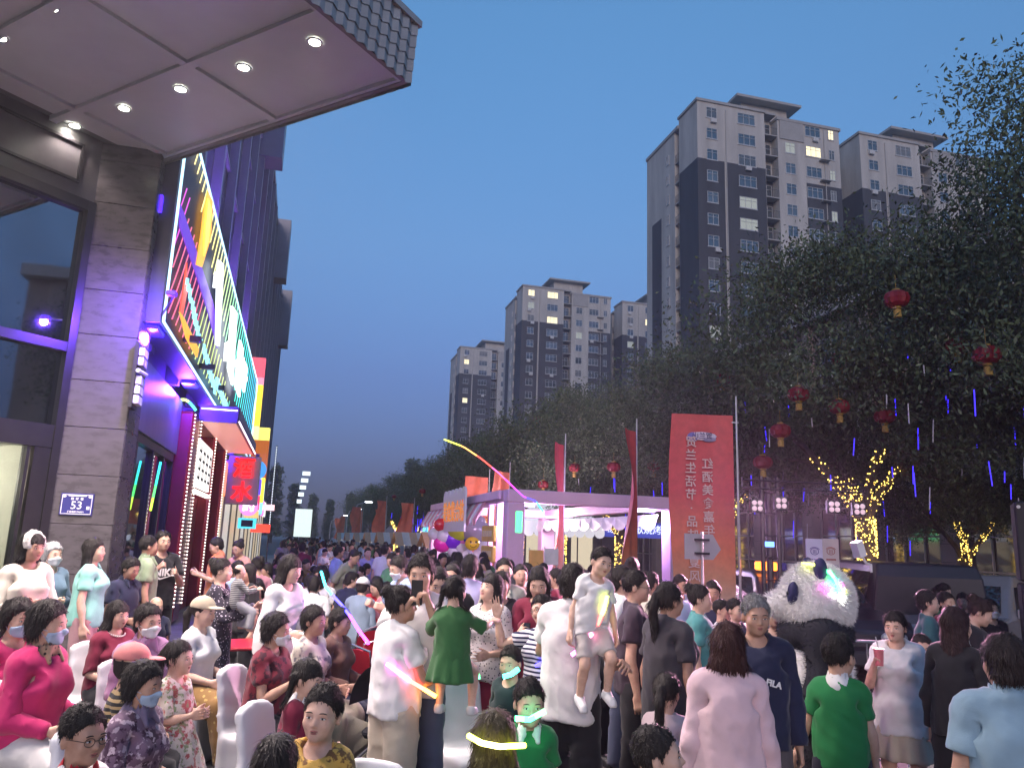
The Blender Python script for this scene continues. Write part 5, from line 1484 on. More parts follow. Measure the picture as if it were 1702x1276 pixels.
# kiosk lamps (violet strips under the beams)
for x, y, e, c in ((KX0+.6, KY0+.7, 150, (.85, .55, 1)), (KX1-.8, KY0+.8, 130, (.65, .45, 1)), (KX0+.9, KY1-3, 220, (1, .6, .95)), (KX1-1, KY1-3, 220, (1, .75, .9))):
    lp = thing('kiosk_lamp', 'violet lamp bar under a kiosk beam', 'lamp', (x, y, KZ-.46), 0, 'violet lamp bars under the kiosk beams')
    MB().bev((x-.25, y-.04, KZ-.35), (x+.25, y+.04, KZ-.301), .01).build('bar', em('kiosk_bar_%.2f' % c[0], c, 3), lp)
    ld = bpy.data.lights.new('kiosk_glow', 'POINT'); ld.energy = e; ld.color = c; ld.shadow_soft_size = .15
    lo = bpy.data.objects.new('kiosk_glow', ld); COL.objects.link(lo); lo.location = (x, y, KZ-.6)
for side, (x, y) in (('left', (KX0-1.6, KY0+1.6)), ('front', (KX0+2.2, KY0-2.0))):
    pass
# menu boards on the thin posts
for q, z in ((0, 2.10), (1, 1.62)):
    t = thing('menu_board', ('upper', 'lower')[q] + ' small yellow menu board on the thin kiosk posts', 'sign', (KX0-.1, KY0+1.35, z), 0, 'yellow menu boards')
    MB().bev((KX0-.14, KY0+.75, z-.19), (KX0-.05, KY0+1.95, z+.19), .02).build('board', pm('menu_yellow', (.72, .48, .10), .06), t)
    for j in range(5): MB().box((KX0-.150, KY0+.88+j*.20, z-.07), (KX0-.142, KY0+1.02+j*.20, z+.07)).build('stroke', pm('menu_cream', (.75, .65, .4), .1), t)
# balloons
bal = [((733, 872), (.75, .02, .04), .20), ((741, 890), (.70, .68, .72), .26), ((736, 903), (.85, .02, .40), .26), ((756, 896), (.25, .03, .75), .30), ((765, 880), (.60, .75, .04), .36), ((779, 888), (.04, .08, .65), .26), ((768, 899), (.85, .25, .45), .22), ((789, 880), (.42, .42, .45), .40), ((798, 866), (.45, .45, .47), .16), ((786, 908), (.80, .80, .78), .34), ((785, 903), (.85, .62, .02), .20), ((722, 887), (.72, .7, .72), .18), ((757, 915), (.75, .72, .75), .22)]
bl_lab = ['red', 'small white', 'magenta', 'shiny purple', 'lime green', 'blue', 'pink', 'large grey', 'small grey', 'white flower', 'yellow smiling', 'pale left', 'low white']
for ((x, y), c, r), lb in zip(bal, bl_lab):
    r *= 1.12; p = at_d(x, y, 23.6 - (.45 if 'yellow' in lb else 0))
    t = thing('foil_balloon', lb + ' foil balloon in the bunch beside the kiosk board', 'balloon', tuple(p), 0, 'bunch of foil balloons')
    m_ = pm('foil_%s' % lb.replace(' ', '_'), c, .08, 3, .18, spec=.7)
    if lb == 'white flower':
        for k in range(6): MB().ell(p + Vector((math.cos(k*1.047)*.33, 0, math.sin(k*1.047)*.33)), (.21, .12, .21), 10, 6).build('petal', m_, t, smooth=True)
    else:
        MB().ell(p, (r, r*.7, r*.9), 16, 10).build('bladder', m_, t, smooth=True)
    if 'smiling' in lb:
        for e_ in (-1, 1): MB().ell(p + Vector((e_*.08, -.155, .05)), (.024, .012, .04), 8, 6).build('eye_dot', pm('black_paint', (.01, .01, .012)), t)
        MB().tube([p + Vector((math.cos(a)*.11, -.150, math.sin(a)*.11)) for a in np.linspace(PI*1.15, PI*1.85, 6)], .008, 5).build('mouth_line', pm('black_paint', (.01, .01, .012)), t)
    MB().cyl(p + Vector((0, 0, -r*.9)), p + Vector((0, .05, -1.3)), .004, None, 4).build('string', pm('string_white', (.6, .6, .6)), t)

# ---- flags and banners
def flagmat():
    m, nt, bs = _new('flag_cloth')
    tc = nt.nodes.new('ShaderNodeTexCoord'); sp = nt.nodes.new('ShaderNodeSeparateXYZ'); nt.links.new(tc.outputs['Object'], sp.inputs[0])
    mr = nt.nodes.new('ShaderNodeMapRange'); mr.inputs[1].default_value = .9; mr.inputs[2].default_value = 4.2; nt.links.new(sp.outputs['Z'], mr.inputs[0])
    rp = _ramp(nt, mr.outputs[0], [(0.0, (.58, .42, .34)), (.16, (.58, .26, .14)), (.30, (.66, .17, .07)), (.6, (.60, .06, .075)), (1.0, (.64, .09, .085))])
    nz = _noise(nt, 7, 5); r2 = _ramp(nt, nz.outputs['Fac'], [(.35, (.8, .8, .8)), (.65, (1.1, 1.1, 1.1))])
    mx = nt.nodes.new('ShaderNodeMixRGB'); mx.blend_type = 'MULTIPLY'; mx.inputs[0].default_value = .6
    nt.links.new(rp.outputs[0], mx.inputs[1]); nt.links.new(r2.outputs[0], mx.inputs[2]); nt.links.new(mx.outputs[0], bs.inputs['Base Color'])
    bs.inputs['Roughness'].default_value = .6; bs.inputs['Transmission Weight'].default_value = 0
    bs.inputs['Emission Strength'].default_value = 0
    return m
flagm = flagmat()
flt = pm('flag_letter', (.72, .50, .46), .1)
fpole = pm('flag_pole', (.5, .5, .5), .1, rough=.35, metal=.6)
flag_far = pm('flag_orange', (.80, .20, .10), .15, 3, .6)
def flag(lab, x, y, rz, w=1.0, z0=.9, z1=4.2, sway=.10, seed=0, text=None, tw=0.0, group='red festival flags'):
    t = thing('festival_flag', lab, 'flag', (x, y, 0), rz, group)
    rs = random.Random(seed); ph = rs.uniform(0, 6)
    def fn(u, v):
        z = z0 + (z1-z0)*v
        k = u
        a = tw*(1-v)*k
        X = -w*u*math.cos(a) + .04*math.sin(v*5+ph)*u; Y = w*u*math.sin(a) + sway*u*math.sin(v*7+ph+u*3) + min(.035, sway*.4)*math.sin(u*11+v*3+ph)
        return Vector((X, Y, z - .05*u*(1-v)))
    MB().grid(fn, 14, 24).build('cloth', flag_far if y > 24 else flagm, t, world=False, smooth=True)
    MB().cyl((.07, 0, 0), (.07, 0, z1+.35), .028, .016, 8).build('pole', fpole, t, world=False)
    for zq in (z1-.12, (z0+z1)/2, z0+.15): MB().box((-.02, -.01, zq-.01), (.10, .01, zq+.01)).build('clip', fpole, t, world=False)
    if text:
        for col_x, s_, size, zt in text:
            for i, ch in enumerate(s_):
                u = col_x; v = (zt - i*size*1.12 - z0)/(z1-z0); p = fn(u, v)
                me = text_mesh(ch, size, .004, flt, bold=.002)
                for side in (-1,):
                    o = link('lettering', me, t, (p.x, p.y + side*.075, p.z), PI if False else 0); o.scale = (-1, 1, 1)
        em_ = fn(.5, (z1-.38-z0)/(z1-z0)); 
        for e_, (dx, dz, rx, rz_) in enumerate(((0, 0, .26, .075), (-.16, -.02, .10, .085), (.12, -.05, .13, .05))):
            MB().ell((em_.x+dx, em_.y-.03, em_.z+dz), (rx, .012, rz_), 14, 6).build('emblem_patch', pm('emblem_%d' % e_, ((.62, .55, .66), (.16, .15, .45), (.30, .26, .40))[e_], .3, 9), t, world=False)
        o = link('lettering', text_mesh('贺兰山', .12, .004, pm('emblem_ink', (.05, .04, .15))), t, (em_.x, em_.y-.05, em_.z)); o.scale = (-1, 1, 1)
    return t
pb = at_d(1222, 900, 13.3)
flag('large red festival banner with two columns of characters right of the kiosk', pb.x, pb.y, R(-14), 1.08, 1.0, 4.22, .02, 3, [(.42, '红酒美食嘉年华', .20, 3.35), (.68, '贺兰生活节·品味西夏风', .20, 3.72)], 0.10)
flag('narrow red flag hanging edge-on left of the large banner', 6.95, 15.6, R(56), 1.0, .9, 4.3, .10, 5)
flag('narrow orange flag behind the front beam of the kiosk', 6.45, 18.9, R(60), 1.0, .9, 4.35, .06, 6)
flag('orange flag with blue emblem above the kiosk left roof', 7.2, 30.5, R(8), 1.0, 1.2, 4.4, .10, 7)
flag('small orange flag top behind the kiosk corner', 6.6, 25.0, R(40), .9, .9, 4.15, .10, 8)
rs = random.Random(31)
FY = [(6.6, 47), (5.5, 52), (6.4, 60), (5.0, 66), (5.9, 76), (4.9, 86), (5.4, 104)]
fl_lab = ['first', 'second', 'third', 'fourth', 'fifth', 'sixth', 'seventh', 'eighth', 'ninth']
for i, (x, y) in enumerate(FY):
    flag(fl_lab[i] + ' flag in the far row of orange flags beyond the stalls', x, y, R(rs.uniform(25, 60)), .9, 1.6, 4.2+rs.uniform(-.3, .2), .18, 40+i, None, 0, 'far row of orange flags')
# sign post with arrow board (back)
sp = at_d(1163, 908, 10.6)
ap = thing('direction_sign', 'grey back of an arrow shaped direction board on a thin post', 'sign', (sp.x, sp.y, 0))
MB().prism([Vector((sp.x-.22, sp.y, sp.z-.17)), Vector((sp.x+.20, sp.y, sp.z-.17)), Vector((sp.x+.32, sp.y, sp.z-.03)), Vector((sp.x+.20, sp.y, sp.z+.17)), Vector((sp.x-.22, sp.y, sp.z+.17))], (0, .02, 0)).build('board', pm('sign_grey', (.34, .33, .36), .05), ap)
MB().cyl((sp.x+.02, sp.y-.03, 0), (sp.x+.02, sp.y-.03, sp.z+.2), .018).build('post', fpole, ap)
for z in (.09, -.09): MB().box((sp.x-.08, sp.y-.055, sp.z+z-.015), (sp.x+.12, sp.y-.001, sp.z+z+.015)).build('clamp', frame_m, ap)
# notice boards near the kiosk
for x, y, d, c, lb in ((891, 928, 15, (.72, .40, .12), 'small orange notice board on a stand inside the kiosk'), (916, 925, 15.5, (.70, .68, .70), 'white notice board stand next to the orange one')):
    p = at_d(x, y, d); t = thing('notice_stand', lb, 'sign', (p.x, p.y, 0))
    MB().bev((p.x-.15, p.y-.02, p.z-.16), (p.x+.15, p.y, p.z+.16), .01).build('board', pm('notice_%.2f' % c[1], c, .1), t)
    for e_ in (-1, 1): MB().cyl((p.x+e_*.13, p.y+.02, 0), (p.x+e_*.13, p.y+.02, p.z+.2), .012).build('leg', fpole, t)

# ---- far stalls, street lamps, billboard
def stall(lab, x, y, c):
    t = thing('market_stall', lab, 'stall', (x, y, 0), 0, 'market stalls with striped awnings'); t.scale = (1, 1, .80)
    for sx in (-1.2, 1.2):
        for sy in (-.9, .9): MB().cyl((sx, sy, 0), (sx, sy, 2.2), .03, None, 6).build('leg', fpole, t, world=False)
    for i in range(8):
        x0 = -1.4+i*.35; m_ = pm('stall_stripe_%d' % (i % 2), ((.70, .42, .24), (.72, .66, .60))[i % 2], .1)
        MB().add([(x0, -1.25, 2.0), (x0+.345, -1.25, 2.0), (x0+.345, 0, 2.75), (x0, 0, 2.75), (x0, 1.25, 2.0), (x0+.345, 1.25, 2.0), (x0, -1.25, 1.97), (x0+.345, -1.25, 1.97)], [(0, 1, 2, 3), (3, 2, 5, 4), (0, 6, 7, 1)]).build('awning_strip', m_, t, world=False)
    MB().bev((-1.2, -.8, .1), (1.2, .8, .95), .02).build('counter', pm('stall_counter', c, .2), t, world=False)
    MB().box((-1.0, -.02, 1.96), (1.0, .02, 2.0)).build('lamp_tube', em('stall_lamp', (1, .80, .58), 8), t, world=False)
    return t
sl = ['nearest', 'second', 'third', 'fourth', 'fifth', 'sixth', 'farthest']
for i, (x, y) in enumerate(((6.3, 32), (5.9, 38), (5.6, 43.5), (5.4, 49), (5.2, 55), (5.0, 62), (4.8, 70))):
    stall(sl[i] + ' striped food stall in the row left of the kiosk', x, y, ((.5, .3, .2), (.6, .5, .4), (.4, .2, .15))[i % 3])
for i, (x, y) in enumerate(((590, 833, ), (578, 845), (561, 856), (550, 862))):
    d = (75, 95, 125, 160)[i]; p = at_d(x, y, d)
    t = thing('street_lamp', ('nearest', 'second', 'third', 'farthest')[i] + ' curved street lamp down the road', 'street lamp', (p.x, p.y, 0), 0, 'street lamps along the road')
    MB().tube([(p.x, p.y, 0), (p.x, p.y, p.z-1.2), (p.x+.25, p.y, p.z-.3), (p.x+1.0, p.y, p.z)], [.09, .07, .06, .04], 8).build('pole', pm('lamp_pole', (.4, .4, .42)), t)
    MB().ell((p.x+1.3, p.y, p.z), (.4, .16, .09), 10, 6).build('lamp_head', em('street_lamp', (.9, .95, 1), 3), t, smooth=True)
p = at_d(503, 868, 100)
t = thing('lit_billboard', 'tall white lit billboard column at the end of the street', 'billboard', (p.x, p.y, 0))
MB().box((p.x-1.0, p.y, p.z-1.8), (p.x+1.1, p.y+.5, p.z+1.7)).build('screen', em('billboard', (.72, .85, .80), .6), t)
for q in range(5): MB().box((p.x-.95+q*.1, p.y-.05, p.z+2.4+q*.9), (p.x-.35+q*.2, p.y+.3, p.z+2.9+q*.9)).build('lamp_cell', em('billboard_lamp', (.8, .95, 1), .7), t)
MB().box((p.x-.3, p.y+.1, 0), (p.x+.3, p.y+.4, p.z-1.8)).build('column', frame_m, t)

# ---- truss with stage lamps, boards, camera, speakers
alu = pm('black_truss', (.03, .03, .034), .15, rough=.4, metal=.5)
tp = at_d(1285, 900, 12.0)
tr = thing('lighting_truss', 'black lighting truss tower with a crossbar behind the costume', 'truss', (tp.x, tp.y, 0))
for dx in (-.18, 0, .10): MB().cyl((tp.x+dx, tp.y+(.1 if dx == 0 else 0), 0), (tp.x+dx, tp.y+(.1 if dx == 0 else 0), 3.05), .035 if dx else .05, None, 8).build('upright', alu, tr)
for i in range(8): MB().cyl((tp.x-.18, tp.y, .5+i*.33), (tp.x+.10, tp.y, .5+i*.33), .014, None, 6).build('rung', alu, tr)
for z in (2.86, 2.98): MB().cyl((tp.x-.5, tp.y, z), (tp.x+1.45, tp.y-.3, z), .016, None, 8).build('crossbar', alu, tr)
MB().box((tp.x-.16, tp.y-.03, 1.98), (tp.x+.0, tp.y-.02, 2.06)).build('display', em('blue_display', (.15, .35, 1), 1.5), tr)
for i, (x, y) in enumerate(((1258, 840), (1298, 836), (1386, 842), (1428, 846))):
    p = at_d(x, y, 11.8)
    t = thing('stage_lamp', ('first', 'second', 'third', 'fourth')[i] + ' four-cell stage lamp from the left hanging on the truss', 'stage lamp', tuple(p), R(-20), 'four-cell stage lamps')
    MB().bev((-.10, -.02, -.10), (.10, .08, .10), .01).build('housing', alu, t, world=False)
    for a in (-1, 1):
        for b in (-1, 1): MB().ell((a*.042, -.03, b*.042), (.038, .022, .038), 12, 8).build('cell', em('stage_cell', (1, .72, .82), .30), t, world=False, smooth=True)  # faint glow added to cells that are unlit
    ld = bpy.data.lights.new('added_crowd_fill', 'SPOT'); ld.energy = 850; ld.color = (1, .46, .70); ld.spot_size = R(75); ld.spot_blend = .7; ld.shadow_soft_size = .08  # pink fill added for the crowd; the truss lamps themselves are off
    lo = bpy.data.objects.new('added_crowd_fill', ld); COL.objects.link(lo); lo.location = p + Vector((-.05, -.12, 0)); lo.rotation_euler = (Vector((.2 - p.x - i*.3, 5.0 - p.y, .6 - p.z))).to_track_quat('-Z', 'Y').to_euler()
for i, (x, m_, nm) in enumerate(((1354, (.62, .60, .78), 'lilac white'), (1381, (.55, .47, .45), 'beige'))):
    p = at_d(x, 918, 13.2); t = thing('emblem_board', nm + ' standing board with a round line emblem', 'sign', (p.x, p.y, 0), R(-20), 'emblem boards')
    MB().bev((-.135, 0, .9), (.135, .05, p.z+.23), .006).build('panel', pm('emblem_board_%d' % i, m_, .05), t, world=False)
    ring = MB(); ring.tube([(math.cos(a)*.065, -.006, p.z+.02+math.sin(a)*.055) for a in np.linspace(0, 2*PI, 21)], .006, 5, False)
    for q in (-.022, 0, .022): ring.cyl((q, -.006, p.z-.015), (q, -.006, p.z+.05), .005, None, 5)
    ring.tube([(math.cos(a)*.085, -.006, p.z+.03+math.sin(a)*.06) for a in np.linspace(.4, PI-.4, 8)], .006, 5, False)
    ring.box((-.08, -.004, p.z-.13), (.08, 0, p.z-.10))
    ring.build('emblem', pm('emblem_ink_%d' % i, ((.10, .08, .35), (.35, .12, .10))[i], .1), t, world=False)
    MB().box((-.15, -.02, 0), (.15, .12, .9)).build('base', frame_m, t, world=False)
p = at_d(1432, 920, 10.6)
t = thing('floodlight_head', 'white tilted floodlight head above the dark van', 'floodlight', tuple(p))
MB().obox(p + Vector((-.05, 0, .06)), Vector((.05, 0, .02)), Vector((0, .07, 0)), Vector((-.03, 0, .10))).build('head', wpaint, t)
MB().tube([p + Vector((0, 0, -.02)), p + Vector((.06, 0, -.12)), p + Vector((.14, 0, -.14)), p + Vector((.14, 0, -.24))], .018, 6).build('bracket', wpaint, t)
p = at_d(1684, 830, 8.2)
t = thing('speaker_stack', 'tall black speaker stack at the right edge', 'speaker', (p.x, p.y, 0), R(-44))
for i in range(3):
    MB().bev((0, 0, .02+i*.84), (1.0, .6, .84+i*.84), .02).build('cabinet', pm('speaker_black', (.012, .012, .013), .2, rough=.6), t, world=False)
    for q in (.3, .7): MB().cyl((q, -.005, .45+i*.84), (q, .02, .45+i*.84), .18, None, 18).build('grille', pm('grille_black', (.02, .02, .02), .3, 60, .8), t, world=False)
    MB().cyl((.04, -.012, .78+i*.84), (.04, .0, .78+i*.84), .018, None, 10).build('fixing', fpole, t, world=False)
# crowd barrier
def barrier(lab, p, rz, w=2.0):
    t = thing('crowd_barrier', lab, 'barrier', (p.x, p.y, 0), rz, 'steel crowd barriers')
    m_ = pm('galvanised', (.36, .37, .38), .15, 4, .35, metal=.7)
    MB().tube([(-w/2, 0, .05), (-w/2, 0, 1.05), (w/2, 0, 1.05), (w/2, 0, .05)], .02, 8).build('frame', m_, t, world=False)
    MB().cyl((-w/2, 0, .22), (w/2, 0, .22), .014, None, 6).build('rail', m_, t, world=False)
    for i in range(1, 14): MB().cyl((-w/2+w*i/14, 0, .22), (-w/2+w*i/14, 0, 1.04), .008, None, 5).build('bar', m_, t, world=False)
    for sx in (-w/2+.2, w/2-.2): MB().box((sx-.02, -.25, .0), (sx+.02, .25, .03)).build('foot', m_, t, world=False)
pb_ = at_d(1490, 1030, 8.0); barrier('steel crowd barrier behind the girl in white', pb_, R(-16), 2.2)
pb_ = at_d(1215, 1010, 9.3); barrier('steel crowd barrier left of the costume', pb_, R(-14), 2.2)
pb_ = at_d(850, 950, 12.5); barrier('steel crowd barrier in front of the kiosk', pb_, R(-8), 2.2)

# ---- vehicles
tyre = pm('tyre', (.02, .02, .02), .2, 30, .85); rimm = pm('rim', (.35, .35, .36), .1, rough=.3, metal=.8)
carglass = glassy('car_glass', (.015, .02, .025), .03)
def car(nm, lab, cat, p, rz, paint, kind, L=4.6, W=1.8, Hh=1.6):
    t = thing(nm, lab, cat, (p.x, p.y, 0), rz)
    def prof_mesh(profile, w0, w1, zs):                       # side outline (y,z) swept across x, narrower at the top
        mb = MB(); n = len(profile)
        ws = [w0/2 - (w0-w1)/2*max(0, (z-zs)/(Hh-zs)) for y, z in profile]
        vs = [(-w, y, z) for (y, z), w in zip(profile, ws)] + [(-w+.06, y, z) for (y, z), w in zip(profile, ws)][:0] + [(w, y, z) for (y, z), w in zip(profile, ws)]
        mb.add(vs, [tuple(range(n-1, -1, -1)), tuple(range(n, 2*n))] + [(i, (i+1) % n, n+(i+1) % n, n+i) for i in range(n)]); return mb
    h = L/2
    if kind == 'pickup':
        prof = [(-h, .35), (-h, .75), (-h+.12, .95), (-h+1.15, 1.08), (-h+1.75, 1.50), (-h+2.0, Hh), (-h+3.0, Hh), (-h+3.15, 1.02), (h, 1.0), (h, .38)]
    elif kind == 'van':
        prof = [(-h, .35), (-h, .85), (-h+.25, 1.10), (-h+1.0, Hh-.10), (-h+1.35, Hh), (h-.1, Hh), (h, Hh-.2), (h, .38)]
    else:
        prof = [(-h, .40), (-h, .85), (-h+.15, 1.0), (-h+1.15, 1.10), (-h+1.75, Hh-.08), (-h+2.1, Hh), (h-.5, Hh), (h-.08, 1.1), (h, .8), (h, .40)]
    o = prof_mesh(prof, W, W-.38, 1.0).build('body', paint, t, world=False)
    bm_ = o.modifiers.new('b', 'BEVEL'); bm_.width = .04; bm_.segments = 2; bm_.limit_method = 'ANGLE'
    g = MB()
    if kind == 'pickup': ws_ = ((-h+1.20, 1.13), (-h+1.72, 1.49)); sd = [(-h+1.45, 1.10), (-h+1.85, 1.50), (-h+2.9, 1.52), (-h+2.95, 1.08)]
    elif kind == 'van': ws_ = ((-h+.30, 1.14), (-h+.97, Hh-.13)); sd = [(-h+.75, 1.15), (-h+1.3, Hh-.12), (h-.3, Hh-.15), (h-.3, 1.15)]
    else: ws_ = ((-h+1.20, 1.15), (-h+1.72, Hh-.12)); sd = [(-h+1.45, 1.12), (-h+1.95, Hh-.10), (h-.6, Hh-.12), (h-.35, 1.14)]
    (y0, z0), (y1, z1) = ws_; wd = W/2-.16
    nrm = Vector((0, -(z1-z0), (y1-y0))).normalized()*.012
    MB().prism([Vector((-wd, y0, z0))+nrm, Vector((wd, y0, z0))+nrm, Vector((wd-.12, y1, z1))+nrm, Vector((-wd+.12, y1, z1))+nrm], nrm*.5).build('windscreen', carglass, t, world=False)
    for e_ in (-1, 1):
        pts = [Vector((e_*(W/2 - .19*max(0, (z-1.0)/(Hh-1.0)) + .004), y, z)) for y, z in sd]
        MB().prism(pts, (e_*.006, 0, 0)).build('side_window', carglass, t, world=False)
        for y in (-h+.85, h-.85):
            w_ = MB().tube([(e_*(W/2-.20), y, .33), (e_*(W/2+.01), y, .33)], .33, 20).build('wheel', tyre, t, world=False)
            MB().cyl((e_*(W/2+.011), y, .33), (e_*(W/2+.022), y, .33), .20, None, 14).build('rim', rimm, w_, world=False)
        MB().ell((e_*(W/2-.32), -h-.0, .78), (.19, .05, .09), 12, 8).build('headlight', pm('headlight_glass', (.5, .5, .52), .1, rough=.1), t, world=False)
        MB().bev((e_*(W/2+.02)-.05, -h+1.45, 1.05), (e_*(W/2+.12)+.05, -h+1.6, 1.2), .02).build('mirror', paint, t, world=False)
    MB().bev((-W/2+.1, -h-.06, .38), (W/2-.1, -h+.02, .58), .03).build('bumper', pm('bumper', (.04, .04, .045), .1), t, world=False)
    MB().bev((-.4, -h-.02, .64), (.4, -h+.01, .82), .01).build('grille', pm('bumper', (.04, .04, .045)), t, world=False)
    return t
p = at_d(1318, 980, 13.4)
pc_ = car('patrol_car', 'dark patrol car with roof light bar facing the viewer', 'car', p, R(-16), pm('navy_paint', (.015, .017, .03), .1, rough=.3, coat=.3), 'suv', 4.6, 1.9, 1.58)
MB().bev((-.72, -.55, 1.60), (-.42, -.25, 1.74), .02).build('beacon', em('beacon_amber', (1, .22, .02), 2.2), pc_, world=False)
MB().bev((-.41, -.53, 1.60), (-.26, -.27, 1.735), .02).build('beacon_base', pm('beacon_blue', (.03, .04, .25), .1, rough=.2), pc_, world=False)
MB().bev((-.25, -.54, 1.60), (.60, -.26, 1.73), .02).build('light_bar', pm('light_bar', (.42, .38, .40), .1, rough=.25), pc_, world=False)
MB().box((-.62, -1.18, 1.02), (-.22, -1.10, 1.075)).build('red_display', em('red_display', (1, .03, .02), 1.6), pc_, world=False)
p = at_d(1472, 1000, 14.2)
car('dark_van', 'large dark van behind the crowd barrier', 'van', p, R(-24)+PI, pm('van_dark', (.018, .020, .028), .1, rough=.4), 'van', 4.6, 1.85, 1.80)
p = at_d(1622, 1000, 12.8)
car('silver_pickup', 'silver pickup truck parked by the stone building', 'pickup', p, R(-62), pm('silver_paint', (.38, .37, .40), .06, rough=.25, metal=.5), 'pickup', 4.8, 1.7, 1.66)

# ================================================================== THE CROWD
W_ = cloth('white_cotton', (.70, .69, .68)); CREAM = cloth('cream_knit', (.66, .61, .50)); SHOEW = pm('white_shoe', (.60, .60, .60), .1, rough=.5); SHOED = pm('dark_shoe', (.03, .03, .035), .2, rough=.45)
def C(n, c, pat=None): return cloth('cloth_'+n, c, .10, pat)
MINT = C('mint', (.26, .58, .50)); OLIVE = C('olive', (.24, .31, .20)); BLK = C('black', (.014, .014, .018)); NAVY = C('navy', (.016, .02, .05)); GREYD = C('charcoal', (.045, .042, .05)); MAGENTA = C('magenta', (.50, .025, .13)); MAROON = C('maroon', (.16, .012, .035))
PINKT = C('dusty_pink', (.42, .24, .26)); BEIGE = C('beige', (.48, .42, .33)); SKYB = C('pale_blue', (.25, .38, .46)); TEAL = C('teal', (.075, .27, .27)); GREEN = C('kelly_green', (.016, .19, .055)); GRDR = C('leaf_green', (.035, .125, .04)); YEL = C('mustard', (.58, .36, .08), ('blot', 26, [(.16, .08, .03)])); ORANGE = C('coral', (.66, .23, .12))
MAUVE = C('mauve', (.33, .17, .30)); BROWN = C('brown', (.12, .06, .045)); JEAN = C('denim', (.06, .075, .13)); GREYB = C('slate_blue', (.12, .19, .26)); LPINK = C('pale_pink_knit', (.66, .47, .50)); LILAC = C('lilac', (.40, .38, .62)); BLUE = C('mid_blue', (.12, .22, .42)); RED = C('red', (.42, .02, .03))
LEO = C('leopard', (.30, .20, .13), ('dots', 34, [(.02, .015, .015)])); FLOR = C('dark_floral', (.16, .10, .15), ('blot', 16, [(.05, .02, .045), (.45, .36, .42)])); FLOW = C('white_floral', (.62, .56, .50), ('blot', 20, [(.40, .10, .10), (.25, .30, .16)])); PATB = C('brown_print', (.23, .13, .045), ('dots', 22, [(.42, .30, .10)])); DOTB = C('dark_dotted', (.03, .025, .04), ('dots', 40, [(.4, .36, .42)])); POLKA = C('polka', (.64, .60, .60), ('dots', 46, [(.03, .03, .05)]))
STRI = C('navy_stripe', (.62, .62, .66), ('stripe', 30, [(.012, .016, .06)])); MFLOR = C('maroon_floral', (.17, .02, .035), ('blot', 15, [(.05, .01, .02)])); CFLOR = C('cream_floral', (.58, .53, .44), ('blot', 9, [(.16, .15, .17)])); STRG = C('grey_stripe', (.30, .30, .30), ('stripe', 36, [(.05, .05, .06)])); KHAKI = C('khaki', (.30, .27, .20))
MASKW = pm('mask_white', (.66, .68, .70), .04, rough=.7); MASKB = pm('mask_blue', (.34, .46, .60), .05, rough=.7); GOLDF = pm('glasses_frame', (.08, .06, .05), .1, rough=.3, metal=.5); GREYH = (.20, .20, .20); SILV = (.42, .42, .42); BRNH = (.045, .016, .014)
FAIR = (.62, .41, .31); TAN = (.45, .27, .19); MID = (.55, .35, .255)
# white spandex chair covers
def chair_mesh():
    S = SDF(axis_pts((-.30, .30, .022)), axis_pts((-.34, .34, .022)), axis_pts((-.03, 1.05, .024)))
    X, Y, Z = S.grid()
    def rbox(cx, cy, cz, hx, hy, hz, r):
        qx, qy, qz = np.abs(X-cx)-hx, np.abs(Y-cy)-hy, np.abs(Z-cz)-hz
        return np.sqrt(np.maximum(qx, 0)**2+np.maximum(qy, 0)**2+np.maximum(qz, 0)**2)+np.minimum(np.maximum(qx, np.maximum(qy, qz)), 0)-r
    fl = 1 - .10*np.clip((.46-Z)/.46, 0, 1)
    d1 = rbox(0, 0, .235, .185, .185, .215, .022) 
    leg = .035*np.clip((.42-Z)/.42, 0, 1)*np.sin(np.abs(X)/.22*1.6)
    d1 = d1 + .05*np.maximum(0, .38-Z)*(1-np.minimum(1, np.maximum(np.abs(X), np.abs(Y))/.20)*1.0)
    yb = .205 + .10*np.clip((Z-.45)/.5, 0, 1) + .35*X**2
    top = .93 - .9*np.maximum(0, np.abs(X)-.06)**2*4
    hw = .195 - .03*np.clip((Z-.5)/.45, 0, 1)
    d2 = np.maximum(np.maximum(np.abs(Y-yb)-.028, np.abs(X)-hw), np.maximum(Z-top, .02-Z))
    S.D = smin(d1, d2, .05)
    S.folds(.003, 22, 3)
    S.cut(lambda X, Y, Z: -Z, .003)
    return np_mesh('cover', *S.mesh(), [pm('spandex_white', (.66, .66, .68), .05, 3, .55)])
CH_ME = chair_mesh()
CHLAB = []
def chair(x, y, face, lab, lean=0):
    o = link('covered_chair', CH_ME, None, (x, y, 0), face + PI/2); tag(o, lab, 'chair', 'white covered chairs'); return o
def rel(a): return R(a - 14.8)
PT = {}
def on_pave(x, y): return (y > x + 9.6) if x < -2.2 else (x < -.75 and y > 7.4 + (x+2.2)*1.379)
def ppl(lab, kind, px, py, d, face, wear, hair=('short', BLACKHAIR), mode='st', pose=None, tone=MID, q=1.7, gz=None, seat=.46, ch=None, key=None, dx=0.0, dz=0.0):
    P = DIM[kind]; top = at_d(px, py, d)
    gz_ = (.15 if on_pave(top.x, top.y) else 0.0) if gz is None else gz
    ps = dict(SIT if mode == 'si' else STAND); ps.update(pose or {})
    if mode == 'si':
        sc = (top.z - seat - gz_)/(P['H']-P['hip']+.08*P['d']); h = sc*P['H']
    else: h = top.z - gz_
    fa = rel(face)
    q = q*1.12 + .15 if q < 1.25 else q*1.35 + .1
    r = person(lab, kind, (top.x, top.y, gz_), fa, h, ps, wear, hair, tone, q, seat if mode == 'si' else None)
    if ch: chair(top.x, top.y, fa, ch).location.z = gz_
    if key: PT[key] = r
    PLOG.append((lab[:40], kind, mode, round(h, 2), [round(v, 2) for v in top]))
    return r
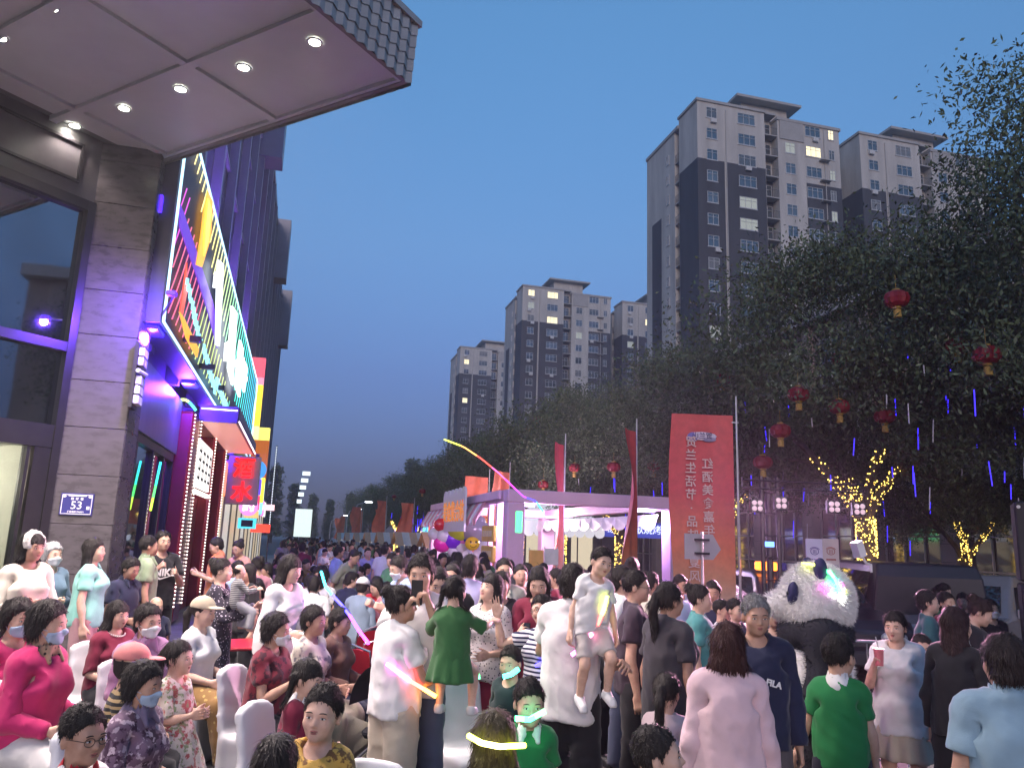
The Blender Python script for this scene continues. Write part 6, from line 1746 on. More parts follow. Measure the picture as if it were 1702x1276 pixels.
PLOG = []
CROSS = dict(lu=(.28, -.10, -1), lf=(-1, -.50, .10), ru=(-.28, -.10, -1), rf=(1, -.62, .02), curl=(.9, .9))
LOOKPHONE = dict(ru=(-.22, -.25, -1), rf=(.35, -.9, .35), lu=(.2, -.15, -1), lf=(-.35, -.9, .3), head=(.35, 0, 0), curl=(.9, .9))
tr = lambda m, **k: ('trousers', m, k)
sh = lambda m, **k: ('shirt', m, k)
sw, sd = ('shoes', SHOEW), ('shoes', SHOED)
# --- standing along the building, left
r = ppl('standing woman in white sweater with crossed arms and lace headband', 'f', 55, 885, 6.8, 325, [sh(CREAM, sleeve='long', loose=.022), tr(BLK), sd], ('bob', BLACKHAIR), pose=dict(CROSS, head=(.05, .25, 0)), tone=TAN, q=1.4, key='w1')
ppl('grey-haired woman in blue-grey top and mask behind the white sweater', 'f', 90, 902, 7.9, 335, [sh(GREYB, sleeve='long'), tr(NAVY), ('mask', MASKW), sd], ('perm', SILV), pose=CROSS, tone=FAIR)
ppl('long-haired girl in mint T-shirt and pink trousers standing by the pillar', 'f', 160, 895, 8.0, 18, [sh(MINT, loose=.035), tr(PINKT, loose=.02), sw], ('long', BLACKHAIR), pose=dict(head=(-.05, -.15, 0)), tone=FAIR, q=1.5)
ppl('man in navy polo with white trimmed collar sitting low by the wall', 'm', 212, 925, 8.6, 340, [sh(NAVY, neck='polo'), ('collar', NAVY), tr(BLK), sd], ('short', BLACKHAIR), 'si', dict(head=(.3, 0, 0)), TAN, seat=.62)
ppl('man in olive polo shirt seen from behind holding a white bottle', 'm', 249, 890, 9.0, 35, [sh(OLIVE, neck='polo', loose=.03), ('collar', OLIVE), tr(KHAKI), sd], ('crop', BLACKHAIR), pose=dict(lf=(.0, -.5, -1)), tone=TAN, q=1.5, key='olive')
ppl('man in black T-shirt with white printed lettering eating by the red column', 'm', 273, 882, 9.5, 315, [sh(BLK, loose=.03), tr(BLK), sd], ('short', BLACKHAIR), pose=dict(ru=(-.35, -.5, -1), rf=(.55, -.75, .75), lu=(.3, -.2, -1), lf=(-.6, -.8, .5), curl=(1.1, 1.1)), tone=MID, q=1.5, key='black_t')
ppl('staff member in coral shirt facing left by the restaurant door', 'm', 366, 892, 11.5, 200, [sh(ORANGE), ('collar', ORANGE), tr(BLK), sd], pose=LOOKPHONE, q=2)
ppl('staff woman in pale coral shirt beside the restaurant tables', 'f', 400, 897, 12.0, 250, [sh(C('pale_coral', (.60, .32, .26))), tr(BLK), sd], ('bun', BLACKHAIR), pose=LOOKPHONE, q=2)
ppl('woman in dark dotted dress carrying a baby, seen from the side', 'f', 371, 928, 8.0, 5, [sh(DOTB, sleeve='long', loose=.03, hem=.70), ('skirt', DOTB, dict(bot=.25, flare=.06)), sd], ('bun', BLACKHAIR), pose=dict(lu=(.3, -.6, -1), lf=(-.3, -1, .35), ru=(-.3, -.5, -1), rf=(.5, -1, .2)), tone=FAIR, key='mom')
ppl('baby in grey stripes carried on the shoulder of the dotted dress woman', 'c', 398, 934, 7.75, 150, [sh(STRG, sleeve='long'), tr(C('baby_grey', (.32, .32, .34)))], ('bald', BLACKHAIR), 'st', dict(lt=(.5, -1, -.5), rt=(-.5, -1, -.5), lu=(.5, -.8, -.5), ru=(-.5, -.8, -.5), lf=(0, -1, .2), rf=(0, -1, .2), head=(.1, .2, 0)), FAIR, 1.8, gz=1.02) if False else None
# --- seated group, left
ppl('seated woman in magenta jacket with curly hair and mask at the left edge', 'f', 28, 997, 5.6, 340, [sh(MAGENTA, sleeve='long', loose=.03), tr(GREYD), ('mask', MASKB), sd], ('curly', BLACKHAIR), 'si', dict(head=(0, -.1, 0)), MID, ch='white covered chair at the left edge under the curly-haired woman')
ppl('large seated woman in hot pink jacket over leopard blouse, mask on', 'f', 74, 1000, 5.1, 352, [('shirt', MAGENTA, dict(sleeve='long', loose=.050, neck='crew', nm='jacket', seed=4)), ('collar', LEO), tr(C('white_trousers', (.55, .54, .52)), loose=.03), ('mask', MASKB), sd], ('perm', BLACKHAIR), 'si', dict(head=(.02, .25, 0)), MID, 1.3, ch='white covered chair under the woman in the hot pink jacket')
ppl('seated woman in maroon top with pearl necklace, lips closed', 'f', 194, 999, 6.9, 330, [sh(MAROON, sleeve='elbow', loose=.03), tr(BLK), sd], ('bob', BLACKHAIR), 'si', dict(head=(0, .1, 0)), MID, 1.4, ch='white covered chair under the woman with pearl necklace', key='pearl')
ppl('seated woman in mauve jacket and white mask behind the pink cap', 'f', 245, 1004, 6.0, 320, [sh(MAUVE, sleeve='long', loose=.03), ('collar', MAUVE), tr(BLK), ('mask', MASKW), sd], ('short', BLACKHAIR), 'si', dict(head=(0, .15, 0)), MID, 1.4, ch='white covered chair under the woman in the mauve jacket')
ppl('balding man half hidden behind the woman in the mauve jacket', 'm', 259, 992, 7.8, 325, [sh(NAVY), tr(BLK), sd], ('bald', GREYH), 'si', None, MID)
ppl('child in pink cap and striped shirt behind the floral shirt woman', 'c', 216, 1072, 4.8, 20, [sh(C('black_stripes', (.02, .02, .02), ('stripe', 30, [(.35, .25, .12)]))), tr(BLK), ('cap', C('salmon_cap', (.58, .20, .19)))], ('short', BLACKHAIR), 'si', None, MID, seat=.50)
ppl('older woman in dark floral shirt and blue mask, lower left', 'f', 232, 1100, 4.05, 350, [sh(FLOR, sleeve='elbow', loose=.028, neck='polo'), ('collar', C('plum_collar', (.16, .13, .20))), tr(BLK), ('mask', MASKB), sd], ('perm', BLACKHAIR), 'si', dict(head=(.04, .05, 0)), TAN, 1.25, ch='white covered chair under the older woman in floral shirt')
ppl('girl with ponytail in white floral dress standing among the chairs', 'c', 300, 1064, 5.2, 350, [sh(FLOW, sleeve='elbow', loose=.02), ('skirt', FLOW, dict(bot=.30, top=.72, flare=.14, nm='dress_skirt')), sw], ('pony', BLACKHAIR), 'st', dict(lu=(.2, -.3, -1), lf=(-.6, -.8, .1), ru=(-.2, -.3, -1), rf=(.6, -.8, .1)), FAIR, 1.3)
ppl('boy with glasses and red collared white shirt at the lower left', 'c', 143, 1172, 3.15, 335, [sh(W_, neck='polo', loose=.02), ('collar', RED), tr(NAVY), ('glasses', GOLDF), sw], ('crop', BLACKHAIR), 'st', dict(head=(.05, -.05, 0)), TAN, 1.0)
ppl('seated woman in beige baseball cap, white T-shirt and brown patterned trousers', 'f', 334, 993, 6.9, 350, [sh(W_, loose=.03), tr(PATB, loose=.045), ('cap', C('beige_cap', (.42, .36, .26))), sw], ('longpony', BLACKHAIR), 'si', dict(lf=(-.1, -1, -.2), lt=(.1, -1, -.28), ls=(0, -.45, -1), rs=(0, -.3, -1)), FAIR, 1.3, ch='white covered chair under the woman in the beige cap')
# --- seated group, centre left
ppl('standing woman in white cardigan holding papers and smiling', 'f', 470, 920, 7.4, 330, [sh(W_, sleeve='long', loose=.04), ('skirt', C('white_skirt', (.55, .55, .56)), dict(bot=.20, flare=.08)), sw], ('bob', BLACKHAIR), 'st', dict(lu=(.2, -.35, -1), lf=(-.2, -1, -.1), ru=(-.2, -.3, -1), rf=(.3, -1, -.1), spine=(.18, 0, 0), head=(0, .15, 0)), FAIR, 1.4, key='cardigan')
ppl('seated woman in maroon floral blouse and white mask, hands clasped', 'f', 453, 1019, 6.0, 345, [sh(MFLOR, loose=.03), tr(BLK), ('mask', MASKW), sd], ('perm', BLACKHAIR), 'si', dict(lu=(.2, -.4, -1), lf=(-.35, -.8, .55), ru=(-.2, -.4, -1), rf=(.35, -.8, .55), head=(.05, .2, 0)), TAN, 1.3, ch='white covered chair in front with its side turned, maroon blouse woman on it')
ppl('seated woman in cream floral blouse beside the maroon blouse', 'f', 517, 1007, 6.6, 345, [sh(CFLOR, sleeve='elbow', loose=.03), tr(KHAKI), sd], ('short', BLACKHAIR), 'si', None, TAN, 1.4, ch='white covered chair under the woman in cream floral blouse')
ppl('seated woman in brown shirt and dark trousers holding a plush toy', 'f', 560, 1010, 7.0, 340, [sh(BROWN, sleeve='long', loose=.025), tr(NAVY), sd], ('short', BLACKHAIR), 'si', dict(head=(.1, .1, 0), lt=(.1, -1, -.2), ls=(0, -.5, -1)), TAN, 1.4, ch='white covered chair under the woman in the brown shirt')
ppl('girl with side pigtail in maroon school shirt, seated', 'c', 505, 1095, 4.7, 345, [sh(MAROON, neck='polo'), ('collar', W_), tr(NAVY), sw], ('pigtails', BLACKHAIR), 'si', dict(head=(.1, 0, 0)), FAIR, 1.3, seat=.52, ch='white covered chair under the girl in the maroon school shirt')
ppl('smiling boy in printed mustard T-shirt facing the viewer', 'c', 537, 1138, 3.45, 262, [sh(YEL, loose=.02), tr(JEAN, leg='knee'), sw], ('crop', BLACKHAIR), 'st', dict(head=(0, .05, .06)), FAIR, 1.0)
ppl('dark-haired child with a hair clip at the bottom edge', 'c', 463, 1222, 2.95, 80, [sh(PINKT), tr(NAVY), sw], ('bob', BLACKHAIR), 'st', None, FAIR, 1.3)
# --- centre standing group
ppl('woman in white T-shirt with bun and glasses carrying the girl in green', 'f', 668, 974, 5.2, 40, [sh(W_, loose=.05, hem=.80), tr(BEIGE, loose=.03), ('glasses', GOLDF), sw], ('bun', BLACKHAIR), 'st', dict(lu=(.35, -.35, -1), lf=(.1, -1, .25), ru=(-.25, -.3, -1), rf=(.5, -1, -.1), head=(0, -.35, 0)), TAN, 1.1, key='carrier')
ppl('small girl in leaf green dress with beaded braids carried facing away', 'c', 757, 957, 4.95, 80, [sh(GRDR, sleeve='elbow', loose=.02), ('skirt', GRDR, dict(bot=.42, top=.72, flare=.045, nm='dress_skirt')), sw], ('braids', BLACKHAIR), 'st', dict(lu=(.55, -.6, -.6), lf=(.3, -1, .0), ru=(-.7, -.7, -.45), rf=(-.25, -1, .15), lt=(.25, -.9, -.45), rt=(-.25, -.9, -.45), ls=(0, .1, -1), rs=(0, .1, -1), head=(0, -.3, 0)), FAIR, 1.2, gz=.70, key='greengirl')
ppl('man in white T-shirt holding a phone up in front of his face', 'm', 702, 921, 5.5, 268, [sh(W_, loose=.03), tr(JEAN), sd], ('short', BLACKHAIR), 'st', dict(ru=(-.10, -.75, -.62), rf=(.62, -.30, .85), lu=(.10, -.75, -.66), lf=(-.34, -.30, .90), head=(.12, 0, 0), curl=(1.0, 1.0)), MID, 1.2, key='phoneman')
ppl('woman with short hair just right of the phone man', 'f', 728, 943, 6.2, 285, [sh(GREYD, loose=.03), tr(BLK), sd], ('short', BLACKHAIR), 'st', dict(head=(.2, 0, 0)), MID, 1.6)
ppl('dark-haired youth behind the beaded girl', 'm', 752, 938, 7.6, 260, [sh(BLK), tr(JEAN), sd], ('short', BLACKHAIR), 'st', None, MID, 2)
ppl('man in lilac white T-shirt with a crossed strap, back turned', 'm', 782, 922, 8.2, 85, [sh(LILAC, loose=.03), tr(JEAN), sd], ('short', BLACKHAIR), 'st', None, MID, 1.8)
ppl('woman in polka dot blouse with dark skirt looking up at the girl', 'f', 815, 954, 6.6, 235, [sh(POLKA, sleeve='elbow', loose=.035), ('skirt', MAROON, dict(bot=.3, flare=.05)), sd], ('bob', BLACKHAIR), 'st', dict(ru=(-.2, -.5, -1), rf=(.0, -1, .3), lf=(-.2, -1, -.1), head=(-.22, -.2, 0)), FAIR, 1.3)
ppl('woman in plain black T-shirt beside the polka dot blouse', 'f', 834, 950, 7.3, 265, [sh(BLK, loose=.03), tr(BLK), sd], ('short', BLACKHAIR), 'st', None, MID, 1.8)
ppl('man in off-white shirt standing behind the black T-shirt woman', 'm', 839, 928, 7.9, 275, [sh(C('offwhite', (.52, .50, .42)), neck='polo', loose=.03), ('collar', C('offwhite', (.52, .50, .42))), tr(KHAKI), sd], ('crop', BLACKHAIR), 'st', None, MID, 1.7)
ppl('person in dark clothes right of the off-white shirt man', 'm', 866, 938, 9.0, 280, [sh(GREYD), tr(BLK), sd], ('short', BLACKHAIR), 'st', None, MID, 2)
ppl('long-haired woman in dark red top looking down at her phone', 'f', 897, 940, 6.6, 262, [sh(MAROON, sleeve='elbow', loose=.03), tr(BLK), sd], ('long', BLACKHAIR), 'st', LOOKPHONE, FAIR, 1.3, key='redphone')
ppl('woman in navy striped T-shirt with glasses waving one hand', 'f', 908, 988, 6.0, 225, [sh(STRI, loose=.04), tr(BLK), ('glasses', GOLDF), sd], ('short', BLACKHAIR), 'st', dict(ru=(-.75, -.6, -.35), rf=(-.1, -.2, 1), tw=(0, -1.4), curl=(.5, .08), head=(.0, -.1, -.35)), FAIR, 1.2)
ppl('boy in dark tracksuit with white sleeve stripes lit by green glow', 'c', 850, 1073, 5.6, 240, [sh(C('tracksuit', (.012, .03, .035)), sleeve='long', loose=.02), tr(C('tracksuit', (.012, .03, .035))), sw], ('crop', BLACKHAIR), 'st', dict(head=(.1, .1, 0)), FAIR, 1.4)
ppl('boy in bright green polo lit by a green glow stick at his mouth', 'c', 880, 1127, 4.05, 275, [sh(GREEN, neck='polo', loose=.02), ('collar', W_), tr(NAVY), sw], ('crop', BLACKHAIR), 'st', dict(head=(.12, .05, 0)), FAIR, 1.1)
ppl('child in mint top seen from behind wearing a yellow glow band', 'c', 822, 1181, 3.2, 100, [sh(MINT, loose=.02), tr(MINT), sw], ('bob', (.05, .04, .02)), 'st', None, FAIR, 1.2, key='bandkid')
ppl('laughing boy in white T-shirt carried high above the crowd', 'c', 984, 907, 5.18, 285, [sh(W_, loose=.028), tr(C('cream_shorts', (.50, .45, .42)), leg='short', loose=.0), sw], ('crop', BLACKHAIR), 'st', dict(lt=(.12, -.75, -.8), ls=(.0, .25, -1), rt=(-.1, -.45, -1), rs=(0, .35, -1), lu=(.3, -.1, -1), lf=(.1, -.5, -.9), spine=(.1, 0, .10), head=(.05, .15, .12)), FAIR, 1.0, gz=.88, key='highboy')
ppl('man in long white T-shirt lifting the laughing boy, back turned', 'm', 952, 938, 5.45, 70, [sh(W_, loose=.05, hem=.74), tr(BLK, loose=.02), sd], ('short', BLACKHAIR), 'st', dict(ru=(-.42, .12, -.9), rf=(-.38, .85, .15), lu=(.3, -.5, -.9), lf=(.1, -1, .2)), TAN, 1.2)
ppl('woman with tied hair partly hidden behind the laughing boy', 'f', 1020, 947, 7.4, 300, [sh(GREYD), tr(BLK), sd], ('bob', BLACKHAIR), 'st', None, FAIR, 1.9)
ppl('man with glasses in dark plum T-shirt, profile to the right', 'm', 1056, 947, 6.1, 350, [sh(C('plum_black', (.045, .03, .045)), loose=.03), tr(BLK), ('glasses', GOLDF), sd], ('crop', BLACKHAIR), 'st', dict(head=(.05, 0, 0)), MID, 1.2)
ppl('man in white T-shirt behind the plum T-shirt man', 'm', 1036, 941, 7.1, 345, [sh(W_, loose=.03), tr(JEAN), sd], ('short', BLACKHAIR), 'st', None, MID, 1.8)
ppl('person with a topknot far behind the plum T-shirt man', 'f', 1050, 926, 9.0, 80, [sh(C('grey_white', (.45, .45, .46)), loose=.04), tr(BLK), sd], ('bun', BLACKHAIR), 'st', None, MID, 2)
ppl('woman with long ponytail in charcoal T-shirt, back to viewer', 'f', 1112, 968, 5.5, 35, [sh(GREYD, loose=.055, hem=.72), tr(BLK), sd], ('longpony', BLACKHAIR), 'st', dict(head=(0, -.1, 0)), TAN, 1.2)
ppl('girl in pale pink T-shirt below the ponytail woman', 'c', 1108, 1118, 4.7, 60, [sh(C('pinkwhite', (.58, .46, .48)), loose=.02), tr(NAVY), sw], ('longpony', BLACKHAIR), 'st', None, FAIR, 1.4)
ppl('boy at the bottom edge looking up to the right', 'c', 1100, 1208, 3.15, 340, [sh(C('rust', (.30, .08, .06)), loose=.02), tr(NAVY), sw], ('crop', BLACKHAIR), 'st', dict(head=(-.15, .15, 0)), FAIR, 1.1)
ppl('woman in teal T-shirt standing in front of the arrow sign', 'f', 1162, 972, 6.8, 345, [sh(TEAL, loose=.05, hem=.72), tr(BLK), sd], ('bun', BLACKHAIR), 'st', dict(head=(.05, 0, 0)), FAIR, 1.4)
ppl('child in white vest left of the grey-haired man', 'c', 1200, 996, 7.6, 320, [sh(W_, sleeve='none'), tr(NAVY), sw], ('crop', BLACKHAIR), 'st', None, FAIR, 1.8, gz=.35)
ppl('dark-haired child peeking beside the grey-haired man', 'c', 1222, 995, 7.4, 300, [sh(NAVY), tr(NAVY), sw], ('crop', BLACKHAIR), 'st', None, FAIR, 1.8, gz=.35)
ppl('woman with reddish bob in pale pink sweater, back to viewer', 'f', 1208, 1035, 4.0, 82, [sh(LPINK, sleeve='long', loose=.045, hem=.68), tr(JEAN), sd], ('bob', BRNH), 'st', None, FAIR, 1.1)
ppl('stocky man with cropped grey hair in navy pullover facing the viewer', 'm', 1254, 988, 4.75, 262, [sh(NAVY, sleeve='long', loose=.035), tr(C('grey_slacks', (.09, .08, .09))), sd], ('crop', GREYH), 'st', dict(lf=(.05, -.2, -1), head=(.12, .1, 0)), TAN, 1.0, key='fila')
ppl('child in dark cap right of the grey-haired man', 'c', 1288, 999, 6.6, 255, [sh(BLK), tr(BLK), sw], ('short', BLACKHAIR), 'st', None, MID, 1.8, gz=.30)
ppl('boy in green polo and dark trousers seen from behind near the costume', 'c', 1390, 1052, 4.9, 70, [sh(GREEN, neck='polo', loose=.025), ('collar', W_), tr(C('ink', (.012, .014, .03))), sw], ('crop', BLACKHAIR), 'st', dict(ru=(-.2, .1, -1), lu=(.35, -.2, -1), lf=(.35, -.3, -1), head=(0, -.5, 0)), MID, 1.1)
ppl('girl in loose white T-shirt and beige skirt sipping a pink drink', 'f', 1487, 1016, 5.9, 235, [sh(W_, loose=.06, hem=.68), ('skirt', BEIGE, dict(bot=.50, flare=.05)), sw], ('pony', BLACKHAIR), 'st', dict(ru=(-.25, -.35, -1), rf=(.38, -.75, .95), head=(.05, -.1, 0), curl=(.5, 1.2)), FAIR, 1.1, key='drinker')
ppl('child with glasses in white outfit behind the girl with the drink', 'c', 1531, 1054, 6.6, 250, [sh(LILAC, loose=.02), tr(C('white_trousers', (.55, .54, .52))), ('glasses', GOLDF), sd], ('crop', BLACKHAIR), 'st', None, MID, 1.6)
ppl('man in teal green T-shirt looking to the right near the barrier', 'm', 1541, 981, 7.7, 335, [sh(C('deep_teal', (.035, .12, .13)), loose=.03), tr(BLK), sd], ('short', BLACKHAIR), 'st', None, FAIR, 1.5)
ppl('person in dark jacket and white mask behind the teal T-shirt man', 'f', 1572, 984, 8.6, 290, [sh(MAROON), tr(BLK), ('mask', MASKW), sd], ('short', BLACKHAIR), 'st', None, MID, 1.8)
ppl('woman dressed all in black with long hair, back to viewer', 'f', 1586, 1010, 5.3, 35, [sh(BLK, sleeve='long', loose=.03), tr(BLK, loose=.02), ('collar', W_), sd], ('long', (.03, .014, .014)), 'st', dict(head=(0, -.3, 0)), FAIR, 1.2)
ppl('woman in black T-shirt looking down at her phone near the pickup', 'f', 1617, 991, 6.9, 330, [sh(BLK, loose=.03), tr(BLK), sd], ('bun', (.03, .016, .014)), 'st', dict(LOOKPHONE, head=(.45, 0, 0)), FAIR, 1.5, key='blackphone')
ppl('woman in black wearing a white mask in front of the pickup', 'f', 1645, 996, 8.8, 275, [sh(BLK, sleeve='long'), tr(BLK), ('mask', MASKW), sd], ('long', BLACKHAIR), 'st', None, FAIR, 1.8)
ppl('man in pale blue polo at the lower right corner, back to viewer', 'm', 1666, 1055, 3.35, 70, [sh(SKYB, neck='polo', loose=.045), ('collar', SKYB), tr(NAVY), sd], ('short', (.03, .022, .02)), 'st', dict(head=(0, .2, 0)), TAN, 1.1)
# --- a few seen among the tables
ppl('seated man in dark navy shirt facing the tables, back turned', 'm', 576, 950, 12.4, 60, [sh(NAVY, loose=.03), tr(BLK), sd], ('short', BLACKHAIR), 'si', dict(spine=(.2, 0, 0), head=(0, -.6, 0)), MID, 1.7)
ppl('seated person in slate blue shirt and white cap, back turned', 'f', 600, 960, 10.9, 78, [sh(C('slate_light', (.20, .26, .33)), sleeve='long', loose=.04), tr(BLK), ('cap', W_), sd], ('short', BLACKHAIR), 'si', dict(spine=(.15, 0, 0)), MID, 1.7)
ppl('seated person in red T-shirt, back turned beside the slate blue shirt', 'm', 622, 958, 11.4, 70, [sh(RED, loose=.03), tr(BLK), sd], ('short', BLACKHAIR), 'si', dict(spine=(.15, 0, 0)), MID, 1.7)
ppl('seated man in white T-shirt, back turned behind the cyan glow stick', 'm', 536, 946, 12.6, 85, [sh(W_, loose=.03), tr(BLK), sd], ('short', BLACKHAIR), 'si', dict(spine=(.15, 0, 0)), MID, 1.7)
ppl('seated man in rust orange shirt facing sideways at a table', 'm', 503, 928, 16.5, 330, [sh(C('rust_shirt', (.32, .15, .05)), loose=.03), tr(BLK), sd], ('short', BLACKHAIR), 'si', dict(spine=(.2, 0, 0)), MID, 1.9, seat=.6)
ppl('standing young man in grey-green shirt bending over a table', 'm', 570, 906, 14.0, 330, [sh(C('grey_green', (.24, .26, .20)), sleeve='elbow', loose=.04), tr(BLK), sd], ('short', BLACKHAIR), 'st', dict(spine=(.45, 0, 0)), MID, 1.9)
ppl('standing woman in pale blue shirt and mask holding papers', 'f', 670, 922, 8.6, 215, [sh(C('pale_blue_shirt', (.36, .46, .70)), sleeve='elbow', loose=.04), tr(BLK), ('mask', MASKW), sd], ('short', BLACKHAIR), 'st', dict(LOOKPHONE), FAIR, 1.6)
ppl('person in white vest with backpack strap walking away between stalls', 'm', 640, 905, 17.0, 80, [sh(W_, loose=.03), tr(BLK), sd], ('short', BLACKHAIR), 'st', None, MID, 2.2)
ppl('woman in lilac T-shirt standing beyond the tables', 'f', 612, 910, 19.0, 300, [sh(LILAC, loose=.04), tr(BLK), sd], ('pony', BLACKHAIR), 'st', None, FAIR, 2.2)

# --- prints and small things worn or held
whp = pm('print_white', (.70, .70, .70), .04)
b = PT['black_t'][0]
link('shirt_print', text_mesh('NIKE', .115, .002, whp, bold=.004), b, (.0, -.158, 1.245))
mb = MB(); mb.prism([Vector((-.10, -.158, 1.185)), Vector((-.05, -.160, 1.165)), Vector((.13, -.158, 1.225)), Vector((-.04, -.160, 1.185)), Vector((-.085, -.159, 1.20))], (0, -.003, 0)); mb.build('shirt_print', whp, b, world=False)
b = PT['fila'][0]
o = link('shirt_print', text_mesh('FILA', .05, .002, whp, bold=.002), b, (.075, -.150, 1.215)); o.rotation_euler = (0, .25, .15)
pose_f = dict(STAND, lf=(.05, -.2, -1))
b, hnd, pt = PT['pearl']
mb = MB()
for i in range(15):
    a = PI*(1.08 + .84*i/14); mb.ell(Vector((math.cos(a)*.082, .005+math.sin(a)*.098, 1.352-.035*abs(math.sin(a)))), .0075, 6, 5)
mb.V = [tuple(v) for v in pose_pts(np.array(mb.V), DIM['f'], dict(SIT, head=(0, .1, 0)))]
o = mb.build('necklace', pm('pearl', (.7, .66, .6), .05, rough=.2), b, world=False)
o.location.z = (.46/(b.scale[0]) + .085*DIM['f']['d']) - DIM['f']['hip']
phone_m = pm('phone_black', (.012, .012, .014), .1, rough=.15)
def phone(lab, key, e=-1, up=.05, face=None, tilt=0.3):
    b, hnd, pt = PT[key]; p = hnd(e, .10)
    t = thing('mobile_phone', lab, 'phone', tuple(p), b.rotation_euler[2])
    M = Matrix.Rotation(-tilt, 3, 'X')
    mb = MB().bev((-.038, -.005, -.04), (.038, .005, .12), .004); mb.V = [tuple(M @ Vector(v)) for v in mb.V]; mb.build('case', phone_m, t, world=False)
    mb = MB().box((-.034, .0052, -.034), (.034, .0065, .114)); mb.V = [tuple(M @ Vector(v)) for v in mb.V]; mb.build('screen', em('phone_screen', (.5, .6, .8), .5), t, world=False)
phone('black phone held up in front of the man in white', 'phoneman', -1, tilt=0.0)
phone('phone held by the long-haired woman in dark red', 'redphone', -1, tilt=1.1)
phone('phone held by the woman in black near the pickup', 'blackphone', -1, tilt=1.1)
b, hnd, pt = PT['drinker']; p = hnd(-1, .08)
t = thing('drink_cup', 'pink drink cup held at the mouth of the girl in white', 'cup', tuple(p)); MB().cyl(p + Vector((0, 0, -.05)), p + Vector((0, 0, .07)), .028, .036, 14).build('cup', pm('cup_pink', (.62, .18, .20), .1, rough=.3), t); MB().cyl(p + Vector((0, 0, .07)), p + Vector((-.02, 0, .15)), .004, None, 6).build('straw', whp, t)
b, hnd, pt = PT['olive']; p = hnd(1, .10)
t = thing('water_bottle', 'white water bottle in the hand of the man in olive polo', 'bottle', tuple(p)); MB().lathe(p + Vector((0, 0, -.10)), [(0, 0), (.033, 0), (.034, .14), (.015, .18), (.015, .21), (0, .21)], 14).build('bottle', pm('bottle_white', (.62, .62, .62), .05, rough=.3), t)
b, hnd, pt = PT['cardigan']; p = hnd(-1, .12)
t = thing('paper_sheet', 'white papers held by the woman in the cardigan', 'paper', tuple(p)); MB().obox(p, (.10, .02, 0), (-.02, .12, .06), (0, -.002, .004)).build('sheet', whp, t)
# lace headband of the white sweater woman
b, hnd, pt = PT['w1']
S = SDF(axis_pts((-.12, .12, .009)), axis_pts((-.14, .16, .009)), axis_pts((.08, .30, .009)))
S.ell((0, .014, .150), (.104, .122, .112), .01); S.folds(.004, 90, 3); S.cut(lambda X, Y, Z: np.abs(Y + .02 - (Z-.2)*.25) - .028, .006); S.cut(lambda X, Y, Z: .10 - Z, .006)
V, Q = S.mesh(); s_ = DIM['f']['hh']/.235
V = np.stack([V[:, 0]*s_, V[:, 1]*s_, DIM['f']['H']-DIM['f']['hh']+V[:, 2]*s_], 1)
link('headband', np_mesh('headband', pose_pts(V, DIM['f'], dict(STAND, head=(.05, .25, 0))), Q, pm('lace_white', (.60, .58, .54), .3, 60, .8)), b)
# baby on the dotted dress woman's arm
bp = at_d(400, 938, 7.8)
person('baby in grey stripes carried on the arm of the dotted dress woman', 'c', (bp.x, bp.y, bp.z-.72), rel(40), .72, dict(STAND, lt=(.5, -.8, -.6), rt=(-.5, -.8, -.6), lu=(.4, -.6, -.7), ru=(-.4, -.6, -.7), lf=(0, -1, .2), rf=(0, -1, .2)), [('shirt', STRG, dict(sleeve='long')), ('trousers', C('baby_grey', (.32, .32, .34)))], ('bald', BLACKHAIR), FAIR, 1.8)

# --- glow sticks, light strings
def glow(lab, pts, d, cols, r=.013, st=4.0, nm='glow_stick', cat='glow stick'):
    dd = d if isinstance(d, (list, tuple)) else [d]*len(pts)
    P3 = [at_d(x, y, q) for (x, y), q in zip(pts, dd)]
    t = thing(nm, lab, cat, tuple(P3[0]))
    n = len(cols); m = len(P3)-1
    for i, c in enumerate(cols):
        a, b_ = i*m/n, (i+1)*m/n; seg = []
        for q in range(5):
            u = a + (b_-a)*q/4; k = min(int(u), m-1); seg.append(P3[k].lerp(P3[k+1], u-k))
        MB().tube(seg, r, 8).build('tube', em('glow_%d_%d_%d_%d' % (*(int(v*99) for v in c), st*10), c, st*1.5), t)
    return t
PK, RD, OR, YL, GN, TL, CY, BL, VI, MG = (1, .12, .75), (1, .08, .06), (1, .40, .05), (.85, 1, .08), (.08, 1, .25), (.05, 1, .65), (.05, .85, 1), (.06, .05, 1), (.35, .05, 1), (.95, .05, .8)
glow('long glow stick glowing pink to red across the back of the white T-shirt', [(642, 1102), (682, 1131), (725, 1157)], 4.93, [PK, (1, .20, .35), RD, OR], .012, 5)
glow('green glow stick laid on the back of an empty chair', [(778, 1127), (797, 1122)], 5.35, [GN, GN], .022, 3.5)
glow('teal glow stick at the chin of the tracksuit boy', [(836, 1124), (850, 1120), (862, 1111)], 5.36, [TL, TL], .016, 3.5)
glow('green glow stick across the mouth of the boy in green polo', [(856, 1193), (880, 1195), (906, 1181)], 3.84, [GN, TL, GN], .013, 4)
glow('yellow glow band round the back of a child head', [(779, 1222), (800, 1234), (830, 1240), (872, 1238)], [3.10, 3.04, 3.02, 3.10], [YL, (1, .95, .25), (1, .95, .25), YL], .011, 4.5)
glow('glow stick shading yellow to red on the laughing boy', [(1009, 990), (1004, 1012), (993, 1038)], 5.0, [YL, (1, .75, .1), RD], .013, 4)
glow('pink glow stick beside the laughing boy legs', [(984, 1052), (968, 1074), (950, 1088)], 5.0, [(1, .25, .5), PK], .012, 4.5)
glow('short pink glow stick on the white T-shirt of the lifting man', [(934, 1092), (946, 1086)], 5.20, [PK], .013, 4)
glow('blue glow stick over the striped T-shirt', [(890, 1106), (908, 1098), (927, 1086)], 5.72, [BL, BL], .012, 3)
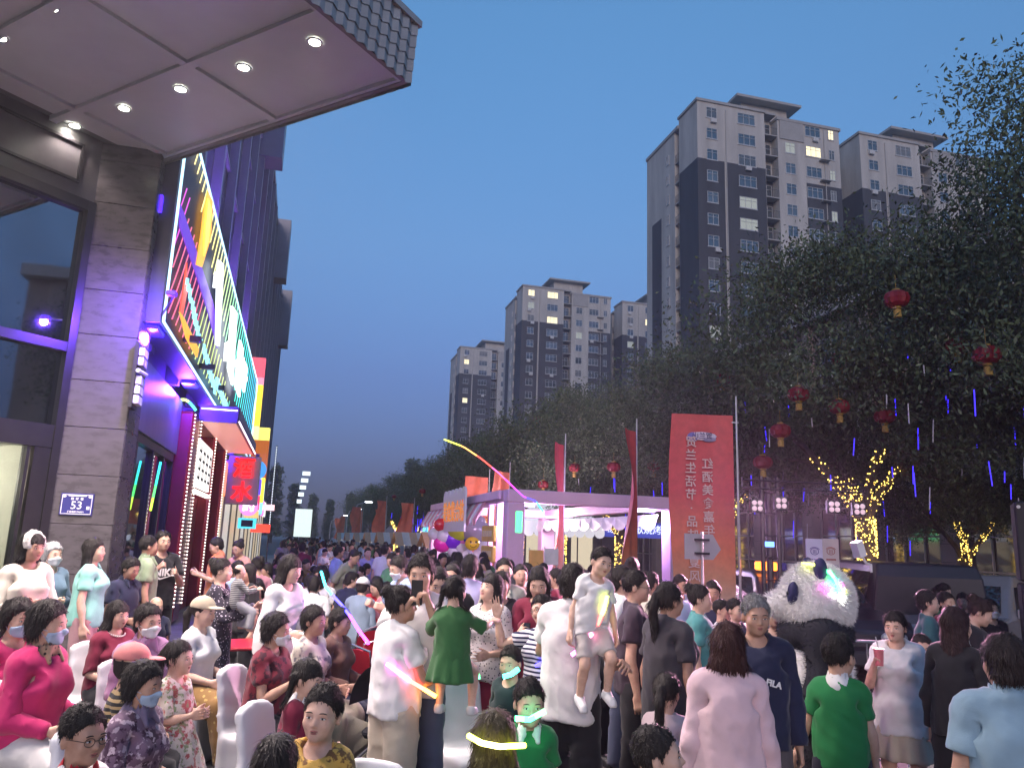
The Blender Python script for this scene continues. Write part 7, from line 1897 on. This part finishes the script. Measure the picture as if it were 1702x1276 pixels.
glow('long glow string running cyan to violet above the red tables', [(534, 950), (541, 974), (552, 988), (566, 1003), (581, 1022), (597, 1048), (612, 1068)], [8.2, 7.9, 7.6, 7.2, 6.8, 6.4, 6.0], [CY, CY, BL, BL, VI, MG], .013, 3, 'light_string', 'light string')
glow('tall curved light string in the air, lime to red to blue', [(738, 730), (770, 742), (800, 762), (828, 785), (850, 806), (870, 825), (890, 832), (903, 850)], 9.5, [YL, (1, .4, .1), RD, (1, .1, .4), MG, VI, BL, CY], .008, 1.3, 'light_string', 'light string')
glow('upright green light stick left of the kiosk back post', [(863, 850), (862, 884)], 11.0, [GN], .05, 1.0)

# --- person in a panda costume
pp = at_d(1350, 937, 5.7)
pan = thing('panda_costume', 'big fluffy white and black panda costume with coloured lights on its head', 'costume', (pp.x, pp.y, 0), rel(172)+PI/2)
furw = pm('fur_white', (.80, .77, .75), .06, 9, .9); furb = pm('fur_black', (.012, .012, .02), .3, 9, .9); furblue = pm('fur_inkblue', (.02, .02, .08), .3, 9, .8)
HZ = pp.z - .235
def fur(parent, V, Q, mat, n, L, nm, seed):
    rg = np.random.default_rng(seed)
    a, b_, c, d_ = (V[Q[:, k]] for k in range(4)); nr = np.cross(c-a, d_-b_); ar = np.linalg.norm(nr, axis=1); nr = nr/np.maximum(ar, 1e-9)[:, None]
    i = rg.choice(len(Q), n, p=ar/ar.sum()); u = rg.random((n, 1)); v = rg.random((n, 1))
    p = (a[i]*(1-u)+b_[i]*u)*(1-v) + (d_[i]*(1-u)+c[i]*u)*v
    t = rg.normal(size=(n, 3))*.35 + nr[i] + np.array((0, 0, -.35)); t /= np.linalg.norm(t, axis=1)[:, None]
    w = np.cross(t, rg.normal(size=(n, 3))); w /= np.linalg.norm(w, axis=1)[:, None]
    LL = L*rg.uniform(.6, 1.3, (n, 1))
    Vv = np.stack([p - w*.0020, p + w*.0020, p + t*LL], 1).reshape(-1, 3)
    o = link(nm, np_mesh(nm, Vv, np.arange(3*n).reshape(-1, 3), mat, None, False), parent); o['kind'] = 'stuff'
S = SDF(axis_pts((-.34, .34, .02)), axis_pts((-.46, .34, .02)), axis_pts((HZ-.34, HZ+.30, .02)))
S.ell((0, .02, HZ), (.265, .250, .240), .05); S.ell((0, .0, HZ-.10), (.265, .24, .16), .06); S.ell((0, -.25, HZ-.06), (.105, .10, .085), .05)
V, Q = S.mesh(); hd_ = link('head', np_mesh('head', V, Q, furw), pan); fur(hd_, V, Q, furw, 16000, .034, 'fur', 1)
for e_ in (-1, 1):
    S = SDF(axis_pts((e_*.19-.10, e_*.19+.10, .013)), axis_pts((-.10, .12, .013)), axis_pts((HZ+.10, HZ+.34, .013)))
    S.ell((e_*.185, .01, HZ+.205), (.075, .045, .08), .02); V, Q = S.mesh(); ea = link('ear', np_mesh('ear', V, Q, furblue), hd_); 
    mbp = MB().ell((e_*.155, -.175, HZ+.02), (.058, .040, .100), 12, 8, Matrix.Rotation(e_*.45, 3, 'Y')); mbp.build('eye_patch', furblue, hd_, world=False, smooth=True)
    MB().ell((e_*.168, -.208, HZ+.03), .016, 8, 6).build('eye', pm('eye_gloss', (.02, .02, .02), .1, rough=.1), hd_, world=False, smooth=True)
MB().ell((0, -.345, HZ-.035), (.045, .03, .03), 10, 6).build('nose', furb, hd_, world=False, smooth=True)
S = SDF(axis_pts((-.42, .42, .025)), axis_pts((-.36, .36, .025)), axis_pts((.45, HZ-.05, .025)))
S.ell((0, 0, 1.05), (.26, .24, .38), .05)
V, Q = S.mesh(); bo = link('torso', np_mesh('torso', V, Q, furw), pan); fur(bo, V, Q, furw, 5000, .035, 'fur', 2)
S = SDF(axis_pts((-.50, .50, .025)), axis_pts((-.40, .36, .025)), axis_pts((.55, HZ-.05, .025)))
S.ell((0, .0, 1.36), (.29, .26, .17), .05)
for e_ in (-1, 1): S.cone((e_*.24, 0, 1.36), (e_*.33, -.02, 1.05), .125, .115, .05); S.cone((e_*.33, -.02, 1.05), (e_*.28, -.14, .84), .115, .105, .05)
V, Q = S.mesh(); bo = link('arms', np_mesh('arms', V, Q, furb), pan); fur(bo, V, Q, furb, 5000, .03, 'fur', 3)
S = SDF(axis_pts((-.40, .40, .025)), axis_pts((-.34, .34, .025)), axis_pts((-.04, .90, .025)))
for e_ in (-1, 1): S.cone((e_*.13, 0, .72), (e_*.15, 0, .15), .155, .135, .04); S.ell((e_*.15, -.06, .09), (.13, .19, .10), .05)
S.cut(lambda X, Y, Z: -Z, .004)
V, Q = S.mesh(); bo = link('legs', np_mesh('legs', V, Q, furb), pan); fur(bo, V, Q, furb, 4000, .03, 'fur', 4)
dph = 5.43
glow('lime to green light string over the panda costume head', [(1334, 936), (1352, 938), (1368, 943), (1380, 953)], [5.6, 5.52, 5.48, 5.45], [YL, YL, GN, GN], .010, 3, 'light_string', 'light string')
glow('cyan to white light string down the side of the panda head', [(1378, 948), (1388, 962), (1396, 980), (1400, 996)], 5.42, [GN, TL, CY, (1, 1, 1)], .011, 5, 'light_string', 'light string')
glow('magenta light string beside the panda ear', [(1366, 970), (1376, 980), (1386, 992)], 5.40, [MG, MG, (1, .8, 1)], .011, 4, 'light_string', 'light string')
glow('pink light string end on the panda cheek', [(1398, 968), (1404, 985)], 5.44, [MG, YL], .009, 3, 'light_string', 'light string')
lg = thing('light_string_lamp', 'bright white lamp end on the panda costume head', 'light', tuple(at_d(1395, 994, 5.42))); MB().ell(at_d(1395, 994, 5.42), .03, 10, 8).build('bulb', em('lamp_end', (.95, 1, .95), 12), lg, smooth=True)

# --- empty chairs
for x, y, d, f, lb in ((20, 1228, 3.5, 340, 'white covered chair cut by the lower left corner'), (795, 1100, 5.6, 300, 'empty white covered chair with a green glow stick'), (600, 1225, 3.3, 270, 'white covered chair top beside the boy in mustard')):
    p = at_d(x, y, d); chair(p.x, p.y, rel(f), lb)

# --- red tables, folding chairs, stroller
steel = pm('chrome_leg', (.45, .45, .47), .1, rough=.25, metal=.8); redc = pm('red_plastic', (.42, .02, .035), .12, 4, .35)
tt = MB(); tt.bev((-.6, -.38, .70), (.6, .38, .735), .012); tt_me = tt.mesh('table_top', redc)
tl = MB(); tl.tube([(-.5, -.3, 0), (-.5, -.3, .70)], .015, 6); tleg_me = tl.mesh('leg', steel)
dish_me = MB().lathe((0, 0, .737), [(0, .01), (.09, .012), (.12, .035), (.115, .038), (.085, .018), (0, .016)], 14).mesh('dish', pm('dish_white', (.6, .6, .58), .05, rough=.25))
def table(lab, x, y, rz):
    t = thing('red_table', lab, 'table', (x, y, 0), rz, 'red-topped street tables')
    link('table_top', tt_me, t)
    for a in (0, 1.0):
        for b_ in (0, .6): link('leg', tleg_me, t, (a, b_, 0))
    return t
fc = MB(); fc.bev((-.2, -.2, .43), (.2, .2, .46), .01); fseat = fc.mesh('seat', redc)
fbk = MB(); fbk.grid(lambda u, v: (-.2+.4*u, .21+.05*v+.03*math.sin(PI*u), .62+.26*v - .08*(2*u-1)**4*v), 8, 4); fback = fbk.mesh('backrest', redc, True)
ff = MB(); 
for e_ in (-1, 1): ff.tube([(e_*.2, -.22, 0), (e_*.2, .10, .45), (e_*.2, .26, .86)], .011, 6); ff.tube([(e_*.19, .24, 0), (e_*.19, -.16, .45)], .011, 6)
ff.tube([(-.2, .26, .86), (0, .29, .93), (.2, .26, .86)], .011, 6); fframe = ff.mesh('frame', steel)
def fchair(x, y, rz, lab):
    t = thing('folding_chair', lab, 'chair', (x, y, 0), rz, 'red folding chairs'); link('seat', fseat, t); link('backrest', fback, t); link('frame', fframe, t)
p = at_d(590, 1030, 8.2)
ordn = ['first', 'second', 'third', 'fourth', 'fifth', 'sixth', 'seventh', 'eighth', 'ninth', 'tenth', 'eleventh', 'twelfth', 'thirteenth', 'fourteenth', 'fifteenth', 'sixteenth']
for i, (x, y, d) in enumerate(((600, 1040, 7.7), (640, 1030, 8.2), (612, 1014, 9.2), (672, 1022, 8.7))):
    p = at_d(x, y, d); fchair(p.x, p.y, rel(80+20*i)+PI/2, ordn[i] + ' empty red folding chair behind the seated women')
table('red table with steel legs right behind the seated women', 1.0, 8.6, .1); table('red table with steel legs at the carrying woman shoulder', -.55, 9.4, .3)
st = at_d(672, 1100, 6.3)
stv = thing('baby_stroller', 'dark baby stroller with hood behind the white T-shirt woman', 'stroller', (st.x, st.y, 0), rel(160)+PI/2)
blkf = pm('stroller_fabric', (.02, .02, .028), .2, 6, .8)
MB().grid(lambda u, v: (-.22+.44*u, -.05+.30*math.cos(PI*v*.75)*(-1), .62+.34*math.sin(PI*v*.75)+.0), 6, 10).build('hood', blkf, stv, world=False, smooth=True)
MB().bev((-.2, -.25, .38), (.2, .25, .46), .03).build('seat', blkf, stv, world=False); MB().bev((-.2, .2, .46), (.2, .27, .85), .03).build('backrest', blkf, stv, world=False)
MB().bev((-.17, -.22, .16), (.17, .22, .30), .04).build('basket', blkf, stv, world=False)
for e_ in (-1, 1):
    MB().tube([(e_*.23, -.38, .12), (e_*.23, .10, .55), (e_*.23, .48, 1.02)], .013, 6).build('frame_tube', steel, stv, world=False); MB().tube([(e_*.23, .34, .12), (e_*.23, -.05, .55)], .013, 6).build('frame_tube', steel, stv, world=False)
    for y in (-.38, .34): MB().tube([(e_*.23-.02, y, .11), (e_*.23+.02, y, .11)], .11, 14).build('wheel', tyre, stv, world=False)
MB().tube([(-.23, .48, 1.02), (.23, .48, 1.02)], .016, 6).build('handle', blkf, stv, world=False)

# --- diners at the red tables: one of each kind, then copies
DC = [('white', W_), ('black', BLK), ('navy', NAVY), ('grey', C('dgrey', (.18, .18, .19))), ('pink', C('dpink', (.50, .22, .27))), ('pale blue', C('dblue', (.32, .42, .58))), ('beige', C('dbeige', (.45, .38, .28))), ('dark red', MAROON), ('cream', CREAM), ('green', C('dgreen', (.07, .20, .10)))]
HS = ['short', 'short', 'pony', 'crop', 'long', 'short', 'bob', 'bun', 'short', 'bob']
seatp, standp = [], []
for i, (cn, cm) in enumerate(DC):
    pz = dict(SIT, spine=(.22, 0, 0), head=(.1*(i % 3), .2*((i % 5)-2)/2, 0))
    o, _, _ = person('x', 'mf'[i % 2], (0, -50, 0), 0, (1.70, 1.62)[i % 2], pz, [('shirt', cm, dict(loose=.03)), ('trousers', (BLK, JEAN, KHAKI)[i % 3])], (HS[i], BLACKHAIR), (MID, FAIR, TAN)[i % 3], 2.6, .46); seatp.append((o, cn))
    pz = dict(STAND, head=(.08*(i % 3), .2*((i % 5)-2)/2, 0)) if i % 3 else dict(STAND, **{k: v for k, v in LOOKPHONE.items()})
    o, _, _ = person('x', 'mf'[(i+1) % 2], (0, -50, 0), 0, (1.62, 1.72)[i % 2], pz, [('shirt', cm, dict(loose=.03)), ('trousers', (JEAN, BLK, BLK)[i % 3])], (HS[(i+3) % 10], BLACKHAIR), (FAIR, MID, TAN)[i % 3], 2.6); standp.append((o, cn))
used = set()
def put_copy(proto, x, y, face, lab, grp, hs=1.0, z=0.0):
    o, cn = proto
    if o.name not in used: c = o; used.add(o.name)
    else: c = copy_tree(o)
    c.location = (x, y, z); c.rotation_euler = (0, 0, face+PI/2); s0 = o.get('s0', o.scale[0]); o['s0'] = s0; c['s0'] = s0; c.scale = (s0*hs,)*3
    tag(c, lab, 'person', grp); return c
rs = random.Random(77)
k = 0
side = ['near', 'far', 'left', 'right']
for r_ in range(6):
    for cc in range(2):
        x = .35 + cc*2.5 + rs.uniform(-.2, .2); y = 11.4 + r_*2.35 + rs.uniform(-.2, .2)
        if r_ == 0 and cc == 0: y += .6
        table(ordn[r_*2+cc] + ' red table from the front in the street dining rows', x, y, rs.uniform(-.15, .15))
        for q in range(2): link('dish', dish_me, None, (x+rs.uniform(-.4, .4), y+rs.uniform(-.25, .25), 0)).parent = None
        for sname, (dx, dy, f) in zip(side, ((0, -.75, 90), (0, .75, 270), (-.95, 0, 0), (.95, 0, 180))):
            if rs.random() < .12: continue
            pr = seatp[k % 10]; k += 3 if k % 7 else 1
            put_copy(pr, x+dx+rs.uniform(-.25, .25), y+dy+rs.uniform(-.1, .1), R(f+rs.uniform(-30, 30)), 'diner in %s on the %s side of the %s red dining table' % (pr[1], sname, ordn[r_*2+cc]), 'diners at the street tables', rs.uniform(.95, 1.04))
for o in [o for o in bpy.data.objects if o.name.startswith('dish')]:
    o.name = 'dinner_plate'; tag(o, 'white dinner plate on a red street table', 'plate', 'plates on the street tables')
for i, (x, y, d) in enumerate(((415, 955, 9.6), (440, 962, 10.2), (484, 957, 11.2), (508, 952, 12), (522, 945, 14), (548, 938, 16), (590, 940, 15), (560, 928, 19), (640, 950, 12.2), (655, 943, 13.4), (610, 932, 17), (452, 942, 13), (470, 940, 15), (428, 948, 12))):
    p = at_d(x, y, d); pr = seatp[(i*3+1) % 10]
    put_copy(pr, p.x, p.y, R(rs.uniform(0, 360)), '%s extra diner in %s squeezed in between the front dining tables' % (ordn[i], pr[1]), 'diners squeezed between the tables', rs.uniform(.96, 1.04))
# standing people between and beyond the tables
far_lab = 'distant person in the evening crowd down the street'
for i in range(26):
    pr = standp[(i*3) % 10]; x = rs.uniform(-.4, 4.2); y = 14 + i*.55 + rs.uniform(-.3, .3)
    put_copy(pr, x, y, R(rs.uniform(0, 360)), 'standing person in %s between the %s and next row of tables' % (pr[1], ordn[min(11, int((y-11.4)/1.25))]), 'people standing between the tables', rs.uniform(.93, 1.04))
for i in range(170):
    y = 26 + (i/170)**1.2*52; x = rs.uniform(-.6, 4.2 - max(0, (y-30))*.01)
    if rs.random() < .6: put_copy(rs.choice(seatp), x, y, R(rs.uniform(0, 360)), 'distant seated person in the dining crowd down the street', 'far seated crowd', rs.uniform(.95, 1.06))
    else: put_copy(rs.choice(standp), x, y, R(rs.uniform(0, 360)), 'distant standing person in the crowd down the street', 'far standing crowd', rs.uniform(.93, 1.04))
# passers-by right of the tables, by the kiosk and behind the centre group
spots = [(690, 928, 11), (655, 918, 13), (760, 932, 11), (795, 935, 12.5), (880, 935, 11), (925, 945, 9.5), (960, 940, 10.5), (1000, 948, 9), (1080, 950, 8.6), (1130, 955, 9.5), (1185, 965, 8.4), (720, 925, 14), (745, 925, 16), (850, 930, 15), (905, 935, 14), (985, 938, 13), (430, 925, 10.5), (415, 940, 9.5), (445, 935, 11.5), (395, 945, 10.5), (1600, 985, 10.5), (1565, 975, 11.5)]
for i, (x, y, d) in enumerate(spots):
    p = at_d(x, y, d); pr = standp[(i*7+2) % 10]; h0 = pr[0].get('s0', pr[0].scale[0])*DIM['mf'[(standp.index(pr)+1) % 2]]['H']
    put_copy(pr, p.x, p.y, R(rs.uniform(0, 360)), '%s background bystander in %s glimpsed between nearer people' % (ordn[i] if i < 16 else ('seventeenth', 'eighteenth', 'nineteenth', 'twentieth', 'twenty-first', 'twenty-second')[i-16], pr[1]), 'background bystanders', min(1.08, max(.9, p.z/h0)))
for o, cn in seatp+standp:
    if o.name not in used:
        for ch in list(o.children): bpy.data.objects.remove(ch)
        bpy.data.objects.remove(o)
    elif 's0' in o: pass
for o in bpy.data.objects:
    if 's0' in o: del o['s0']
HAZE_D = 0.0009

# ---- evening haze over the whole street
hz = link('haze', MB().box((-60, -14, -1), (150, 320, 66)).mesh('haze', []))
hm = bpy.data.materials.new('haze'); hm.use_nodes = True
for n in list(hm.node_tree.nodes): hm.node_tree.nodes.remove(n)
ho = hm.node_tree.nodes.new('ShaderNodeOutputMaterial'); hv = hm.node_tree.nodes.new('ShaderNodeVolumePrincipled')
hv.inputs['Color'].default_value = (.85, .88, 1, 1); hv.inputs['Density'].default_value = HAZE_D; hv.inputs['Anisotropy'].default_value = .3
hm.node_tree.links.new(hv.outputs[0], ho.inputs['Volume'])
hz.data.materials.append(hm); hz['kind'] = 'stuff'
